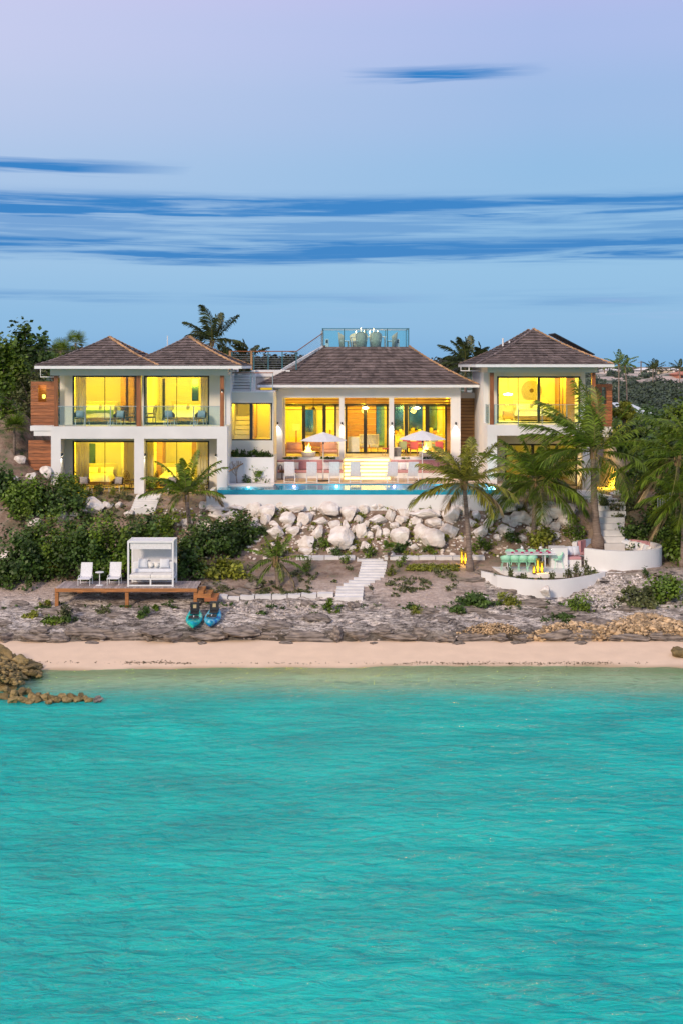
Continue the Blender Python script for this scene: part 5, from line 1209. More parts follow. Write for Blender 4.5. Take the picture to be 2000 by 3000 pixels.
# daybed
db = thing('daybed', 'white canopied daybed with cushions at the right of the timber deck', 'daybed', (X(446, 56.7), 56.7, KZ + .004)); l = db.location
hw, y0, y1, H = 1.05, 56.2, 57.4, 2.16; z0 = l.z
def rl(a, c, b_, d, e_, f_): return box('frame_rail', l.x + a, l.x + c, b_, d, z0 + e_, z0 + f_, WHITE, db)
for sx in (-1, 1):
    for y in (y0, y1 - .07): box('post', l.x + sx * hw - .04, l.x + sx * hw + .04, y, y + .08, z0, z0 + H, WHITE, db)
for y in (y0 + .004, y1 - .066): rl(-hw + .041, hw - .041, y, y + .07, H - .09, H - .004); rl(-hw + .041, hw - .041, y, y + .07, .33, .40); rl(-hw + .041, hw - .041, y, y + .07, .02, .09)
for sx in (-1, 1): rl(sx * hw - .035, sx * hw + .035, y0 + .081, y1 - .071, H - .09, H - .006); rl(sx * hw - .035, sx * hw + .035, y0 + .081, y1 - .071, .33, .40)
box('post', l.x - .035, l.x + .035, y0 + .006, y0 + .07, z0 + .09, z0 + .33, WHITE, db)
box('canopy', l.x - hw + .04, l.x + hw - .04, y0 + .08, y1 - .07, z0 + H - .05, z0 + H - .02, SLING, db)
box('front_valance', l.x - hw + .08, l.x + hw - .08, y0 + .09, y0 + .10, z0 + H - .40, z0 + H - .052, SLING, db); box('back_curtain', l.x - hw + .05, l.x + hw - .05, y1 - .10, y1 - .09, z0 + .40, z0 + H - .052, mat('grey_mesh_curtain', (.66, .65, .66), .9, .03, 10), db)
for sx in (-1, 1): box('mattress', l.x + (sx < 0) * (-hw + .05) + (sx > 0) * .005, l.x + (sx < 0) * -.005 + (sx > 0) * (hw - .05), y0 + .02, y1 - .15, z0 + .402, z0 + .56, LINEN, db, .03)
box('bolster', l.x - .95, l.x + .95, y0 + .62, y0 + .80, z0 + .562, z0 + .74, STRIPE, db, .06); box('backrest', l.x - .98, l.x + .98, y1 - .30, y1 - .16, z0 + .562, z0 + 1.04, SLING, db, .05)
for k, (dx, w, h, lb, m) in enumerate(((-.50, .46, .44, 'large striped pillow at the left of the daybed', STRIPE), (-.11, .27, .27, 'small round pillow left of centre on the daybed', LINEN), (.17, .27, .27, 'small round pillow right of centre on the daybed', LINEN), (.53, .46, .44, 'large striped pillow at the right of the daybed', STRIPE))):
    c = Vector((l.x + dx, y0 + .86, z0 + .75 + h / 2)); o = (MB().pillow(c, w, h, .16, Matrix.Rotation(R(-14), 3, 'X')) if h > .3 else MB().lathe([(.01, -.13), (.09, -.10), (.135, 0), (.09, .10), (.01, .13)], 14, c)).build('daybed_pillow', m, None, True, c); tag(o, lb, 'pillow', 'pillows on the daybed')

# ---- kayaks
def kayak(px, py, rz, label, cols, seed):
    base = on(px, py); t = thing('kayak', label, 'kayak', (0, 0, 0), 'kayaks on the rocks')
    M = bpy.data.materials.new('swirled_plastic_%d' % seed); M.use_nodes = True; N = M.node_tree.nodes; L = M.node_tree.links; bs = N['Principled BSDF']
    tc = N.new('ShaderNodeTexCoord'); no = N.new('ShaderNodeTexNoise'); no.inputs['Scale'].default_value = 1.9; no.inputs['Detail'].default_value = 2; no.inputs['Distortion'].default_value = 1.2; mp_ = N.new('ShaderNodeMapping'); mp_.inputs['Location'].default_value = (seed * 3.1, seed, 0)
    L.new(tc.outputs['Object'], mp_.inputs[0]); L.new(mp_.outputs[0], no.inputs['Vector']); rp_ = N.new('ShaderNodeValToRGB'); L.new(no.outputs[0], rp_.inputs[0])
    for e_, (p_, c_) in zip((rp_.color_ramp.elements[0], rp_.color_ramp.elements[1], rp_.color_ramp.elements.new(.5)), ((.36, cols[0]), (.66, cols[2]), (.5, cols[1]))): e_.position = p_; e_.color = (*c_, 1)
    L.new(rp_.outputs[0], bs.inputs['Base Color']); bs.inputs['Roughness'].default_value = .35
    n, m = 25, 20; Lk, Wk, Hk = 2.35, .84, .36; vs = []; fs = []
    for i in range(n + 1):
        u = i / n; y = (u - .5) * Lk; w = Wk / 2 * max(.015, math.sin(math.pi * u) ** .62); kl = .16 * (abs(2 * u - 1) ** 2.4)
        for j in range(m):
            a = 2 * math.pi * j / m; x = w * math.copysign(abs(math.cos(a)) ** .8, math.cos(a)); s = math.sin(a)
            z = (Hk * .55 + kl + s * Hk * .42) if s > 0 else (Hk * .55 + kl + s * (Hk * .55) * (1 - .2 * abs(math.cos(a))))
            if s > .35 and .22 < u < .80 and abs(x) < w * .62: z -= .13 * smooth(.22, .30, u) * smooth(.80, .72, u)
            vs.append((x, y, z))
    for i in range(n):
        for j in range(m): fs.append((i * m + j, i * m + (j + 1) % m, (i + 1) * m + (j + 1) % m, (i + 1) * m + j))
    fs += [tuple(range(m - 1, -1, -1)), tuple(n * m + j for j in range(m))]
    MB().add(vs, fs).build('hull', M, t, True)
    MB().obox((0, .62, .58), (.46, .07, .48), Matrix.Rotation(R(-14), 3, 'X')).build('seat_back', DARK, t, bevel=.04); MB().box(-.22, .22, .2, .58, .34, .40).build('seat', DARK, t, bevel=.02)
    MB().obox((0, .575, .62), (.16, .02, .18), Matrix.Rotation(R(-14), 3, 'X')).build('seat_patch', mat('tan_patch', (.5, .4, .22), .8), t)
    MB().box(-.26, .26, -.52, -.16, .395, .43).build('hatch', DARK, t, bevel=.06); MB().obox((0, -.32, .45), (.035, .18, .03)).build('hatch_strap', WHITE, t)
    MB().tube([(-.06, -.82, .50), (0, -.82, .545), (.06, -.82, .50)], .014, 6).build('carry_handle', DARK, t)
    for s in (-1, 1): MB().tube([(s * .2, .62, .72), (s * .33, .05, .46)], .010, 5).build('seat_strap', DARK, t)
    # lie along the slope
    a, c = ground_h(base.x, base.y), ground_h(base.x, base.y + 2.3)
    t.location = (base.x, base.y + 1.15, (a + c) / 2 + .03); t.scale = (.9, .9, .9); t.rotation_euler = (math.atan2(c - a, 2.3), 0, rz); return t
AQ = [(.0, .36, .50), (.0, .58, .42), (.10, .68, .05)]; AB = [(.0, .14, .58), (.0, .42, .62), (.0, .55, .38)]
kayak(560, 1856, .06, 'green and aqua swirled kayak, left of the pair on the rocks', AQ, 1); kayak(616, 1853, -.04, 'blue swirled kayak, right of the pair on the rocks', AB, 2)

# ================================================================ paths of white planks
def gmax(x0, x1, y0, y1): return max(ground_z(lerp(x0, x1, i / 4), lerp(y0, y1, j / 3)) for i in range(5) for j in range(4))
def path_plank(parent, px0, px1, py, D, dep, z, th=.10, name='plank', rz=0):
    z = max(z, gmax(X(px0, D), X(px1, D), D, D + dep) + .025); th = max(th, .3)
    return box(name, X(px0, D), X(px1, D), D, D + dep, z - th, z, CONC, parent)
p1 = tag(bpy.data.objects.new('shore_path', None), kind='structure'); COL.objects.link(p1)
pp = [635, 668, 703, 747, 796, 842, 882, 929, 978]
for a, c in zip(pp, pp[1:]):
    D = 57.0 + (a - 635) / 345 * .35; z = Z(1753 + (c - 635) * .006, D); path_plank(p1, a + 1, c - 2, 0, D, .5, z, .16)
p2 = tag(bpy.data.objects.new('garden_path_steps', None), kind='structure'); COL.objects.link(p2)
rows = [(981, 1062, 1757), (983, 1063, 1746), (984, 1064, 1735), (986, 1065, 1724), (1005, 1083, 1714), (1020, 1097, 1704), (1035, 1113, 1696.5), (1049, 1124, 1689), (1051, 1127, 1682), (1053, 1129, 1675), (1055, 1131, 1668.5), (1057, 1132, 1662), (1058, 1133, 1656), (1045, 1122, 1650)]
Ds_ = [57.0]
for i, (a, c, py) in enumerate(rows):
    D = 57.0 + i * .36; z = Z(py, D); g_ = ground_h(X((a + c) / 2, D), D)
    z = max(z, gmax(X(a, D), X(c, D), D, D + .34) + .02); box('plank', X(a, D), X(c, D), D, D + .34, min(z - .2, g_ - .1), z, CONC, p2)
p3 = tag(bpy.data.objects.new('upper_path', None), kind='structure'); COL.objects.link(p3)
for pts in ([(866, 1641), (912, 1642), (950, 1643.5), (994, 1645), (1040, 1647)], [(1124, 1650), (1180, 1648), (1226, 1646), (1275, 1643), (1325, 1640), (1370, 1634), (1420, 1628)]):
    for (a, pa), (c, pc) in zip(pts, pts[1:]):
        D = 61.9; path_plank(p3, a + 1, c - 1, 0, D, .6, Z((pa + pc) / 2, D), .14)
p4_ = tag(bpy.data.objects.new('guest_path', None), kind='structure'); COL.objects.link(p4_)
for i in range(9):
    f = i / 8; py = lerp(1490, 1456, f); D = 65.0 + i * .24; box('plank', X(lerp(383, 404, f), D), X(lerp(455, 474, f), D), D, D + .22, Z(py, D) - .35, max(Z(py, D), gmax(X(400, D), X(460, D), D, D + .22) + .03), CONC, p4_)
# right-hand garden stair
gs = thing('garden_stair', 'curving flight of white steps climbing beside the tall palm', 'stair', (X(1790, 63), 63, 2.6))
edges = [(1740, 1830, 1606), (1742, 1829, 1597), (1744, 1828, 1590), (1744, 1828, 1583), (1744, 1829, 1575), (1744, 1833, 1566), (1742, 1832, 1555), (1738, 1831, 1544), (1722, 1809, 1532), (1706, 1793, 1521), (1692, 1776, 1509), (1680, 1763, 1499), (1668, 1752, 1489), (1660, 1745, 1479), (1654, 1738, 1470), (1648, 1733, 1461)]
for i, (a, c, py) in enumerate(edges):
    D = 62.9 + i * .37; z = max(Z(py - 4, D), gmax(X(a, D), X(c, D), D, D + .42) + .03); box('tread', X(a, D), X(c, D), D, D + .42, z - .60, z, CONC, gs)
# ================================================================ dining terrace on the right
TZ = 2.22
dt = thing('dining_terrace', 'white curved dining terrace with low planter wall on the shore rocks', 'terrace', (X(1600, 60), 60, 1.5))
tc_x, tc_y = X(1590, 60.4), 61.2
poly = [(tc_x + 2.55 * math.cos(a), tc_y + 2.3 * math.sin(a)) for a in [math.pi * (1 + k / 24) for k in range(25)]] + [(tc_x + 2.55, 63.0), (tc_x - 2.55, 63.0)]
MB().prism(poly, 1.2, TZ).build('terrace_floor', STUCCO, dt)
x0, x1 = X(1412, 58.8), X(1775, 58.8); n = 28; ow_ = []; iw_ = []
for k in range(n + 1):
    f = k / n; x = lerp(x0, x1, f); s_ = math.sin(math.pi * (f ** .9)); y = 59.0 - 1.75 * s_ + (.25 if f < .1 else 0); ow_.append((x, y)); iw_.append((x, y + .2))
b = MB(); vs = []; fs = []
for (a, c) in zip(ow_, iw_):
    zt_ = TZ + .06 - .10 * math.sin(math.pi * (a[0] - x0) / (x1 - x0)); vs += [(a[0], a[1], .9), (a[0], a[1], zt_), (c[0], c[1], zt_), (c[0], c[1], .9)]
for i in range(n):
    for k in range(3): fs.append((4 * i + k, 4 * i + 4 + k, 4 * i + 5 + k, 4 * i + 1 + k))
fs += [(0, 1, 2, 3), (4 * n + 3, 4 * n + 2, 4 * n + 1, 4 * n)]
b.add(vs, fs).build('planter_wall', STUCCO, dt)
b = MB(); poly2 = iw_ + [(x1, 59.6), (x0, 59.6)]; b.prism(poly2, 1.0, TZ - .22).build('planter_soil', MATS['dark_soil'], dt)
# round banquette
bcx, bcy, br = X(1806, 61.6), 61.7, 2.28
bq = thing('round_banquette', 'circular white walled banquette with pink and striped cushions', 'banquette', (bcx, bcy, TZ))
MB().ring(bcx, bcy, br - .24, br, 1.3, TZ + 1.02, R(213), R(518), 60).build('wall', STUCCO, bq, False)
MB().prism([(bcx + (br + .5) * math.cos(a), bcy + (br + .2) * math.sin(a)) for a in [2 * math.pi * k / 40 for k in range(40)]], 1.2, TZ - .002).build('floor', STUCCO, bq)
MB().ring(bcx, bcy, 1.25, br - .242, TZ, TZ + .34, R(215), R(516), 50).build('seat_base', STUCCO, bq); MB().ring(bcx, bcy, 1.22, br - .243, TZ + .342, TZ + .48, R(216), R(515), 50).build('seat_cushion', PINK, bq)
for k in range(7):
    a0 = R(20 + k * 19); MB().ring(bcx, bcy, br - .40, br - .243, TZ + .482, TZ + 1.06, a0, a0 + R(18.4), 6).build('back_cushion', (PINK, PINK, mat('pale_blue_fabric', (.42, .52, .70), .9, .05, 6))[k % 3], bq)
box('end_block', X(1614, 60.6), X(1662, 60.6), 60.6, 61.5, TZ, TZ + 1.0, STUCCO, bq); box('end_seat', X(1660, 60.9), X(1702, 60.9), 60.9, 61.6, TZ + .002, TZ + .36, STUCCO, bq); box('end_cushion', X(1660, 60.9), X(1702, 60.9), 60.88, 61.6, TZ + .362, TZ + .50, PINK, bq, .03)
for k in range(3):
    l = Vector((X(1664 + 12 * k, 61.3), 61.35, TZ + .76)); o = MB().pillow(l, .40, .46, .16, Matrix.Rotation(.5, 3, 'Z') @ Matrix.Rotation(R(-15), 3, 'X')).build('throw_pillow', STRIPE, None, True, l); tag(o, f"striped pillow at the open end of the banquette, {['left', 'middle', 'right'][k]} of three", 'pillow', 'striped pillows on the banquette')
for k, ang in enumerate((60, 48, 38, 28, 14, 2)):
    a = R(ang); l = Vector((bcx + (br - .62) * math.cos(a), bcy + (br - .62) * math.sin(a), TZ + .80 - .02 * k)); o = MB().pillow(l, .48, .48, .2, Matrix.Rotation(a - math.pi / 2 + .1, 3, 'Z') @ Matrix.Rotation(R(-16), 3, 'X')).build('throw_pillow', STRIPE if k % 2 == 0 else LINEN, None, True, l); tag(o, f"pillow along the far curve of the banquette, {['first', 'second', 'third', 'fourth', 'fifth', 'sixth'][k]} after the pink back cushions", 'pillow', 'pillows along the banquette back')
for k, px in enumerate((1705, 1724)):
    l = Vector((X(px, 60.3), 60.35 , TZ + .99)); 
# table and mint chairs
MINT = mat('mint_green_plastic', (.36, .74, .52), .5, .05, 5)
def mint_chair():
    t = thing('mint_chair', 'x', 'chair', (0, 0, 0), 'mint chairs around the terrace table')
    b = MB(); n = 12; vs = []; fs = []
    for i in range(n + 1):
        a = math.pi * (-.12 + 1.24 * i / n); h = .66 + .14 * max(0, math.sin(a)); x, y = .28 * math.cos(a), .02 + .25 * math.sin(a)
        vs += [(x * .8, y * .8, .45), (x * 1.04, y * 1.08, h), (x * .99, y * 1.02, h), (x * .74, y * .74, .45)]
    for i in range(n):
        for k in range(4):
            fs.append((4 * i + k, 4 * i + (k + 1) % 4, 4 * i + 4 + (k + 1) % 4, 4 * i + 4 + k))
    b.add(vs, fs).build('shell', MINT, t, True); MB().lathe([(.02, .42), (.22, .43), (.24, .46), (.02, .46)], 16).build('seat', MINT, t, True)
    for sx in (-1, 1):
        for sy in (-1, 1): MB().tube([(sx * .25, sy * .24, 0), (sx * .15, sy * .15, .43)], .014, 6).build('leg', MINT, t)
    return Proto(t)
MC = mint_chair(); tz = TZ + .003
tt = thing('terrace_table', 'long white table laid with pink napkins on the dining terrace', 'table', (X(1553, 60.6), 60.6, tz)); ty0, ty1 = 60.15, 61.05
box('table_top', X(1482, 60.6), X(1624, 60.6), ty0, ty1, tz + .72, tz + .76, WHITE, tt, .01)
for px in (1488, 1592):
    for y in (ty0 + .08, ty1 - .08): MB().tube([(X(px, 60.6), y, tz), (X(px, 60.6), y, tz + .72)], .028, 8).build('leg', WHITE, tt)
ordn = ['first', 'second', 'third', 'fourth', 'fifth']
for k, px in enumerate((1480, 1506, 1530, 1556)): MC.put((X(px, 59.9), 59.85, tz), math.pi + random.uniform(-.25, .25), f'mint green chair on the near side of the terrace table, {ordn[k]} from the left')
for k, px in enumerate((1496, 1526, 1560, 1600)): MC.put((X(px, 61.3), 61.4, tz), random.uniform(-.25, .25), f'mint green chair on the far side of the terrace table, {ordn[k]} from the left')
MC.put((X(1632, 60.5), 60.5, tz), -1.4, 'mint green chair at the banquette end of the terrace table')
NAP = mat('magenta_napkin', (.42, .03, .12), .9, .08, 6)
for k, (px, y) in enumerate(((1500, 60.35), (1529, 60.35), (1556, 60.35), (1583, 60.35), (1608, 60.35), (1512, 60.85), (1542, 60.85), (1572, 60.85), (1602, 60.85))):
    l = Vector((X(px, y), y, tz + .762)); t = thing('place_setting', f"white plate with magenta napkin on the terrace table, {'near' if y < 60.5 else 'far'} side, {ordn[k % 5] if k < 5 else ordn[k - 5]} from the left", 'plate', l, 'place settings')
    MB().lathe([(.06, 0), (.13, .012), (.13, .018)], 16, l).build('plate', WHITE, t); MB().pillow(l + Vector((0, 0, .05)), .16, .09, .09, Matrix.Rotation(R(80), 3, 'X')).build('napkin', NAP, t, True)
    lg = l + Vector((.13, .1, 0)); g = MB().lathe([(.03, 0), (.006, .01), (.006, .09), (.035, .14), (.03, .20)], 10, lg).build('wine_glass', glass('clear_glass', (.9, .93, .95), .08), None, True, lg); tag(g, f"wine glass on the terrace table, {'near' if y < 60.5 else 'far'} side, {ordn[k % 5] if k < 5 else ordn[k - 5]} from the left", 'glass', 'wine glasses')
for k, px in enumerate((1528, 1582)):
    l = Vector((X(px, 60.6), 60.6, tz + .762)); t = thing('table_lamp', f"small white mushroom lamp on the terrace table, {['left', 'right'][k]} of two", 'lamp', l, 'terrace table lamps')
    MB().lathe([(.05, 0), (.012, .02), (.012, .24)], 10, l).build('stem', WHITE, t); MB().lathe([(.09, .22), (.05, .32), (.005, .33)], 14, l).build('lamp_shade', WHITE, t)
# gold lanterns
GOLD = mat('gold_metal', (.75, .48, .08), .3, .06, 5, metal=.9); GG = lamp_mat('lantern_glow', (1, .60, .04), .9)
def lantern(px, D, z, h, w, label):
    l = Vector((X(px, D), D, z)); t = thing('lantern', label, 'lantern', l, 'gold lanterns')
    for sx in (-1, 1):
        for sy in (-1, 1): box('post', l.x + sx * w / 2 - .02, l.x + sx * w / 2 + .02, l.y + sy * w / 2 - .02, l.y + sy * w / 2 + .02, z, z + h, GOLD, t)
    box('base', l.x - w / 2 - .03, l.x + w / 2 + .03, l.y - w / 2 - .03, l.y + w / 2 + .03, z - .02, z + .03, GOLD, t); box('top', l.x - w / 2 - .03, l.x + w / 2 + .03, l.y - w / 2 - .03, l.y + w / 2 + .03, z + h, z + h + .03, GOLD, t)
    MB().lathe([(w * .25, .03), (w * .25, h * .9)], 12, l).build('candle', GG, t)
    pl = bpy.data.lights.new('glow', 'POINT'); pl.energy = 8; pl.color = (1, .62, .08); pl.shadow_soft_size = .06; po = bpy.data.objects.new('glow', pl); COL.objects.link(po); po.parent = t; po.location = (0, -w * .8, h * .35)
lantern(1574, 59.1, TZ + .022, .66, .11, 'tall gold lantern at the front edge of the dining terrace'); lantern(1563, 58.95, TZ + .022, .34, .09, 'short gold lantern in front of the tall one on the dining terrace'); lantern(1586, 59.2, TZ + .022, .5, .10, 'gold lantern right of the tall one on the dining terrace')
zl = ground_h(X(1358, 61.2), 61.2) + .06
lantern(1362, 61.2, zl, .6, .11, 'gold lantern beside the palm trunk at the end of the upper path'); lantern(1351, 61.4, zl, .66, .10, 'dark gold lantern left of the palm trunk lantern'); 
# ================================================================ rocks
LIME = mat('white_limestone', (.90, .86, .81), .9, .15, 1.3, bump=1.0, bscale=5, col2=(.60, .51, .44), detail=10)
TAN = mat('tan_limestone', (.58, .42, .25), .9, .2, 2.5, bump=.8, bscale=8, rnd=.5, col2=(.27, .19, .11), detail=8)
GREYR = mat('grey_karst', (.40, .335, .28), .95, .3, 1.8, bump=1.0, bscale=6, col2=(.022, .018, .015), detail=12, stretch=(1, 1, 3))
MOSS = mat('ochre_shore_rock', (.36, .26, .11), .9, .3, 1.8, bump=1.0, bscale=8, rnd=.3, col2=(.13, .10, .035), detail=8)
PALE = mat('pale_rubble', (.60, .53, .48), .95, .2, 3, bump=.8, bscale=9, rnd=.35, col2=(.36, .31, .28))
def rock_mesh(name, seed, sub, material, cuts=13, flat=1.0, rough=.10):
    rn = random.Random(seed); bm = bmesh.new(); bmesh.ops.create_icosphere(bm, subdivisions=sub, radius=1)
    pl = []
    for i in range(cuts):
        d = Vector((rn.gauss(0, 1), rn.gauss(0, 1), rn.gauss(0, 1))).normalized(); pl.append((d, rn.uniform(.50, .82)))
    o = Vector((seed * 3.7, seed * 1.3, 0))
    for v in bm.verts:
        p = v.co.copy()
        for d, h in pl:
            k = p.dot(d) - h
            if k > 0: p -= d * k * .97
        n = noise.noise(p * 1.6 + o) * rough * 1.6 + noise.noise(p * 4 + o) * rough * .6 + noise.noise(p * 9 + o) * rough * .25
        v.co = p * (1 + n); v.co.z *= flat
    me = bpy.data.meshes.new(name); bm.to_mesh(me); bm.free()
    at = me.attributes.new('rnd', 'FLOAT', 'FACE'); at.data.foreach_set('value', np.full(len(me.polygons), rn.random(), dtype=np.float32))
    me.materials.append(material); return me
BOULD = [rock_mesh('boulder', 10 + i, 4, LIME, 13, 1.0, .075) for i in range(9)]
def put_rock(name, me, loc, size, label=None, cat=None, group=None, rot=None, parent=None):
    o = bpy.data.objects.new(name, me); COL.objects.link(o); o.location = loc; o.scale = size
    o.rotation_euler = rot if rot else (random.uniform(-.25, .25), random.uniform(-.25, .25), random.uniform(0, 6.28))
    return tag(o, label, cat, group)
B5 = [(325,215,90,100),(410,230,110,110),(500,185,90,60),(180,250,105,65),(545,270,125,75),(660,270,95,85),(763,290,95,60),(590,200,140,50),(675,170,75,40),(815,215,160,95),(850,165,110,40),(930,180,45,60),(945,235,110,100),(1045,215,70,70),(1130,280,115,70),(1010,275,60,60),(850,310,80,60),(925,320,50,75),(975,340,35,50),(1025,355,75,110),(1215,250,65,90),(1300,230,85,60),(1290,275,85,50),(1385,295,90,60),(1400,240,110,50),(1500,245,110,60),(1500,300,120,50),(1245,315,70,40),(1120,330,65,40),(1185,370,60,60),(1280,390,120,130),(1140,370,55,75),(1080,380,50,45),(745,370,85,100),(895,400,200,130),(670,430,120,95),(665,480,90,50),(465,360,110,90),(580,350,90,60),(1420,370,130,90),(270,275,50,45),(330,290,50,60),(310,315,65,45),(90,250,100,50),(215,195,150,40),(60,200,130,40),(10,320,60,90),(400,275,70,80),(1050,455,90,60),(840,480,80,50),(960,465,60,40),(1340,430,40,40),(455,305,70,40),(1110,185,60,50),(1155,190,80,40),(720,205,50,35),(60,340,70,70),(1225,200,60,35),(700,330,50,30),(540,320,60,35),(130,330,60,50),(360,330,70,50),(1060,300,45,40),(620,310,40,40)]
B6 = [(85,210,170,60),(240,215,125,90),(35,258,80,55),(140,258,110,45),(60,320,100,90),(130,360,155,110),(225,305,110,80),(410,312,100,65),(545,305,105,75),(485,215,85,75),(640,235,135,80),(560,175,120,50),(860,190,190,85),(770,250,90,70),(800,205,110,60),(780,150,100,40),(380,220,60,60),(690,170,50,40),(330,160,60,45),(20,400,60,40),(290,345,35,30),(500,345,50,35),(690,300,50,40),(830,280,80,50),(470,160,80,50),(620,165,80,45),(720,215,80,60),(740,310,70,50),(600,260,60,45),(450,260,70,50),(880,255,80,55),(820,330,70,50),(650,350,60,40),(905,225,60,40),(560,240,60,50),(350,260,60,50),(310,190,70,50)]
B4 = [(1225,300,75,65),(1325,320,95,80),(1400,350,80,80),(1140,280,80,40),(1520,245,100,60),(1430,250,120,50),(1385,200,90,40),(1060,320,70,50),(1340,180,60,50),(1470,290,60,50),(620,190,140,110),(700,180,90,50),(560,210,90,60),(400,260,120,70),(480,250,80,50),(850,235,80,40),(230,300,110,60),(780,180,60,40)]
allb = [(600 + a * .4464, 1400 + b * .4464, w * .4464, h * .4464) for a, b, w, h in B5] + [(1200 + a * .5102, 1400 + b * .5102, w * .5102, h * .5102) for a, b, w, h in B6] + [(a * .4464, 1400 + b * .4464, w * .4464, h * .4464) for a, b, w, h in B4]
allb.sort(key=lambda t: t[0]); cnt = {}
ORD = lambda n: f"{n}{'th' if 10 < n % 100 < 14 else {1: 'st', 2: 'nd', 3: 'rd'}.get(n % 10, 'th')}"
pend = []
for px, py, w, h in allb:
    D = hit(px, py + h * .25, 61.5); s_ = D / F; x = X(px, D); g_ = ground_h(x, D)
    row = 'top' if py < 1510 else 'middle' if py < 1555 else 'bottom'
    side = 'left of the pool end' if px < 600 else 'under the pool wall' if px < 1440 else 'below the bedroom wing'
    sz = 'large' if w * h > 2600 else 'medium' if w * h > 1100 else 'small'
    pend.append((px, py, D, x, g_, w * s_ / 2 * 1.06, h * s_ / 2 * 1.1, (sz, row, side)))
for p in pend:
    k = p[7]; cnt[k] = cnt.get(k, 0) + 1
    put_rock('boulder', BOULD[int(p[0] * 7 + p[1]) % 9], (p[3], p[2], Z(p[1], p[2])), (p[5] * 1.12, p[5] * .9, p[6] * 1.18),
             f"{k[0]} white boulder, {k[1]} row {k[2]}, {ORD(cnt[k])} from the left", 'boulder', 'limestone boulders on the slope', rot=(0, 0, random.choice((0, math.pi)) + random.uniform(-.35, .35)))
def scatter(name, n, fn, size, material, kind='stuff', sub=1, label=None, flat=(.3, .7), seed=1):
    """many small stones as one mesh"""
    rn = random.Random(seed); base = []
    for i in range(6):
        me = rock_mesh('tmp', 900 + i + seed, sub, material, 10, 1, .08); co = np.empty(len(me.vertices) * 3, dtype=np.float32); me.vertices.foreach_get('co', co)
        fc = np.array([p.vertices[:] for p in me.polygons], dtype=np.int32); base.append((co.reshape(-1, 3), fc)); bpy.data.meshes.remove(me)
    VS, FS, RD = [], [], []; off = 0
    for k in range(n):
        q = fn(rn)
        if q is None: continue
        v, f = base[rn.randrange(6)]; s_ = size(rn) * (q[3] if len(q) > 3 else 1); a = rn.uniform(0, 6.28); ca, sa = math.cos(a), math.sin(a); fl_ = rn.uniform(*flat)
        tl = rn.uniform(-.6, .6); cb, sb = math.cos(tl), math.sin(tl); m = np.array([[1, 0, 0], [0, cb, -sb], [0, sb, cb]]) @ np.array([[ca, -sa, 0], [sa, ca, 0], [0, 0, 1]]) @ np.diag([1, rn.uniform(.5, .85), fl_]); vv = (v @ m.T) * s_ + np.array(q[:3]); VS.append(vv); FS.append(f + off); off += len(v); RD.append(np.full(len(f), rn.random()))
    me = np_mesh(name, np.concatenate(VS), np.concatenate(FS), np.concatenate(RD), material, False); o = link(name, me); o['kind'] = kind
    return o
def region(px0, px1, py0, py1, dens=None, lift=.0):
    def f(rn):
        px, py = rn.uniform(px0, px1), rn.uniform(py0, py1)
        if dens and rn.random() > dens(px, py): return None
        d = hit(px, py); x = X(px, d); return (x, d, ground_z(x, d) + lift)
    return f
# pale rubble over the shelf and slopes
scatter('rubble', 1500, region(0, 2000, 1730, 1880, lambda px, py: .25 + .75 * max(0, nz(px * .012, py * .03) + .35)), lambda r: r.uniform(.03, .10) * (1 if r.random() < .85 else 1.8), PALE, seed=3)
scatter('path_rubble', 500, region(640, 1010, 1766, 1800), lambda r: r.uniform(.04, .11), PALE, seed=5)
scatter('terrace_rubble', 700, region(1690, 1880, 1685, 1790, lambda px, py: 1 if abs((px - 1790) - (1735 - py) * .6) < 75 else .1), lambda r: r.uniform(.05, .13), mat('white_rubble', (.66, .60, .56), .95, .15, 3, bump=.7, bscale=9, rnd=.3), seed=6)
scatter('slope_rubble', 1300, region(430, 1700, 1490, 1640), lambda r: r.uniform(.05, .15) * (1 if r.random() < .88 else 1.9), LIME, seed=7)
def pile(cx, cy, w, h, top):
    def f(rn):
        u = rn.gauss(0, .42); 
        if abs(u) > 1: return None
        px = cx + u * w; t = rn.random(); py = cy + h * .5 - t * h * (1 - u * u)
        d = hit(px, min(py + 14, cy + h * .5)); x = X(px, d); return (x, d + .2 * (rn.random() - .3), max(ground_z(x, d), Z(py, d)) , 1)
    return f
scatter('tan_stone_heap', 420, pile(1440, 1842, 110, 34, 0), lambda r: r.uniform(.04, .12), TAN, seed=11)
scatter('tan_stone_heap', 900, pile(1680, 1850, 160, 56, 0), lambda r: r.uniform(.05, .14) * (1 if r.random() < .9 else 1.9), TAN, seed=12)
scatter('tan_stone_heap', 950, pile(1890, 1830, 170, 62, 0), lambda r: r.uniform(.05, .15) * (1 if r.random() < .9 else 1.9), TAN, seed=13)
scatter('wash_line_weed', 700, lambda rn: (lambda px: (lambda x, y: (x, y, beach_h(x, y) + .01))(X(px, 49.9), 49.95 + .12 * nz(px * .01, 2) + rn.gauss(0, .10)))(rn.choice((rn.uniform(1180, 1800), rn.uniform(1180, 1800), rn.uniform(360, 560), rn.uniform(100, 1900)))), lambda r: r.uniform(.015, .05), mat('dark_seaweed', (.085, .06, .022), .9, .3, 8, bump=.4), seed=14, flat=(.2, .4))
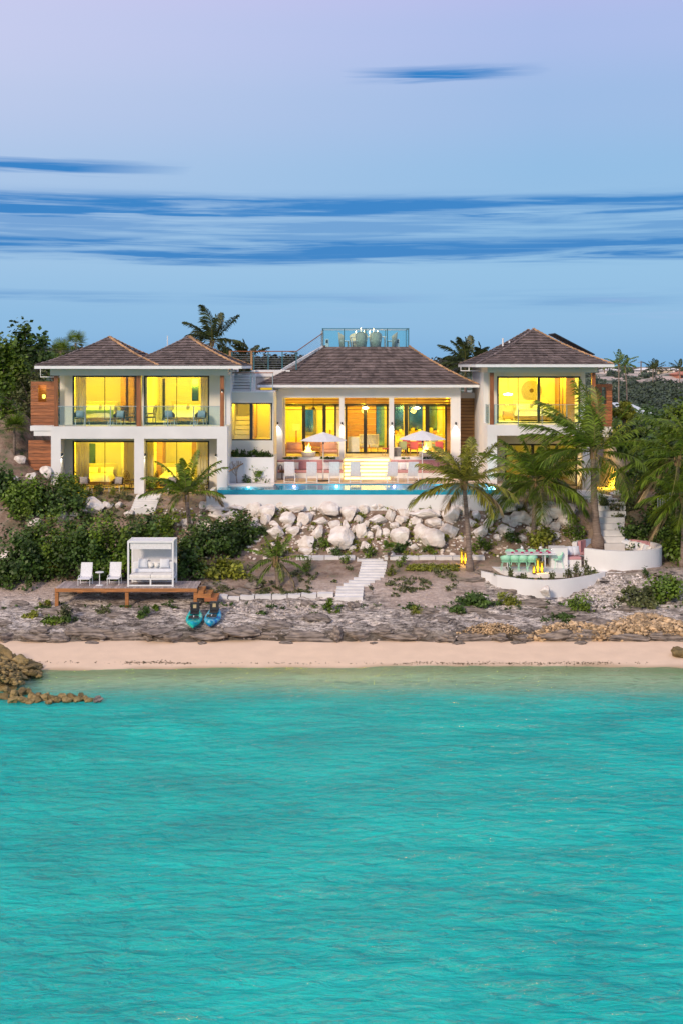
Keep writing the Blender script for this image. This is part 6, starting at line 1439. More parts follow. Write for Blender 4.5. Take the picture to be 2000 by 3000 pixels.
# countable ledge blocks along the shelf edge
LEDGE = [rock_mesh('ledge_rock', 60 + i, 4, GREYR, 14, .85, .20) for i in range(6)]
spots = []
px = -20
rn = random.Random(21)
while px < 2020:
    w = rn.uniform(55, 150); spots.append((px + w / 2, w)); px += w * rn.uniform(.72, 1.0)
for k, (px, w) in enumerate(spots):
    x = X(px, 53.2); y = 53.12 + edge_shift(x) + rn.uniform(-.18, .08); hh_ = rn.uniform(.30, .56)
    put_rock('ledge_rock', LEDGE[k % 6], (x, y + .22, .24 + hh_ * .3), (w * 53 / F / 2 * 1.15, rn.uniform(.35, .6), hh_), f"dark weathered ledge rock at the back of the beach, {ORD(k + 1)} from the left", 'rock', 'ledge rocks along the beach', rot=(rn.uniform(-.1, .1), rn.uniform(-.06, .06), rn.uniform(-.2, .2)))
ms = [(272, 1896, 60), (1340, 1895, 45), (1520, 1893, 55), (1700, 1890, 70), (1095, 1893, 35), (590, 1888, 36), (840, 1890, 60)]
for k, (px, py, w) in enumerate(ms):
    D = 52.75; put_rock('beach_rock', LEDGE[(k + 2) % 6], (X(px, D), D, .2), (w * D / F / 2, .25, .16), f"low ochre-stained rock on the sand below the ledge, {ORD(k + 1)} listed from {'the left' if k == 0 else 'the shore'}" if False else ['flat rock slab on the sand at the foot of the left ledge', 'ochre-stained rock on the sand right of centre', 'low dark rock on the sand below the first tan stone heap', 'mossy rock on the sand below the middle tan stone heap', 'small grey rock on the sand below the garden steps', 'small tan rock on the sand below the kayaks', 'low dark rock on the sand below the shore path'][k], 'rock', None, rot=(0, 0, rn.uniform(-.2, .2)))
# grey shelf slabs standing proud on the slope
SL = [(500, 1745, 60), (160, 1790, 120), (60, 1770, 90), (330, 1800, 150), (250, 1850, 130), (120, 1845, 110), (470, 1850, 140), (700, 1850, 150), (820, 1835, 120), (930, 1815, 100), (1040, 1780, 50), (1120, 1850, 120), (1390, 1700, 130), (1480, 1725, 110), (1560, 1770, 150), (1640, 1790, 130), (1393, 1790, 110), (1290, 1820, 120), (1700, 1815, 140), (1930, 1680, 90), (1980, 1700, 80), (702, 1735, 110), (640, 1715, 90), (1412, 1675, 90), (1600, 1732, 50), (900, 1770, 60), (1850, 1790, 90), (1250, 1790, 90), (1470, 1810, 140), (1770, 1830, 150), (15, 1830, 100), (740, 1715, 70), (200, 1740, 80)]
for k, (px, py, w) in enumerate(SL):
    p = on(px, py); put_rock('shelf_rock', LEDGE[k % 6], (p.x, p.y, ground_z(p.x, p.y) - .02), (w * p.y / F / 2, rn.uniform(.35, .7), rn.uniform(.16, .34)), f"flat grey shelf rock on the rocky slope, {ORD(sorted(s[0] for s in SL).index(px) + 1)} from the left", 'rock', 'flat rocks on the shelf', rot=(.12, rn.uniform(-.1, .1), rn.uniform(-.3, .3)))
wr = put_rock('boulder', BOULD[3], P(1597, 1733, 56.6), (.36, .32, .30), 'pale upright boulder against the foot of the curved planter wall', 'boulder')
# left headland of ochre rocks and the line of stones in the water
MROCK = [rock_mesh('shore_stone', 80 + i, 4, MOSS, 15, .85, .16) for i in range(6)]
scatter('headland_stones', 1700, lambda rn: (lambda px, f: (lambda D: (X(px, D), D, max(-.05, (1 - (px + 60) / 190) * .95 * f) + .02))(49.7 - 4.1 * rn.random() ** 1.0 * (1 if px < 60 else .5)))(rn.uniform(-70, 118), .55 + .45 * rn.random()) , lambda r: r.uniform(.05, .17) * (1 if r.random() < .9 else 1.6), MOSS, seed=31)
hl = [(20, 1905, 90), (65, 1925, 70), (95, 1945, 45), (30, 1950, 80), (10, 1985, 80), (60, 1970, 60), (40, 2005, 70), (5, 1925, 60), (85, 1962, 40), (-20, 1890, 80), (20, 2030, 60)]
for k, (px, py, w) in enumerate(hl):
    D = 49.6 - (py - 1890) / 160 * 3.9; put_rock('headland_rock', MROCK[k % 6], (X(px, D), D, max(.05, Z(py + 10, D))), (w * D / F / 2, .45, w * D / F / 2 * .6), f"ochre headland rock at the left shore, {['topmost on the crest', 'on the right shoulder', 'at the right tip', 'mid-slope in the middle', 'low on the left', 'mid-slope on the right', 'at the water edge', 'upper left', 'small one by the sand', 'behind the crest', 'lowest by the stone line'][k]}", 'rock', 'headland rocks')
gl_ = [(12, 2040, 40), (40, 2035, 46), (62, 2030, 34), (80, 2024, 28), (36, 2050, 40), (95, 2040, 36), (115, 2036, 34), (132, 2045, 40), (150, 2044, 34), (165, 2050, 30), (180, 2044, 34), (196, 2050, 36), (208, 2040, 40), (226, 2048, 30), (238, 2043, 40), (252, 2046, 24), (70, 2050, 34), (88, 2055, 26), (108, 2052, 34), (262, 2050, 22), (285, 2052, 32), (20, 2022, 40), (145, 2056, 26)]
sx_ = sorted(g[0] for g in gl_)
for k, (px, py, w) in enumerate(gl_):
    D = 44.6 - (py - 2045) * .035; put_rock('groyne_stone', MROCK[k % 6] if px < 270 else LEDGE[1], (X(px, D), D, Z(py, D)), (w * D / F / 2, .24, w * D / F / 2 * .75), f"tan stone of the low line in the water at the left, {ORD(sx_.index(px) + 1)} from the shore", 'stone', 'stones of the line in the water', rot=(rn.uniform(-.4, .4), rn.uniform(-.4, .4), rn.uniform(0, 6)))
put_rock('beach_rock', MROCK[2], P(1990, 1912, 51), (.55, .4, .36), 'tan boulder on the sand at the right edge of the beach', 'rock')
put_rock('bank_rock', BOULD[5], P(135, 1385, 67.2), (.5, .4, .4), 'pale rock below the lower timber screen', 'rock')
for k, (px, py, s_) in enumerate(((60, 1350, .45), (90, 1400, .5), (40, 1410, .45), (20, 1640, .7), (1808, 1450, .5), (1828, 1400, .5))):
    p = on(px, py, 60); put_rock('bank_rock', BOULD[k], (p.x, p.y, p.z), (s_, s_ * .7, s_ * .7), ['pale rock high on the left bank', 'pale rock on the left bank beside the lower screen', 'pale rock low on the left bank', 'brown rock among the bushes at the left edge', 'pale rock at the foot of the lit retaining wall', 'pale rock behind the lit retaining wall'][k], 'rock')
# ================================================================ vegetation
def leaf_mat(n, c, c2, tr=.28): return mat(n, c, .45, .3, .9, rnd=.7, col2=c2, trans=tr, spec=.4)
LA = leaf_mat('bright_leaf', (.17, .25, .022), (.075, .145, .018)); LB = leaf_mat('dark_leaf', (.095, .165, .026), (.036, .08, .016)); LY = leaf_mat('yellow_green_leaf', (.30, .31, .035), (.14, .18, .024))
LG_ = leaf_mat('grey_green_leaf', (.19, .21, .08), (.08, .10, .035)); LP = leaf_mat('palm_leaflet', (.18, .26, .022), (.08, .14, .016), .3); LPD = leaf_mat('dark_palm_leaflet', (.075, .10, .025), (.03, .05, .014), .25)
LPY = leaf_mat('golden_palm_leaflet', (.30, .29, .04), (.15, .17, .025), .3); DRY = leaf_mat('dry_frond', (.38, .29, .14), (.22, .15, .07), .1)
BARK = mat('grey_bark', (.22, .17, .13), .9, .25, 4, bump=.8, stretch=(1, 1, .4)); PBARK = mat('palm_bark', (.36, .28, .23), .9, .22, 3, bump=.9, stretch=(1, 1, 7), col2=(.17, .12, .095))
RACH = mat('palm_rachis', (.20, .19, .05), .6, .1, 3)
def leaves(n, rad, leaf, seed, clumps=26, hollow=.35, flat=.9, up=.5):
    """leaf faces gathered in clumps through an ellipsoid (rad=(rx,ry,rz)), base at z=0"""
    g = np.random.default_rng(seed); rx, ry, rz = rad
    d = g.normal(size=(clumps, 3)); d /= np.linalg.norm(d, axis=1)[:, None]; d[:, 2] = np.abs(d[:, 2]) * 1.15 - .25
    r = hollow + (1 - hollow) * g.random(clumps) ** .6; wob = .72 + .56 * g.random(clumps)
    C = d * (r * wob)[:, None] * np.array([rx, ry, rz]); C[:, 2] = np.maximum(C[:, 2] + rz * .42, .08)
    k = g.integers(0, clumps, n); sp = np.array([rx, ry, rz]) * (.13 + .30 / math.sqrt(clumps))
    pos = C[k] + g.normal(size=(n, 3)) * sp * (.55 + .6 * g.random(clumps)[k])[:, None]
    pos[:, 2] = np.maximum(pos[:, 2], .02)
    nm = g.normal(size=(n, 3)); nm /= np.linalg.norm(nm, axis=1)[:, None]; out = pos - np.array([0, 0, rz * .3]); out /= np.linalg.norm(out, axis=1)[:, None] + 1e-6
    nm = nm * .9 + out * .6 + np.array([0, -.15, up]); nm /= np.linalg.norm(nm, axis=1)[:, None]
    t = np.cross(nm, g.normal(size=(n, 3))); t /= np.linalg.norm(t, axis=1)[:, None] + 1e-6; b = np.cross(nm, t)
    L_ = leaf * (.6 + .8 * g.random(n))[:, None]; W_ = L_ * .38
    V = np.stack([pos - t * L_ * .5, pos + b * W_, pos + t * L_ * .5, pos - b * W_], 1).reshape(-1, 3)
    Q = np.arange(4 * n).reshape(-1, 4); rnd = np.clip(.55 * g.random(clumps)[k] + .45 * g.random(n), 0, 1)
    return V, Q, rnd, C
def bush(loc, w, h, label, m=LA, n=None, leaf=.15, cat='bush', group=None, name='bush', seed=None, clumps=None, stems=True, dep=None):
    sd = seed if seed is not None else int(abs(loc[0] * 131 + loc[1] * 17 + h * 7)); rx = w / 2; ry = dep / 2 if dep else rx * .8
    n = n or int(min(5200, max(240, 900 * rx * (h * .8 + .3) * (0.15 / leaf) ** 2))); clumps = clumps or int(min(60, max(9, 14 * rx * h)))
    V, Q, rd, C = leaves(n, (rx * .80, ry * .8, h * .56), leaf, sd, clumps)
    t = thing(name, label, cat, loc, group); me = np_mesh('crown', V, Q, rd, m); link('crown', me, t)
    if stems:
        b = MB(); o = Vector(loc); rn = random.Random(sd)
        for i in range(0, len(C), max(1, len(C) // 9)):
            c = Vector(C[i]); mid = Vector((c.x * .4, c.y * .4, c.z * .5)) + Vector((rn.uniform(-.1, .1), rn.uniform(-.1, .1), 0)); r0 = .018 + .012 * h
            b.tube([o + Vector((c.x * .1, c.y * .1, -.1)), o + mid, o + c], [r0, r0 * .65, r0 * .25], 5, False)
        b.build('stem', BARK, t)
    return t
def frond_mesh(base, az, el, L_, droop, wind, m, lw=.062, nl=52, ll=.95, sag=.8, seed=0):
    """one pinnate frond as a mesh: rachis plus two rows of folded leaflets. Returns verts, quads, rnd for leaflets and the rachis points"""
    rn = random.Random(seed); d = Vector((math.cos(az) * math.cos(el), math.sin(az) * math.cos(el), math.sin(el))); p = Vector(base); pts = [p.copy()]; N_ = 14; st_ = L_ / N_
    for i in range(N_):
        f = (i + 1) / N_; d = (d + Vector((wind[0], wind[1], -droop)) * (f * .55) * (1.6 / N_ * 4) * .35).normalized(); p = p + d * st_; pts.append(p.copy())
    V = []; Q = []; rd = []
    for k in range(nl):
        f = .14 + .86 * (k + .5) / nl; i = min(N_ - 1, int(f * N_)); u = f * N_ - i; q = pts[i].lerp(pts[i + 1], u); t = (pts[i + 1] - pts[i]).normalized()
        s = t.cross(Vector((0, 0, 1))); s = s.normalized() if s.length > .05 else Vector((1, 0, 0)); up = s.cross(t)
        ln = ll * L_ / 3.0 * (.35 + .65 * math.sin(math.pi * min(1, (.10 + f * .92))) ** .7) * rn.uniform(.85, 1.1)
        for sd in (-1, 1):
            dr = (s * sd * rn.uniform(.6, .95) + t * (.55 + .5 * f + rn.uniform(-.2, .25)) + up * rn.uniform(.05, .4)).normalized(); a = q; dw = Vector((wind[0] * .5, wind[1] * .5, -sag * rn.uniform(.7, 1.3)))
            b_ = a + dr * ln * .5 + dw * ln * .16; c = a + dr * ln * .88 + dw * ln * .62; w = (t * .75 + up * .3).normalized() * lw * .5
            o = len(V); V += [a - w * .5, a + w * .5, b_ + w, b_ - w, c + w * .12, c - w * .12]; Q += [(o, o + 1, o + 2, o + 3), (o + 3, o + 2, o + 4, o + 5)]; r = rn.random(); rd += [r, r]
    return V, Q, rd, pts
def palm(base, crown, label, n=18, L_=3.2, m=LP, wind=(-.35, .1), r0=.17, r1=.11, seed=1, el=(-.25, 1.35), trunk=True, group='coconut palms', name='palm_tree', dry=2, ll=.95, lw=.062, az0=0, droop=1.0, extra=(), nl=52, sag=.8):
    rn = random.Random(seed); base = Vector(base); crown = Vector(crown); t = thing(name, label, 'palm', base, group)
    if trunk:
        pts = []; rs = []; N_ = 14; bend = Vector((rn.uniform(-.12, .12), rn.uniform(-.1, .1), 0)) * (crown - base).length * .5
        for i in range(N_ + 1):
            f = i / N_; pts.append(base.lerp(crown, f) + bend * math.sin(math.pi * f) * .5 + Vector((0, 0, -.15 if i == 0 else 0))); rs.append((lerp(r0, r1, f ** .6) if f > .08 else r0 * 1.35) * (1 + .05 * (i % 2)))
        MB().tube(pts, rs, 10).build('trunk', PBARK, t, True)
        b = MB()
        for k in range(9):
            a = rn.uniform(0, 6.28); b.tube([crown + Vector((.10 * math.cos(a), .10 * math.sin(a), -.35)), crown + Vector((.18 * math.cos(a), .18 * math.sin(a), .05 + .2 * rn.random()))], [.07, .03], 6)
        b.build('boot', mat('leaf_base_fibre', (.26, .17, .08), .9, .2, 5, bump=.6), t)
    specs = []
    for k in range(n):
        f = k / max(1, n - 1); e = lerp(el[1], el[0], f ** .85) + rn.uniform(-.12, .12); a = az0 + k * 2.399 + rn.uniform(-.2, .2); specs.append((a, e, L_ * rn.uniform(.82, 1.08) * (.72 if f < .12 else 1), m if not (k >= n - dry) else DRY))
    specs += [(a, e, l_, m) for a, e, l_ in extra]
    for k, (a, e, l_, mm) in enumerate(specs):
        V, Q, rd, pts = frond_mesh((0, 0, 0), a, e, l_, droop * (.75 + .6 * (e < .3)), wind, mm, lw=lw, ll=ll, seed=seed * 100 + k, nl=nl, sag=sag)
        off = crown - base; me = np_mesh('frond', np.array([tuple(v + off) for v in V]), np.array(Q), rd, mm); fo = link('frond', me, t)
        MB().tube([v + crown for v in pts], [.028 * (1 - .85 * i / (len(pts) - 1)) for i in range(len(pts))], 4, False).build('rachis', RACH, fo)
    return t
def fan_palm(base, h, label, m=LP, n=14, R_=.55, seed=3, name='fan_palm', spread=.5):
    rn = random.Random(seed); base = Vector(base); t = thing(name, label, 'palm', base, 'fan palms'); top = base + Vector((0, 0, h))
    MB().tube([base - Vector((0, 0, .1)), base.lerp(top, .5), top], [.09, .075, .07], 8).build('trunk', PBARK, t, True)
    for k in range(n):
        a = k * 2.399; e = lerp(1.3, -.35, k / n); st_ = Vector((math.cos(a) * math.cos(e), math.sin(a) * math.cos(e), math.sin(e))); hub = top + st_ * spread * rn.uniform(.7, 1.1); s = st_.cross(Vector((0, 0, 1))).normalized(); up = s.cross(st_); V = []; Q = []; rd = []
        for j in range(19):
            b_ = lerp(-1.9, 1.9, j / 18); dr = (st_ * math.cos(b_) + s * math.sin(b_)); l_ = R_ * (.75 + .25 * math.cos(b_)); tip = hub + dr * l_ + Vector((0, 0, -.18 * l_)) ; mid = hub + dr * l_ * .6; w = dr.cross(up).normalized() * .022; o = len(V)
            V += [hub - w * .3, hub + w * .3, mid + w, mid - w, tip + w * .1, tip - w * .1]; Q += [(o, o + 1, o + 2, o + 3), (o + 3, o + 2, o + 4, o + 5)]; r = rn.random(); rd += [r, r]
        me = np_mesh('fan_leaf', np.array([tuple(v - base) for v in V]), np.array(Q), rd, m); fo = link('fan_leaf', me, t); MB().tube([top, hub], .012, 4, False).build('leaf_stalk', RACH, fo)
    return t
def pb(px, py, d0=50.0): return on(px, py, d0)
# ---- coconut palms of the garden
a = pb(1752, 1604, 61.5); palm(a, P(1737, 1325, a.y), 'tallest coconut palm, in front of the bedroom wing beside the garden stair', 20, 3.7, LP, (-.55, .1), .26, .13, 3, (-.5, 1.45), extra=((2.6, .95, 4.1), (2.9, .6, 4.0), (1.4, 1.5, 3.9), (1.7, 1.35, 4.0), (3.3, .2, 3.6), (.2, .7, 3.4), (-.5, .1, 3.2)), dry=1)
a = pb(1376, 1672, 58.0); palm(a, P(1358, 1415, a.y), 'coconut palm with ringed trunk at the lantern end of the upper path', 22, 2.75, LPY, (-.30, .05), .16, .10, 5, (-.45, 1.4), dry=2)
a = Vector((X(1563, 63.6), 63.6, ground_h(X(1563, 63.6), 63.6))); palm(a, P(1572, 1410, 63.6), 'wide dark green coconut palm between the terrace palm and the tallest palm', 28, 3.5, LP, (-.30, .05), .16, .10, 8, (-.6, 1.3), dry=1)
a = pb(562, 1578, 60.0); palm(a, P(545, 1450, a.y), 'slender upright palm in front of the guest wing', 17, 2.6, LP, (-.15, .1), .13, .10, 11, (.15, 1.5), dry=1, droop=1.7, ll=.7)
a = pb(817, 1722, 56.0); palm(a, P(808, 1640, a.y), 'small young palm beside the lower garden steps', 14, 1.75, LP, (-.2, 0), .10, .09, 13, (-.75, 1.35), dry=1, ll=.75, nl=26)
for k, (px, cy, D, L_, m, lb) in enumerate(((1985, 1345, 61.5, 3.2, LP, 'big palm crown hanging in at the right edge, middle height'), (2015, 1290, 63, 3.2, LP, 'palm crown at the far right edge above the others'), (2000, 1455, 60.5, 2.6, LY if False else LP, 'low palm crown at the right edge above the dark bush'))):
    x = X(px, D); palm((x, D, ground_h(x, D)), P(px, cy, D), lb, 18, L_, m, (-.5, 0), .16, .1, 17 + k, (-.7, 1.2), dry=1)
# ---- palms behind the house
for k, (px, cy, D, L_, lb, n_) in enumerate(((622, 1000, 92, 3.2, 'dark windblown coconut palm behind the right guest roof', 17), (718, 1050, 96, 2.6, 'smaller windblown palm behind the cable railing', 12), (1362, 1062, 94, 3.0, 'dark palm behind the house, left of the bedroom wing roof', 16), (1405, 1058, 102, 2.2, 'small palm tip behind the left eave of the bedroom wing', 10))):
    x = X(px, D); palm((x, D, 5.0), P(px, cy, D), lb, n_, L_, LPD, (-.75, .0), .16, .1, 31 + k, (-.5, 1.35), dry=0, lw=.08)
for k, (px, py, D, lb) in enumerate(((178, 1030, 82, 'fan palm behind the left slope of the guest roof, nearer the eave'), (222, 1008, 83, 'fan palm peeking over the left slope of the guest roof, nearer the ridge'))):
    p = P(px, py, D); fan_palm((p.x, D, p.z - 3.5), 3.5, lb, LP, 16, .75, 41 + k, spread=.55)
fan_palm(pb(42, 1330, 64), 1.5, 'shaggy thatch palm on the left bank', LP, 22, .75, 44, spread=.45)
fan_palm(pb(150, 1690, 55), .55, 'small fan palm at the left end of the timber deck', LPY, 14, .55, 46, spread=.35); fan_palm(pb(1138, 1640, 58), .5, 'tiny fan palm in the soil below the boulders', LA, 9, .35, 47, spread=.3)
# ---- bushes: (px, base py, width px, height px, material, label)
BU = [(60, 1535, 190, 160, LA, 'leafy bush on the left slope below the bank'), (165, 1545, 210, 170, LB, 'dense dark bush in front of the guest wing corner'), (190, 1480, 150, 100, LA, 'bright bush crown at the left foot of the guest wing'), (10, 1480, 110, 130, LB, 'dark bush at the left edge below the thatch palm'),
      (60, 1690, 210, 180, LB, 'broad bush left of the timber deck'), (140, 1640, 190, 150, LA, 'olive bush behind the left end of the timber deck'), (235, 1660, 210, 170, LB, 'tall bush behind the left deck lounger'), (325, 1650, 200, 170, LA, 'bright sea-grape bush behind the right deck lounger'), (410, 1640, 190, 170, LB, 'dark bush behind the daybed'), (470, 1600, 120, 110, LA, 'leafy bush up the slope behind the daybed'),
      (535, 1665, 130, 120, LB, 'dark bush just right of the daybed'), (615, 1655, 190, 170, LB, 'large dark bush between the daybed and the young palm'), (695, 1625, 120, 140, LB, 'dark rounded bush below the left boulders'), (590, 1700, 120, 70, LY, 'low bright sea-grape shrub right of the deck'), (675, 1697, 130, 62, LY, 'low bright shrub beside the young palm'), (20, 1720, 120, 80, LB, 'low bush at the left edge above the rocks'),
      (760, 1575, 60, 40, LB, 'small bush among the left boulders'), (1697, 1602, 88, 100, LA, 'round leafy bush left of the tallest palm trunk'), (1590, 1605, 110, 80, LY, 'yellow-green shrub behind the terrace table'), (1500, 1600, 70, 60, LB, 'small dark shrub left behind the terrace table'), (1410, 1625, 70, 70, LA, 'shrub right of the lantern palm trunk'),
      (1910, 1606, 190, 100, LB, 'large dark bush beside the banquette'), (2012, 1660, 130, 200, LA, 'tall bush at the right edge beside the banquette'), (1965, 1560, 150, 160, LA, 'bush on the right slope above the banquette'), (1865, 1590, 90, 70, LB, 'low dark bush right of the garden stair'), (1850, 1490, 90, 130, LA, 'leafy sapling bush beside the lit retaining wall'), (1770, 1500, 60, 60, LG_, 'scrubby bush right of the tallest palm trunk'), (1820, 1520, 80, 50, LG_, 'low scrub on the right slope'), (1930, 1440, 120, 120, LB, 'dark bush under the right-edge palms'),
      (1700, 1795, 95, 70, LA, 'leafy shrub on the rocks below the planter wall'), (1890, 1790, 150, 80, LG_, 'tangled shrub on the rocks below the banquette'), (1950, 1780, 150, 105, LA, 'green shrub at the right edge of the rocks'), (1400, 1790, 170, 48, LB, 'low spreading shrub on the rocks left of the planter wall'), (1500, 1780, 90, 48, LY, 'yellowish low shrub in front of the planter wall'), (1340, 1800, 60, 30, LB, 'small mat of shrub on the rocks'), (1640, 1822, 90, 30, LB, 'low green mat below the planter wall shrub'),
      (190, 1825, 55, 75, LG_, 'wispy shrub under the left end of the deck'), (300, 1800, 45, 34, LG_, 'small shrub under the deck, left of the middle post'), (420, 1815, 60, 40, LB, 'small shrub under the deck, right of the middle post'), (155, 1852, 66, 30, LA, 'bright green tuft on the rocks near the beach'), (195, 1845, 50, 40, LB, 'dark tuft on the rocks under the deck end'), (970, 1800, 60, 46, LA, 'small bright shrub below the bottom garden step'), (130, 1778, 40, 26, LY, 'tiny yellow-green shrub on the left rocks'), (925, 1812, 40, 24, LB, 'tiny tuft on the rocks below the shore path'), (1222, 1800, 46, 36, LY, 'tiny yellow shrub on the sandy slope'), (1200, 1790, 60, 24, LB, 'low tuft on the sandy slope'), (765, 1805, 34, 20, LB, 'tiny tuft beside the path rubble'), (456, 1790, 30, 22, LA, 'tiny shrub under the right end of the deck'), (90, 1815, 60, 24, LY, 'low yellow tuft on the left rocks'),
      (680, 1602 - 190, 40, 45, LB, 'small green shrub in the link planter bed, left'), (760, 1410, 60, 58, LA, 'leafy shrub in the bed left of the bench'), (725, 1412, 50, 40, LB, 'dark shrub in the bed left of the bench'), (820, 1640, 60, 46, LG_, 'shrub beside the upper path, left end'), (905, 1680, 44, 50, LA, 'shrub beside the young palm'), (1010, 1655, 30, 40, LA, 'small shrub left of the top garden step'), (1150, 1690, 40, 40, LY, 'small shrub right of the garden steps'), (1175, 1660, 40, 40, LA, 'small shrub below the upper path, right side'), (935, 1620, 70, 56, LA, 'green shrub under the big middle boulder'), (985, 1635, 50, 40, LB, 'small dark shrub below the boulders'), (1080, 1635, 50, 46, LA, 'small shrub at the foot of the slope, centre'), (1180, 1625, 60, 40, LB, 'small dark shrub at the foot of the right boulders'), (1255, 1625, 50, 40, LA, 'small shrub at the foot of the boulders near the palm'), (1060, 1545, 30, 20, LB, 'tiny shrub between middle boulders'), (360, 1470, 50, 40, LG_, 'small spiky shrub below the guest patio'), (290, 1450, 40, 40, LB, 'small shrub at the guest patio edge'), (330, 1452, 36, 34, LY, 'yellow tuft at the guest patio edge'), (440, 1440, 50, 60, LA, 'shrub against the middle patio column'), (590, 1445, 50, 60, LY, 'yellowish shrub at the right end of the guest patio')]
for px, py, w, h, m, lb in BU:
    if py < 1420 and 600 < px < 800:
        D = 69.9 if px == 680 else 69.15; p = Vector((X(px, D), D, ZP))
    else: p = pb(px, py, 54)
    if 40 < px < 580 and 1630 < py < 1695 and w > 100:
        D = 58.25 + .5 * (px % 3); x = X(px, D); top = Z(py - h, D); g_ = ground_h(x, D); p = Vector((x, D, g_)); h = max(h, (top - g_) * F / D)
    s_ = p.y / F; big = w > 100; bush((p.x, p.y + w * s_ * (.12 if 200 < px < 580 and 1620 < py < 1680 else .25), p.z - .03), w * s_ * 1.08, h * s_ * 1.05, lb, m, leaf=.17 if big else (.11 if w > 50 else .075), group='garden bushes and shrubs' , n=None if big else int(160 + w * 7))
# link planter greenery
for k, (px, w) in enumerate(((690, 40), (720, 50), (750, 44), (778, 50))):
    D = 69.8; bush((X(px, D), D, Z(1340, DLk - 1) - .1), w * D / F, .62, f"grassy shrub in the ledge planter under the link window, {ORD(k + 1)} from the left", LB, leaf=.12, n=420, group='planter shrubs')
# planter shrubs of the dining terrace
for k, (px, h) in enumerate(((1462, .45), (1490, .95), (1520, .55), (1536, .80), (1555, .35), (1582, .40), (1618, .75), (1662, .95), (1690, 1.15), (1715, 1.2), (1738, .6))):
    f = (px - 1412) / 363; D = 59.35 - 1.75 * math.sin(math.pi * f ** .9); bush((X(px, D), D, TZ - .24), .42 + h * .15, h, f"{'tall' if h > .7 else 'low'} shrub behind the curved planter wall, {ORD(k + 1)} from the left", LG_ if h > .5 else LB, leaf=.085, n=int(240 * h + 100), group='planter wall shrubs')
bush((X(1889, 58.6), 58.6, ground_h(X(1889, 58.6), 58.6)), .45, .75, 'thin sapling at the foot of the banquette wall', LB, leaf=.09, n=200)
# bare frangipani left of the bench
fp = thing('frangipani', 'bare pale-branched frangipani in the bed left of the pool steps', 'tree', (X(694, 68.6), 68.95, ZP)); o = fp.location; b = MB(); rn = random.Random(5)
def twig(p, d, l_, r, k):
    q = p + d * l_; b.tube([p, p.lerp(q, .5) + Vector((0, 0, .02)), q], [r, r * .85, r * .75], 6)
    if k:
        for s in range(2 if k < 3 else 3):
            twig(q, (d + Vector((rn.uniform(-.9, .9), rn.uniform(-.5, .5), rn.uniform(.1, .6)))).normalized(), l_ * .72, r * .7, k - 1)
twig(Vector(o), Vector((-.1, 0, 1)).normalized(), .5, .05, 4); b.build('branches', mat('pale_branch', (.42, .35, .30), .8, .15, 5), fp, True)
# ---- trees left and right of the house
def tree(px, py, D, cw, ch, label, m, n, zb=None, leaf=.26, clumps=40, group='background trees', lean=0):
    c = P(px, py, D); g_ = ground_h(c.x, D) if zb is None else zb; t = thing('broadleaf_tree', label, 'tree', (c.x, D, g_), group); s_ = D / F; rx, rz = cw * s_ / 2, ch * s_ / 2
    V, Q, rd, C = leaves(n, (rx, rx * .8, rz), leaf, int(px * 3 + py), clumps, .25); V = V + np.array([0, 0, c.z - g_ - rz * .6]); link('crown', np_mesh('crown', V, Q, rd, m), t)
    b = MB(); o = Vector((c.x, D, g_)); fork = Vector((c.x + lean, D, max(g_ + .5, c.z - rz * .9))); b.tube([o - Vector((0, 0, .3)), o.lerp(fork, .5) + Vector((.15, 0, 0)), fork], [.16, .12, .09], 7, False)
    for i in range(0, clumps, max(1, clumps // 12)): q = Vector(C[i]) + Vector((c.x, D, c.z - rz * .6)); b.tube([fork, fork.lerp(q, .55) + Vector((0, 0, .1)), q], [.07, .045, .015], 5, False)
    b.build('trunk', BARK, t); return t
tree(82, 1030, 76, 120, 190, 'airy tall tree at the left, its crown against the sky', LB, 1500, leaf=.30, clumps=34); tree(25, 1090, 74, 130, 230, 'dense tall tree at the left edge', LA, 4200, leaf=.24); tree(95, 1180, 73.5, 110, 200, 'grey-green tree between the left edge and the timber screen', LG_, 2400, leaf=.2); tree(5, 1230, 71, 110, 200, 'leafy tree low at the left edge', LA, 2600, leaf=.2); tree(160, 1075, 84, 110, 90, 'tree top behind the left eave of the guest wing', LB, 1800, leaf=.25)
for k, (px, py, D, cw, ch, m, lb) in enumerate(((1850, 1310, 75, 120, 190, LB, 'dark tree just right of the bedroom wing'), (1930, 1285, 74, 170, 170, LB, 'broad dark tree behind the right-edge palms'), (2005, 1240, 73, 130, 200, LA, 'tall green tree at the right edge'), (1905, 1350, 70, 140, 160, LB, 'dark tree under the right-edge palm crown'), (1990, 1330, 68, 130, 200, LB, 'dark tree behind the right-edge palm fronds'), (1830, 1210, 78, 60, 70, LY, 'small golden tree top beside the timber screen'))):
    tree(px, py, D, cw, ch, lb, m, 2600, leaf=.24)
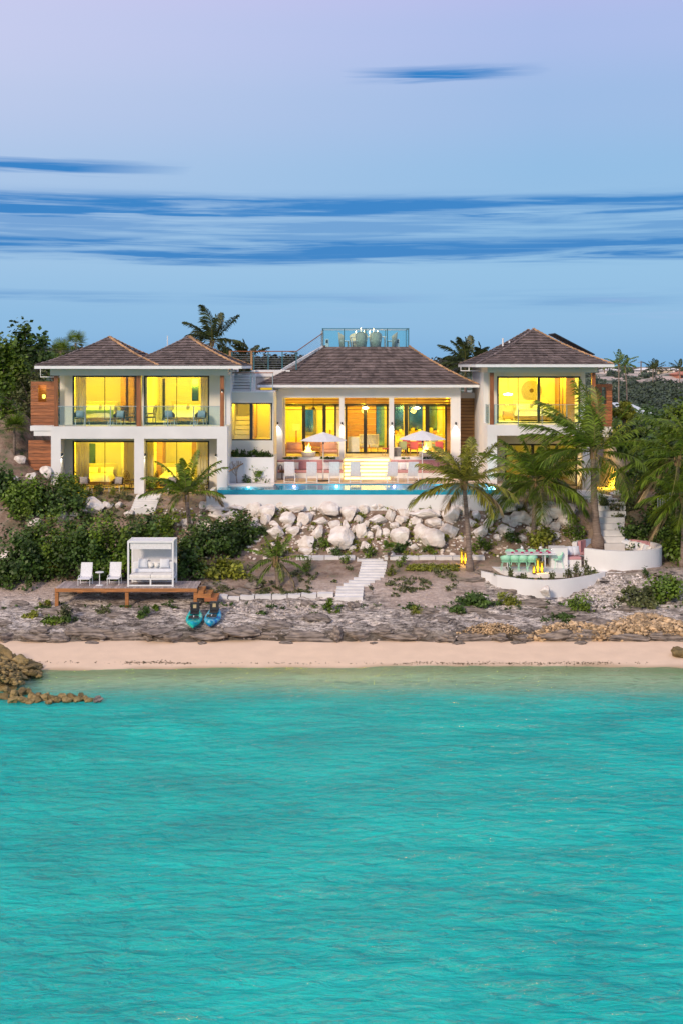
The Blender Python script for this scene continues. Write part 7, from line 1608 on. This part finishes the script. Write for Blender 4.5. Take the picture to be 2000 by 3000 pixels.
# ---- sparse ground cover
def cover(name, n, fn, leafs, m, seed):
    g = np.random.default_rng(seed); rn = random.Random(seed); P_ = []
    while len(P_) < n:
        q = fn(rn)
        if q: P_.append(q)
    VS, QS, RD = [], [], []; off = 0
    for i, p in enumerate(P_):
        k = 26; V, Q, rd, C = leaves(k, (.16 * p[3], .14 * p[3], .13 * p[3]), leafs, seed * 1000 + i, 4); VS.append(V + np.array(p[:3])); QS.append(Q + off); RD.append(rd); off += len(V)
    tag(link(name, np_mesh(name, np.concatenate(VS), np.concatenate(QS), np.concatenate(RD), m)), kind='stuff')
def on_px(px0, px1, py0, py1, thr=-.05, sc=1.0):
    def f(rn):
        px, py = rn.uniform(px0, px1), rn.uniform(py0, py1)
        if any(a - 10 < px < c + 10 and abs(py - q) < 14 for a, c, q in rows + edges) or (py > 1580 and 1630 < py < 1662): return None
        if nz(px * .013, py * .03, 4) < thr: return None
        p = pb(px, py, 56); return (p.x, p.y, ground_z(p.x, p.y), sc * rn.uniform(.6, 1.5))
    return f
cover('ground_cover', 420, on_px(440, 1720, 1490, 1640), .10, LY, 3); cover('ground_cover', 260, on_px(620, 1330, 1650, 1750, .0, .8), .09, LG_, 4); cover('ground_cover', 260, on_px(1760, 2000, 1470, 1640, -.2), .10, LG_, 5); cover('ground_cover', 200, on_px(60, 480, 1450, 1560, -.1), .10, LG_, 6); cover('shelf_tufts', 120, on_px(0, 2000, 1770, 1850, .15, .7), .07, LB, 7)
cover('vine_patch', 130, on_px(1190, 1340, 1650, 1675, -.5, .8), .10, LY, 8)
cover('trough_greenery', 60, lambda rn: (rn.choice((rn.uniform(mx(832), mx(870)), rn.uniform(mx(935), mx(985)), rn.uniform(mx(1175), mx(1315)))), DM - .04, ZF - .11, .7), .08, LB, 9)

# ================================================================ right bank: lit retaining wall, fence
rw = thing('retaining_wall', 'rough stone retaining wall lit yellow from below beside the bedroom wing', 'wall', (X(1790, 70.5), 70.5, 5.2)); wv = []; n_ = 9
WALLM = mat('plastered_stone_wall', (.60, .46, .26), .9, .15, 3, bump=.8, bscale=8)
b = MB()
A0, A1 = P(1822, 1440, 69.4), P(1772, 1440, 72.5)
vs = []; fs = []
for i in range(9):
    for j in range(9):
        q = A0.lerp(A1, i / 8); h_ = j / 8 * lerp(1.8, 3.4, i / 8); vs.append((q.x + .10 * nz(i * .7, j * .6) + h_ * .12, q.y + .1 * nz(i, j, 3), q.z - .4 + h_))
for i in range(8):
    for j in range(8): a_ = i * 9 + j; fs.append((a_, a_ + 9, a_ + 10, a_ + 1))
b.add(vs, fs); ob = b.build('wall_face', WALLM, rw, True); md = ob.modifiers.new('thick', 'SOLIDIFY'); md.thickness = .5; md.offset = -1
gl2 = thing('ground_light', 'small uplight at the foot of the stone retaining wall', 'lamp', P(1790, 1440, 69.9)); l = gl2.location
MB().lathe([(.06, 0), (.07, .06), (.05, .09)], 10, l).build('housing', DARK, gl2); MB().lathe([(.002, .092), (.045, .092), (.045, .085)], 10, l).build('lens', lamp_mat('uplight_lens', (1, .72, .1), 8), gl2)
pl = bpy.data.lights.new('beam', 'POINT'); pl.energy = 190; pl.color = (1, .62, .03); pl.shadow_soft_size = .12; po = bpy.data.objects.new('beam', pl); COL.objects.link(po); po.parent = gl2; po.location = (-.25, -.1, .35)
fe = thing('timber_fence', 'short run of grey upright boards behind the retaining wall', 'fence', P(1830, 1400, 71)); 
for k in range(5): box('board', X(1822 + k * 5, 71), X(1826 + k * 5, 71), 71, 71.04, Z(1405, 71), Z(1342, 71), DECKW, fe)
pf = thing('picket_fence', 'few white pickets among the palms at the right edge', 'fence', P(1945, 1480, 63))
for k in range(6): box('picket', X(1925 + k * 7, 63), X(1928 + k * 7, 63), 63, 63.03, Z(1488 - k * 3, 63), Z(1458 - k * 3, 63), WHITE, pf)
# ================================================================ far background
FAR_G = mat('far_scrub', (.055, .085, .03), .95, .3, .05, bump=.5, bscale=.4, col2=(.025, .045, .02), detail=10); FARROCK = mat('far_bare_rock', (.55, .45, .38), .95, .2, .1)
def hill_material():
    M = bpy.data.materials.new('scrub_hillside'); M.use_nodes = True; nt = M.node_tree; N = nt.nodes; L = nt.links; bs = N['Principled BSDF']; tc = N.new('ShaderNodeTexCoord')
    def no(s, d, st=(1, 1, 1)):
        mp_ = N.new('ShaderNodeMapping'); mp_.inputs['Scale'].default_value = st; L.new(tc.outputs['Object'], mp_.inputs[0]); n = N.new('ShaderNodeTexNoise'); n.inputs['Scale'].default_value = s; n.inputs['Detail'].default_value = d; L.new(mp_.outputs[0], n.inputs['Vector']); return n.outputs[0]
    r = N.new('ShaderNodeValToRGB'); L.new(no(.35, 8), r.inputs[0])
    for e_, (p_, c_) in zip((r.color_ramp.elements[0], r.color_ramp.elements[1], r.color_ramp.elements.new(.5)), ((.35, (.018, .035, .016)), (.68, (.10, .12, .05)), (.5, (.045, .075, .028)))): e_.position = p_; e_.color = (*c_, 1)
    a = N.new('ShaderNodeAttribute'); a.attribute_name = 'bare'; m_ = N.new('ShaderNodeMath'); m_.operation = 'MULTIPLY_ADD'; m_.use_clamp = True; L.new(no(.12, 8, (1, 1, 6)), m_.inputs[0]); m_.inputs[1].default_value = 9; m_.inputs[2].default_value = -3.9
    m2 = N.new('ShaderNodeMath'); m2.operation = 'MULTIPLY'; L.new(m_.outputs[0], m2.inputs[0]); L.new(a.outputs['Fac'], m2.inputs[1])
    mx_ = N.new('ShaderNodeMix'); mx_.data_type = 'RGBA'; L.new(m2.outputs[0], mx_.inputs[0]); L.new(r.outputs[0], mx_.inputs[6]); mx_.inputs[7].default_value = (.55, .44, .37, 1); L.new(mx_.outputs[2], bs.inputs['Base Color']); bs.inputs['Roughness'].default_value = .95
    return M
def hill_z(x, y):
    f = smooth(190, 330, y) * (1 - .3 * smooth(430, 700, y)); px = 1000 + x / y * F
    top = 10.6 + .9 * nz(x * .02, y * .01) + .6 * nz(x * .07, y * .03, 2) - 1.2 * smooth(1750, 1250, px) + .8 * smooth(900, 500, px)
    return 1.0 + (top - 1.0) * f + .6 * nz(x * .12, y * .12) * f
hxs = np.concatenate([np.arange(-260, 260, 4.0)]); hys = np.concatenate([np.arange(150, 460, 6.0), [520, 700]])
me = grid_mesh('hill', hxs, hys, hill_z, hill_material(), {'bare': lambda x, y: smooth(270, 300, y) * (1 - smooth(400, 440, y)) * smooth(1650, 1760, 1000 + x / y * F)})
tag(link('hill', me), kind='structure')
# scrub on the far hill and the wood behind the house
def wood(name, n, fn, m, seed, leaf, rad):
    VS, QS, RD = [], [], []; off = 0; rn = random.Random(seed)
    for i in range(n):
        p = fn(rn); s = rad * rn.uniform(.6, 1.4); V, Q, rd, C = leaves(46, (s, s, s * .8), leaf, seed * 999 + i, 6, up=.8); VS.append(V + np.array(p)); QS.append(Q + off); RD.append(np.clip(rd * .6 + .4 * rn.random(), 0, 1)); off += len(V)
    tag(link(name, np_mesh(name, np.concatenate(VS), np.concatenate(QS), np.concatenate(RD), m)), kind='stuff')
def hp(rn):
    y = rn.uniform(200, 420); px = rn.uniform(1680, 2060)
    if 285 < y and nz(px * .02, y * .03) > -.1: y = rn.uniform(200, 285)
    x = (px - 1000) * y / F; return (x, y, hill_z(x, y) - .2)
wood('hillside_scrub', 1300, hp, leaf_mat('hazed_scrub_leaf', (.10, .135, .075), (.045, .075, .05)), 5, .55, 1.0)  # distance haze is mixed into the leaf colour
def bp(rn):
    px = rn.uniform(660, 960); y = rn.uniform(130, 170); x = (px - 1000) * y / F; return (x, y, Z(1088 + 12 * nz(px * .02, 3) - rn.random() * 16, y))
wood('distant_wood', 460, bp, leaf_mat('far_wood_leaf', (.05, .06, .03), (.025, .03, .016)), 6, .5, 1.0)
wood('distant_wood', 260, lambda rn: (lambda px, y: ((px - 1000) * y / F, y, Z(1090 - rn.random() * 8, y)))(rn.uniform(1280, 1440), rn.uniform(150, 180)), MATS['far_wood_leaf'], 7, .5, 1.0)
wood('distant_wood', 500, lambda rn: (lambda px, y: ((px - 1000) * y / F, y, Z(1082 - rn.random() * 26, y)))(rn.uniform(-60, 260), rn.uniform(120, 170)), MATS['far_wood_leaf'], 8, .5, 1.2)
wood('bank_shrubbery', 420, lambda rn: (lambda px, y: ((px - 1000) * y / F, y, rn.uniform(4.5, 8.0)))(rn.uniform(1780, 2080), rn.uniform(84, 97)), LB, 9, .3, 1.2)
wood('bank_shrubbery', 300, lambda rn: (lambda px, y: ((px - 1000) * y / F, y, rn.uniform(6, 12)))(rn.uniform(-90, 150), rn.uniform(80, 100)), LB, 10, .3, 1.2)
# far houses
def far_house(px0, px1, py0, py1, D, m, lb):
    x0, x1 = X(px0, D), X(px1, D); z0, z1 = Z(py1, D), Z(py0, D); t = thing('far_house', lb, 'house', ((x0 + x1) / 2, D, z0)); box('wall', x0, x1, D, D + 8, z0 - 1.5, z0 + (z1 - z0) * .55, m, t)
    zm = z0 + (z1 - z0) * .56; c = (x0 + x1) / 2
    MB().add([(x0 - .4, D - .4, zm), (x1 + .4, D - .4, zm), (x1 + .4, D + 8.4, zm), (x0 - .4, D + 8.4, zm), (lerp(x0, x1, .3), D + 4, z1), (lerp(x0, x1, .7), D + 4, z1)], [(0, 1, 5, 4), (1, 2, 5), (2, 3, 4, 5), (3, 0, 4), (0, 3, 2, 1)]).build('roof', m, t)
    w = x1 - x0
    for k in range(max(1, int(w / 3))): a = x0 + .6 + k * 3; box('window', a, a + 1.0, D - .05, D + .02, z0 + .1, zm - .25, DARK, t)
HW = mat('far_white_house', (.80, .76, .72), .8, .03, .5); HB = mat('far_terracotta_house', (.50, .20, .12), .8, .05, .5); HC = mat('far_cream_house', (.70, .58, .46), .8, .05, .5)
far_house(1772, 1816, 1079, 1092, 330, HW, 'white far house on the hill beside the bedroom wing eave'); far_house(1878, 1924, 1077, 1092, 330, HW, 'white far house with hipped roof right of the utility pole'); far_house(1926, 1968, 1079, 1091, 335, HC, 'cream far house on the hill crest'); far_house(1970, 1992, 1078, 1090, 340, HW, 'small white far house near the right edge'); far_house(1986, 2030, 1088, 1108, 300, HB, 'terracotta far house at the right edge')
sr_ = thing('low_outbuilding', 'low outbuilding with pale ribbed metal roof among the right-hand trees', 'building', (X(1872, 100), 100, 4)); 
x0, x1 = X(1825, 98), X(1915, 98); MB().add([(x0, 98, Z(1212, 98)), (x1, 98, Z(1212, 98)), (x1 - .6, 104, Z(1180, 104)), (x0 + .4, 104, Z(1180, 104))], [(0, 1, 2, 3)]).build('roof', mat('pale_metal_roof', (.66, .72, .76), .5, .05, 1), sr_)
b = MB()
for k in range(14): xx = lerp(x0 + .1, x1 - .1, k / 13); b.tube([(xx, 98, Z(1212, 98) + .02), (lerp(x0 + .5, x1 - .7, k / 13), 104, Z(1180, 104) + .02)], .035, 4)
b.build('roof_rib', MATS['pale_metal_roof'], sr_); box('wall', x0 + .3, x1 - .3, 98.3, 103.5, 3, Z(1216, 98), HW, sr_)
up_ = thing('utility_pole', 'slim utility pole on the far hill', 'pole', P(1877, 1090, 300)); MB().tube([P(1877, 1092, 300), P(1877, 1057, 300)], .14, 6).build('pole', BARK, up_); MB().box(X(1877, 300) - .8, X(1877, 300) + .8, 299.9, 300.1, Z(1062, 300), Z(1061, 300)).build('crossarm', BARK, up_)
up2 = thing('utility_pole', 'far utility pole seen under the bedroom wing eave', 'pole', P(1770, 1090, 300)); MB().tube([P(1770, 1092, 300), P(1770, 1070, 300)], .14, 6).build('pole', BARK, up2)
for k, (px, cy, D, L_, lb) in enumerate(((1812, 1068, 200, 3.2, 'feathery far palm on the hill nearest the bedroom wing'), (1830, 1072, 210, 2.4, 'smaller far palm beside the feathery one'), (1912, 1082, 280, 3.2, 'dark far palm group right of the utility pole'), (1920, 1080, 282, 3.0, 'dark far palm right of the palm group'), (1990, 1080, 290, 3.2, 'far palm near the right edge of the hill'))):
    x = X(px, D); palm((x, D, hill_z(x, D) - 1), P(px, cy, D), lb, 12, L_, LPD if k > 1 else LP, (-.3, 0), .14, .1, 61 + k, (-.2, 1.4), dry=0, lw=.14, group='far palms', nl=16)
mast = thing('roof_mast', 'thin pale mast behind the right guest roof', 'mast', P(491, 1015, 73)); MB().tube([P(491, 1020, 73), P(491, 983, 73)], .03, 6).build('mast', WHITE, mast)
S.render.film_transparent = False
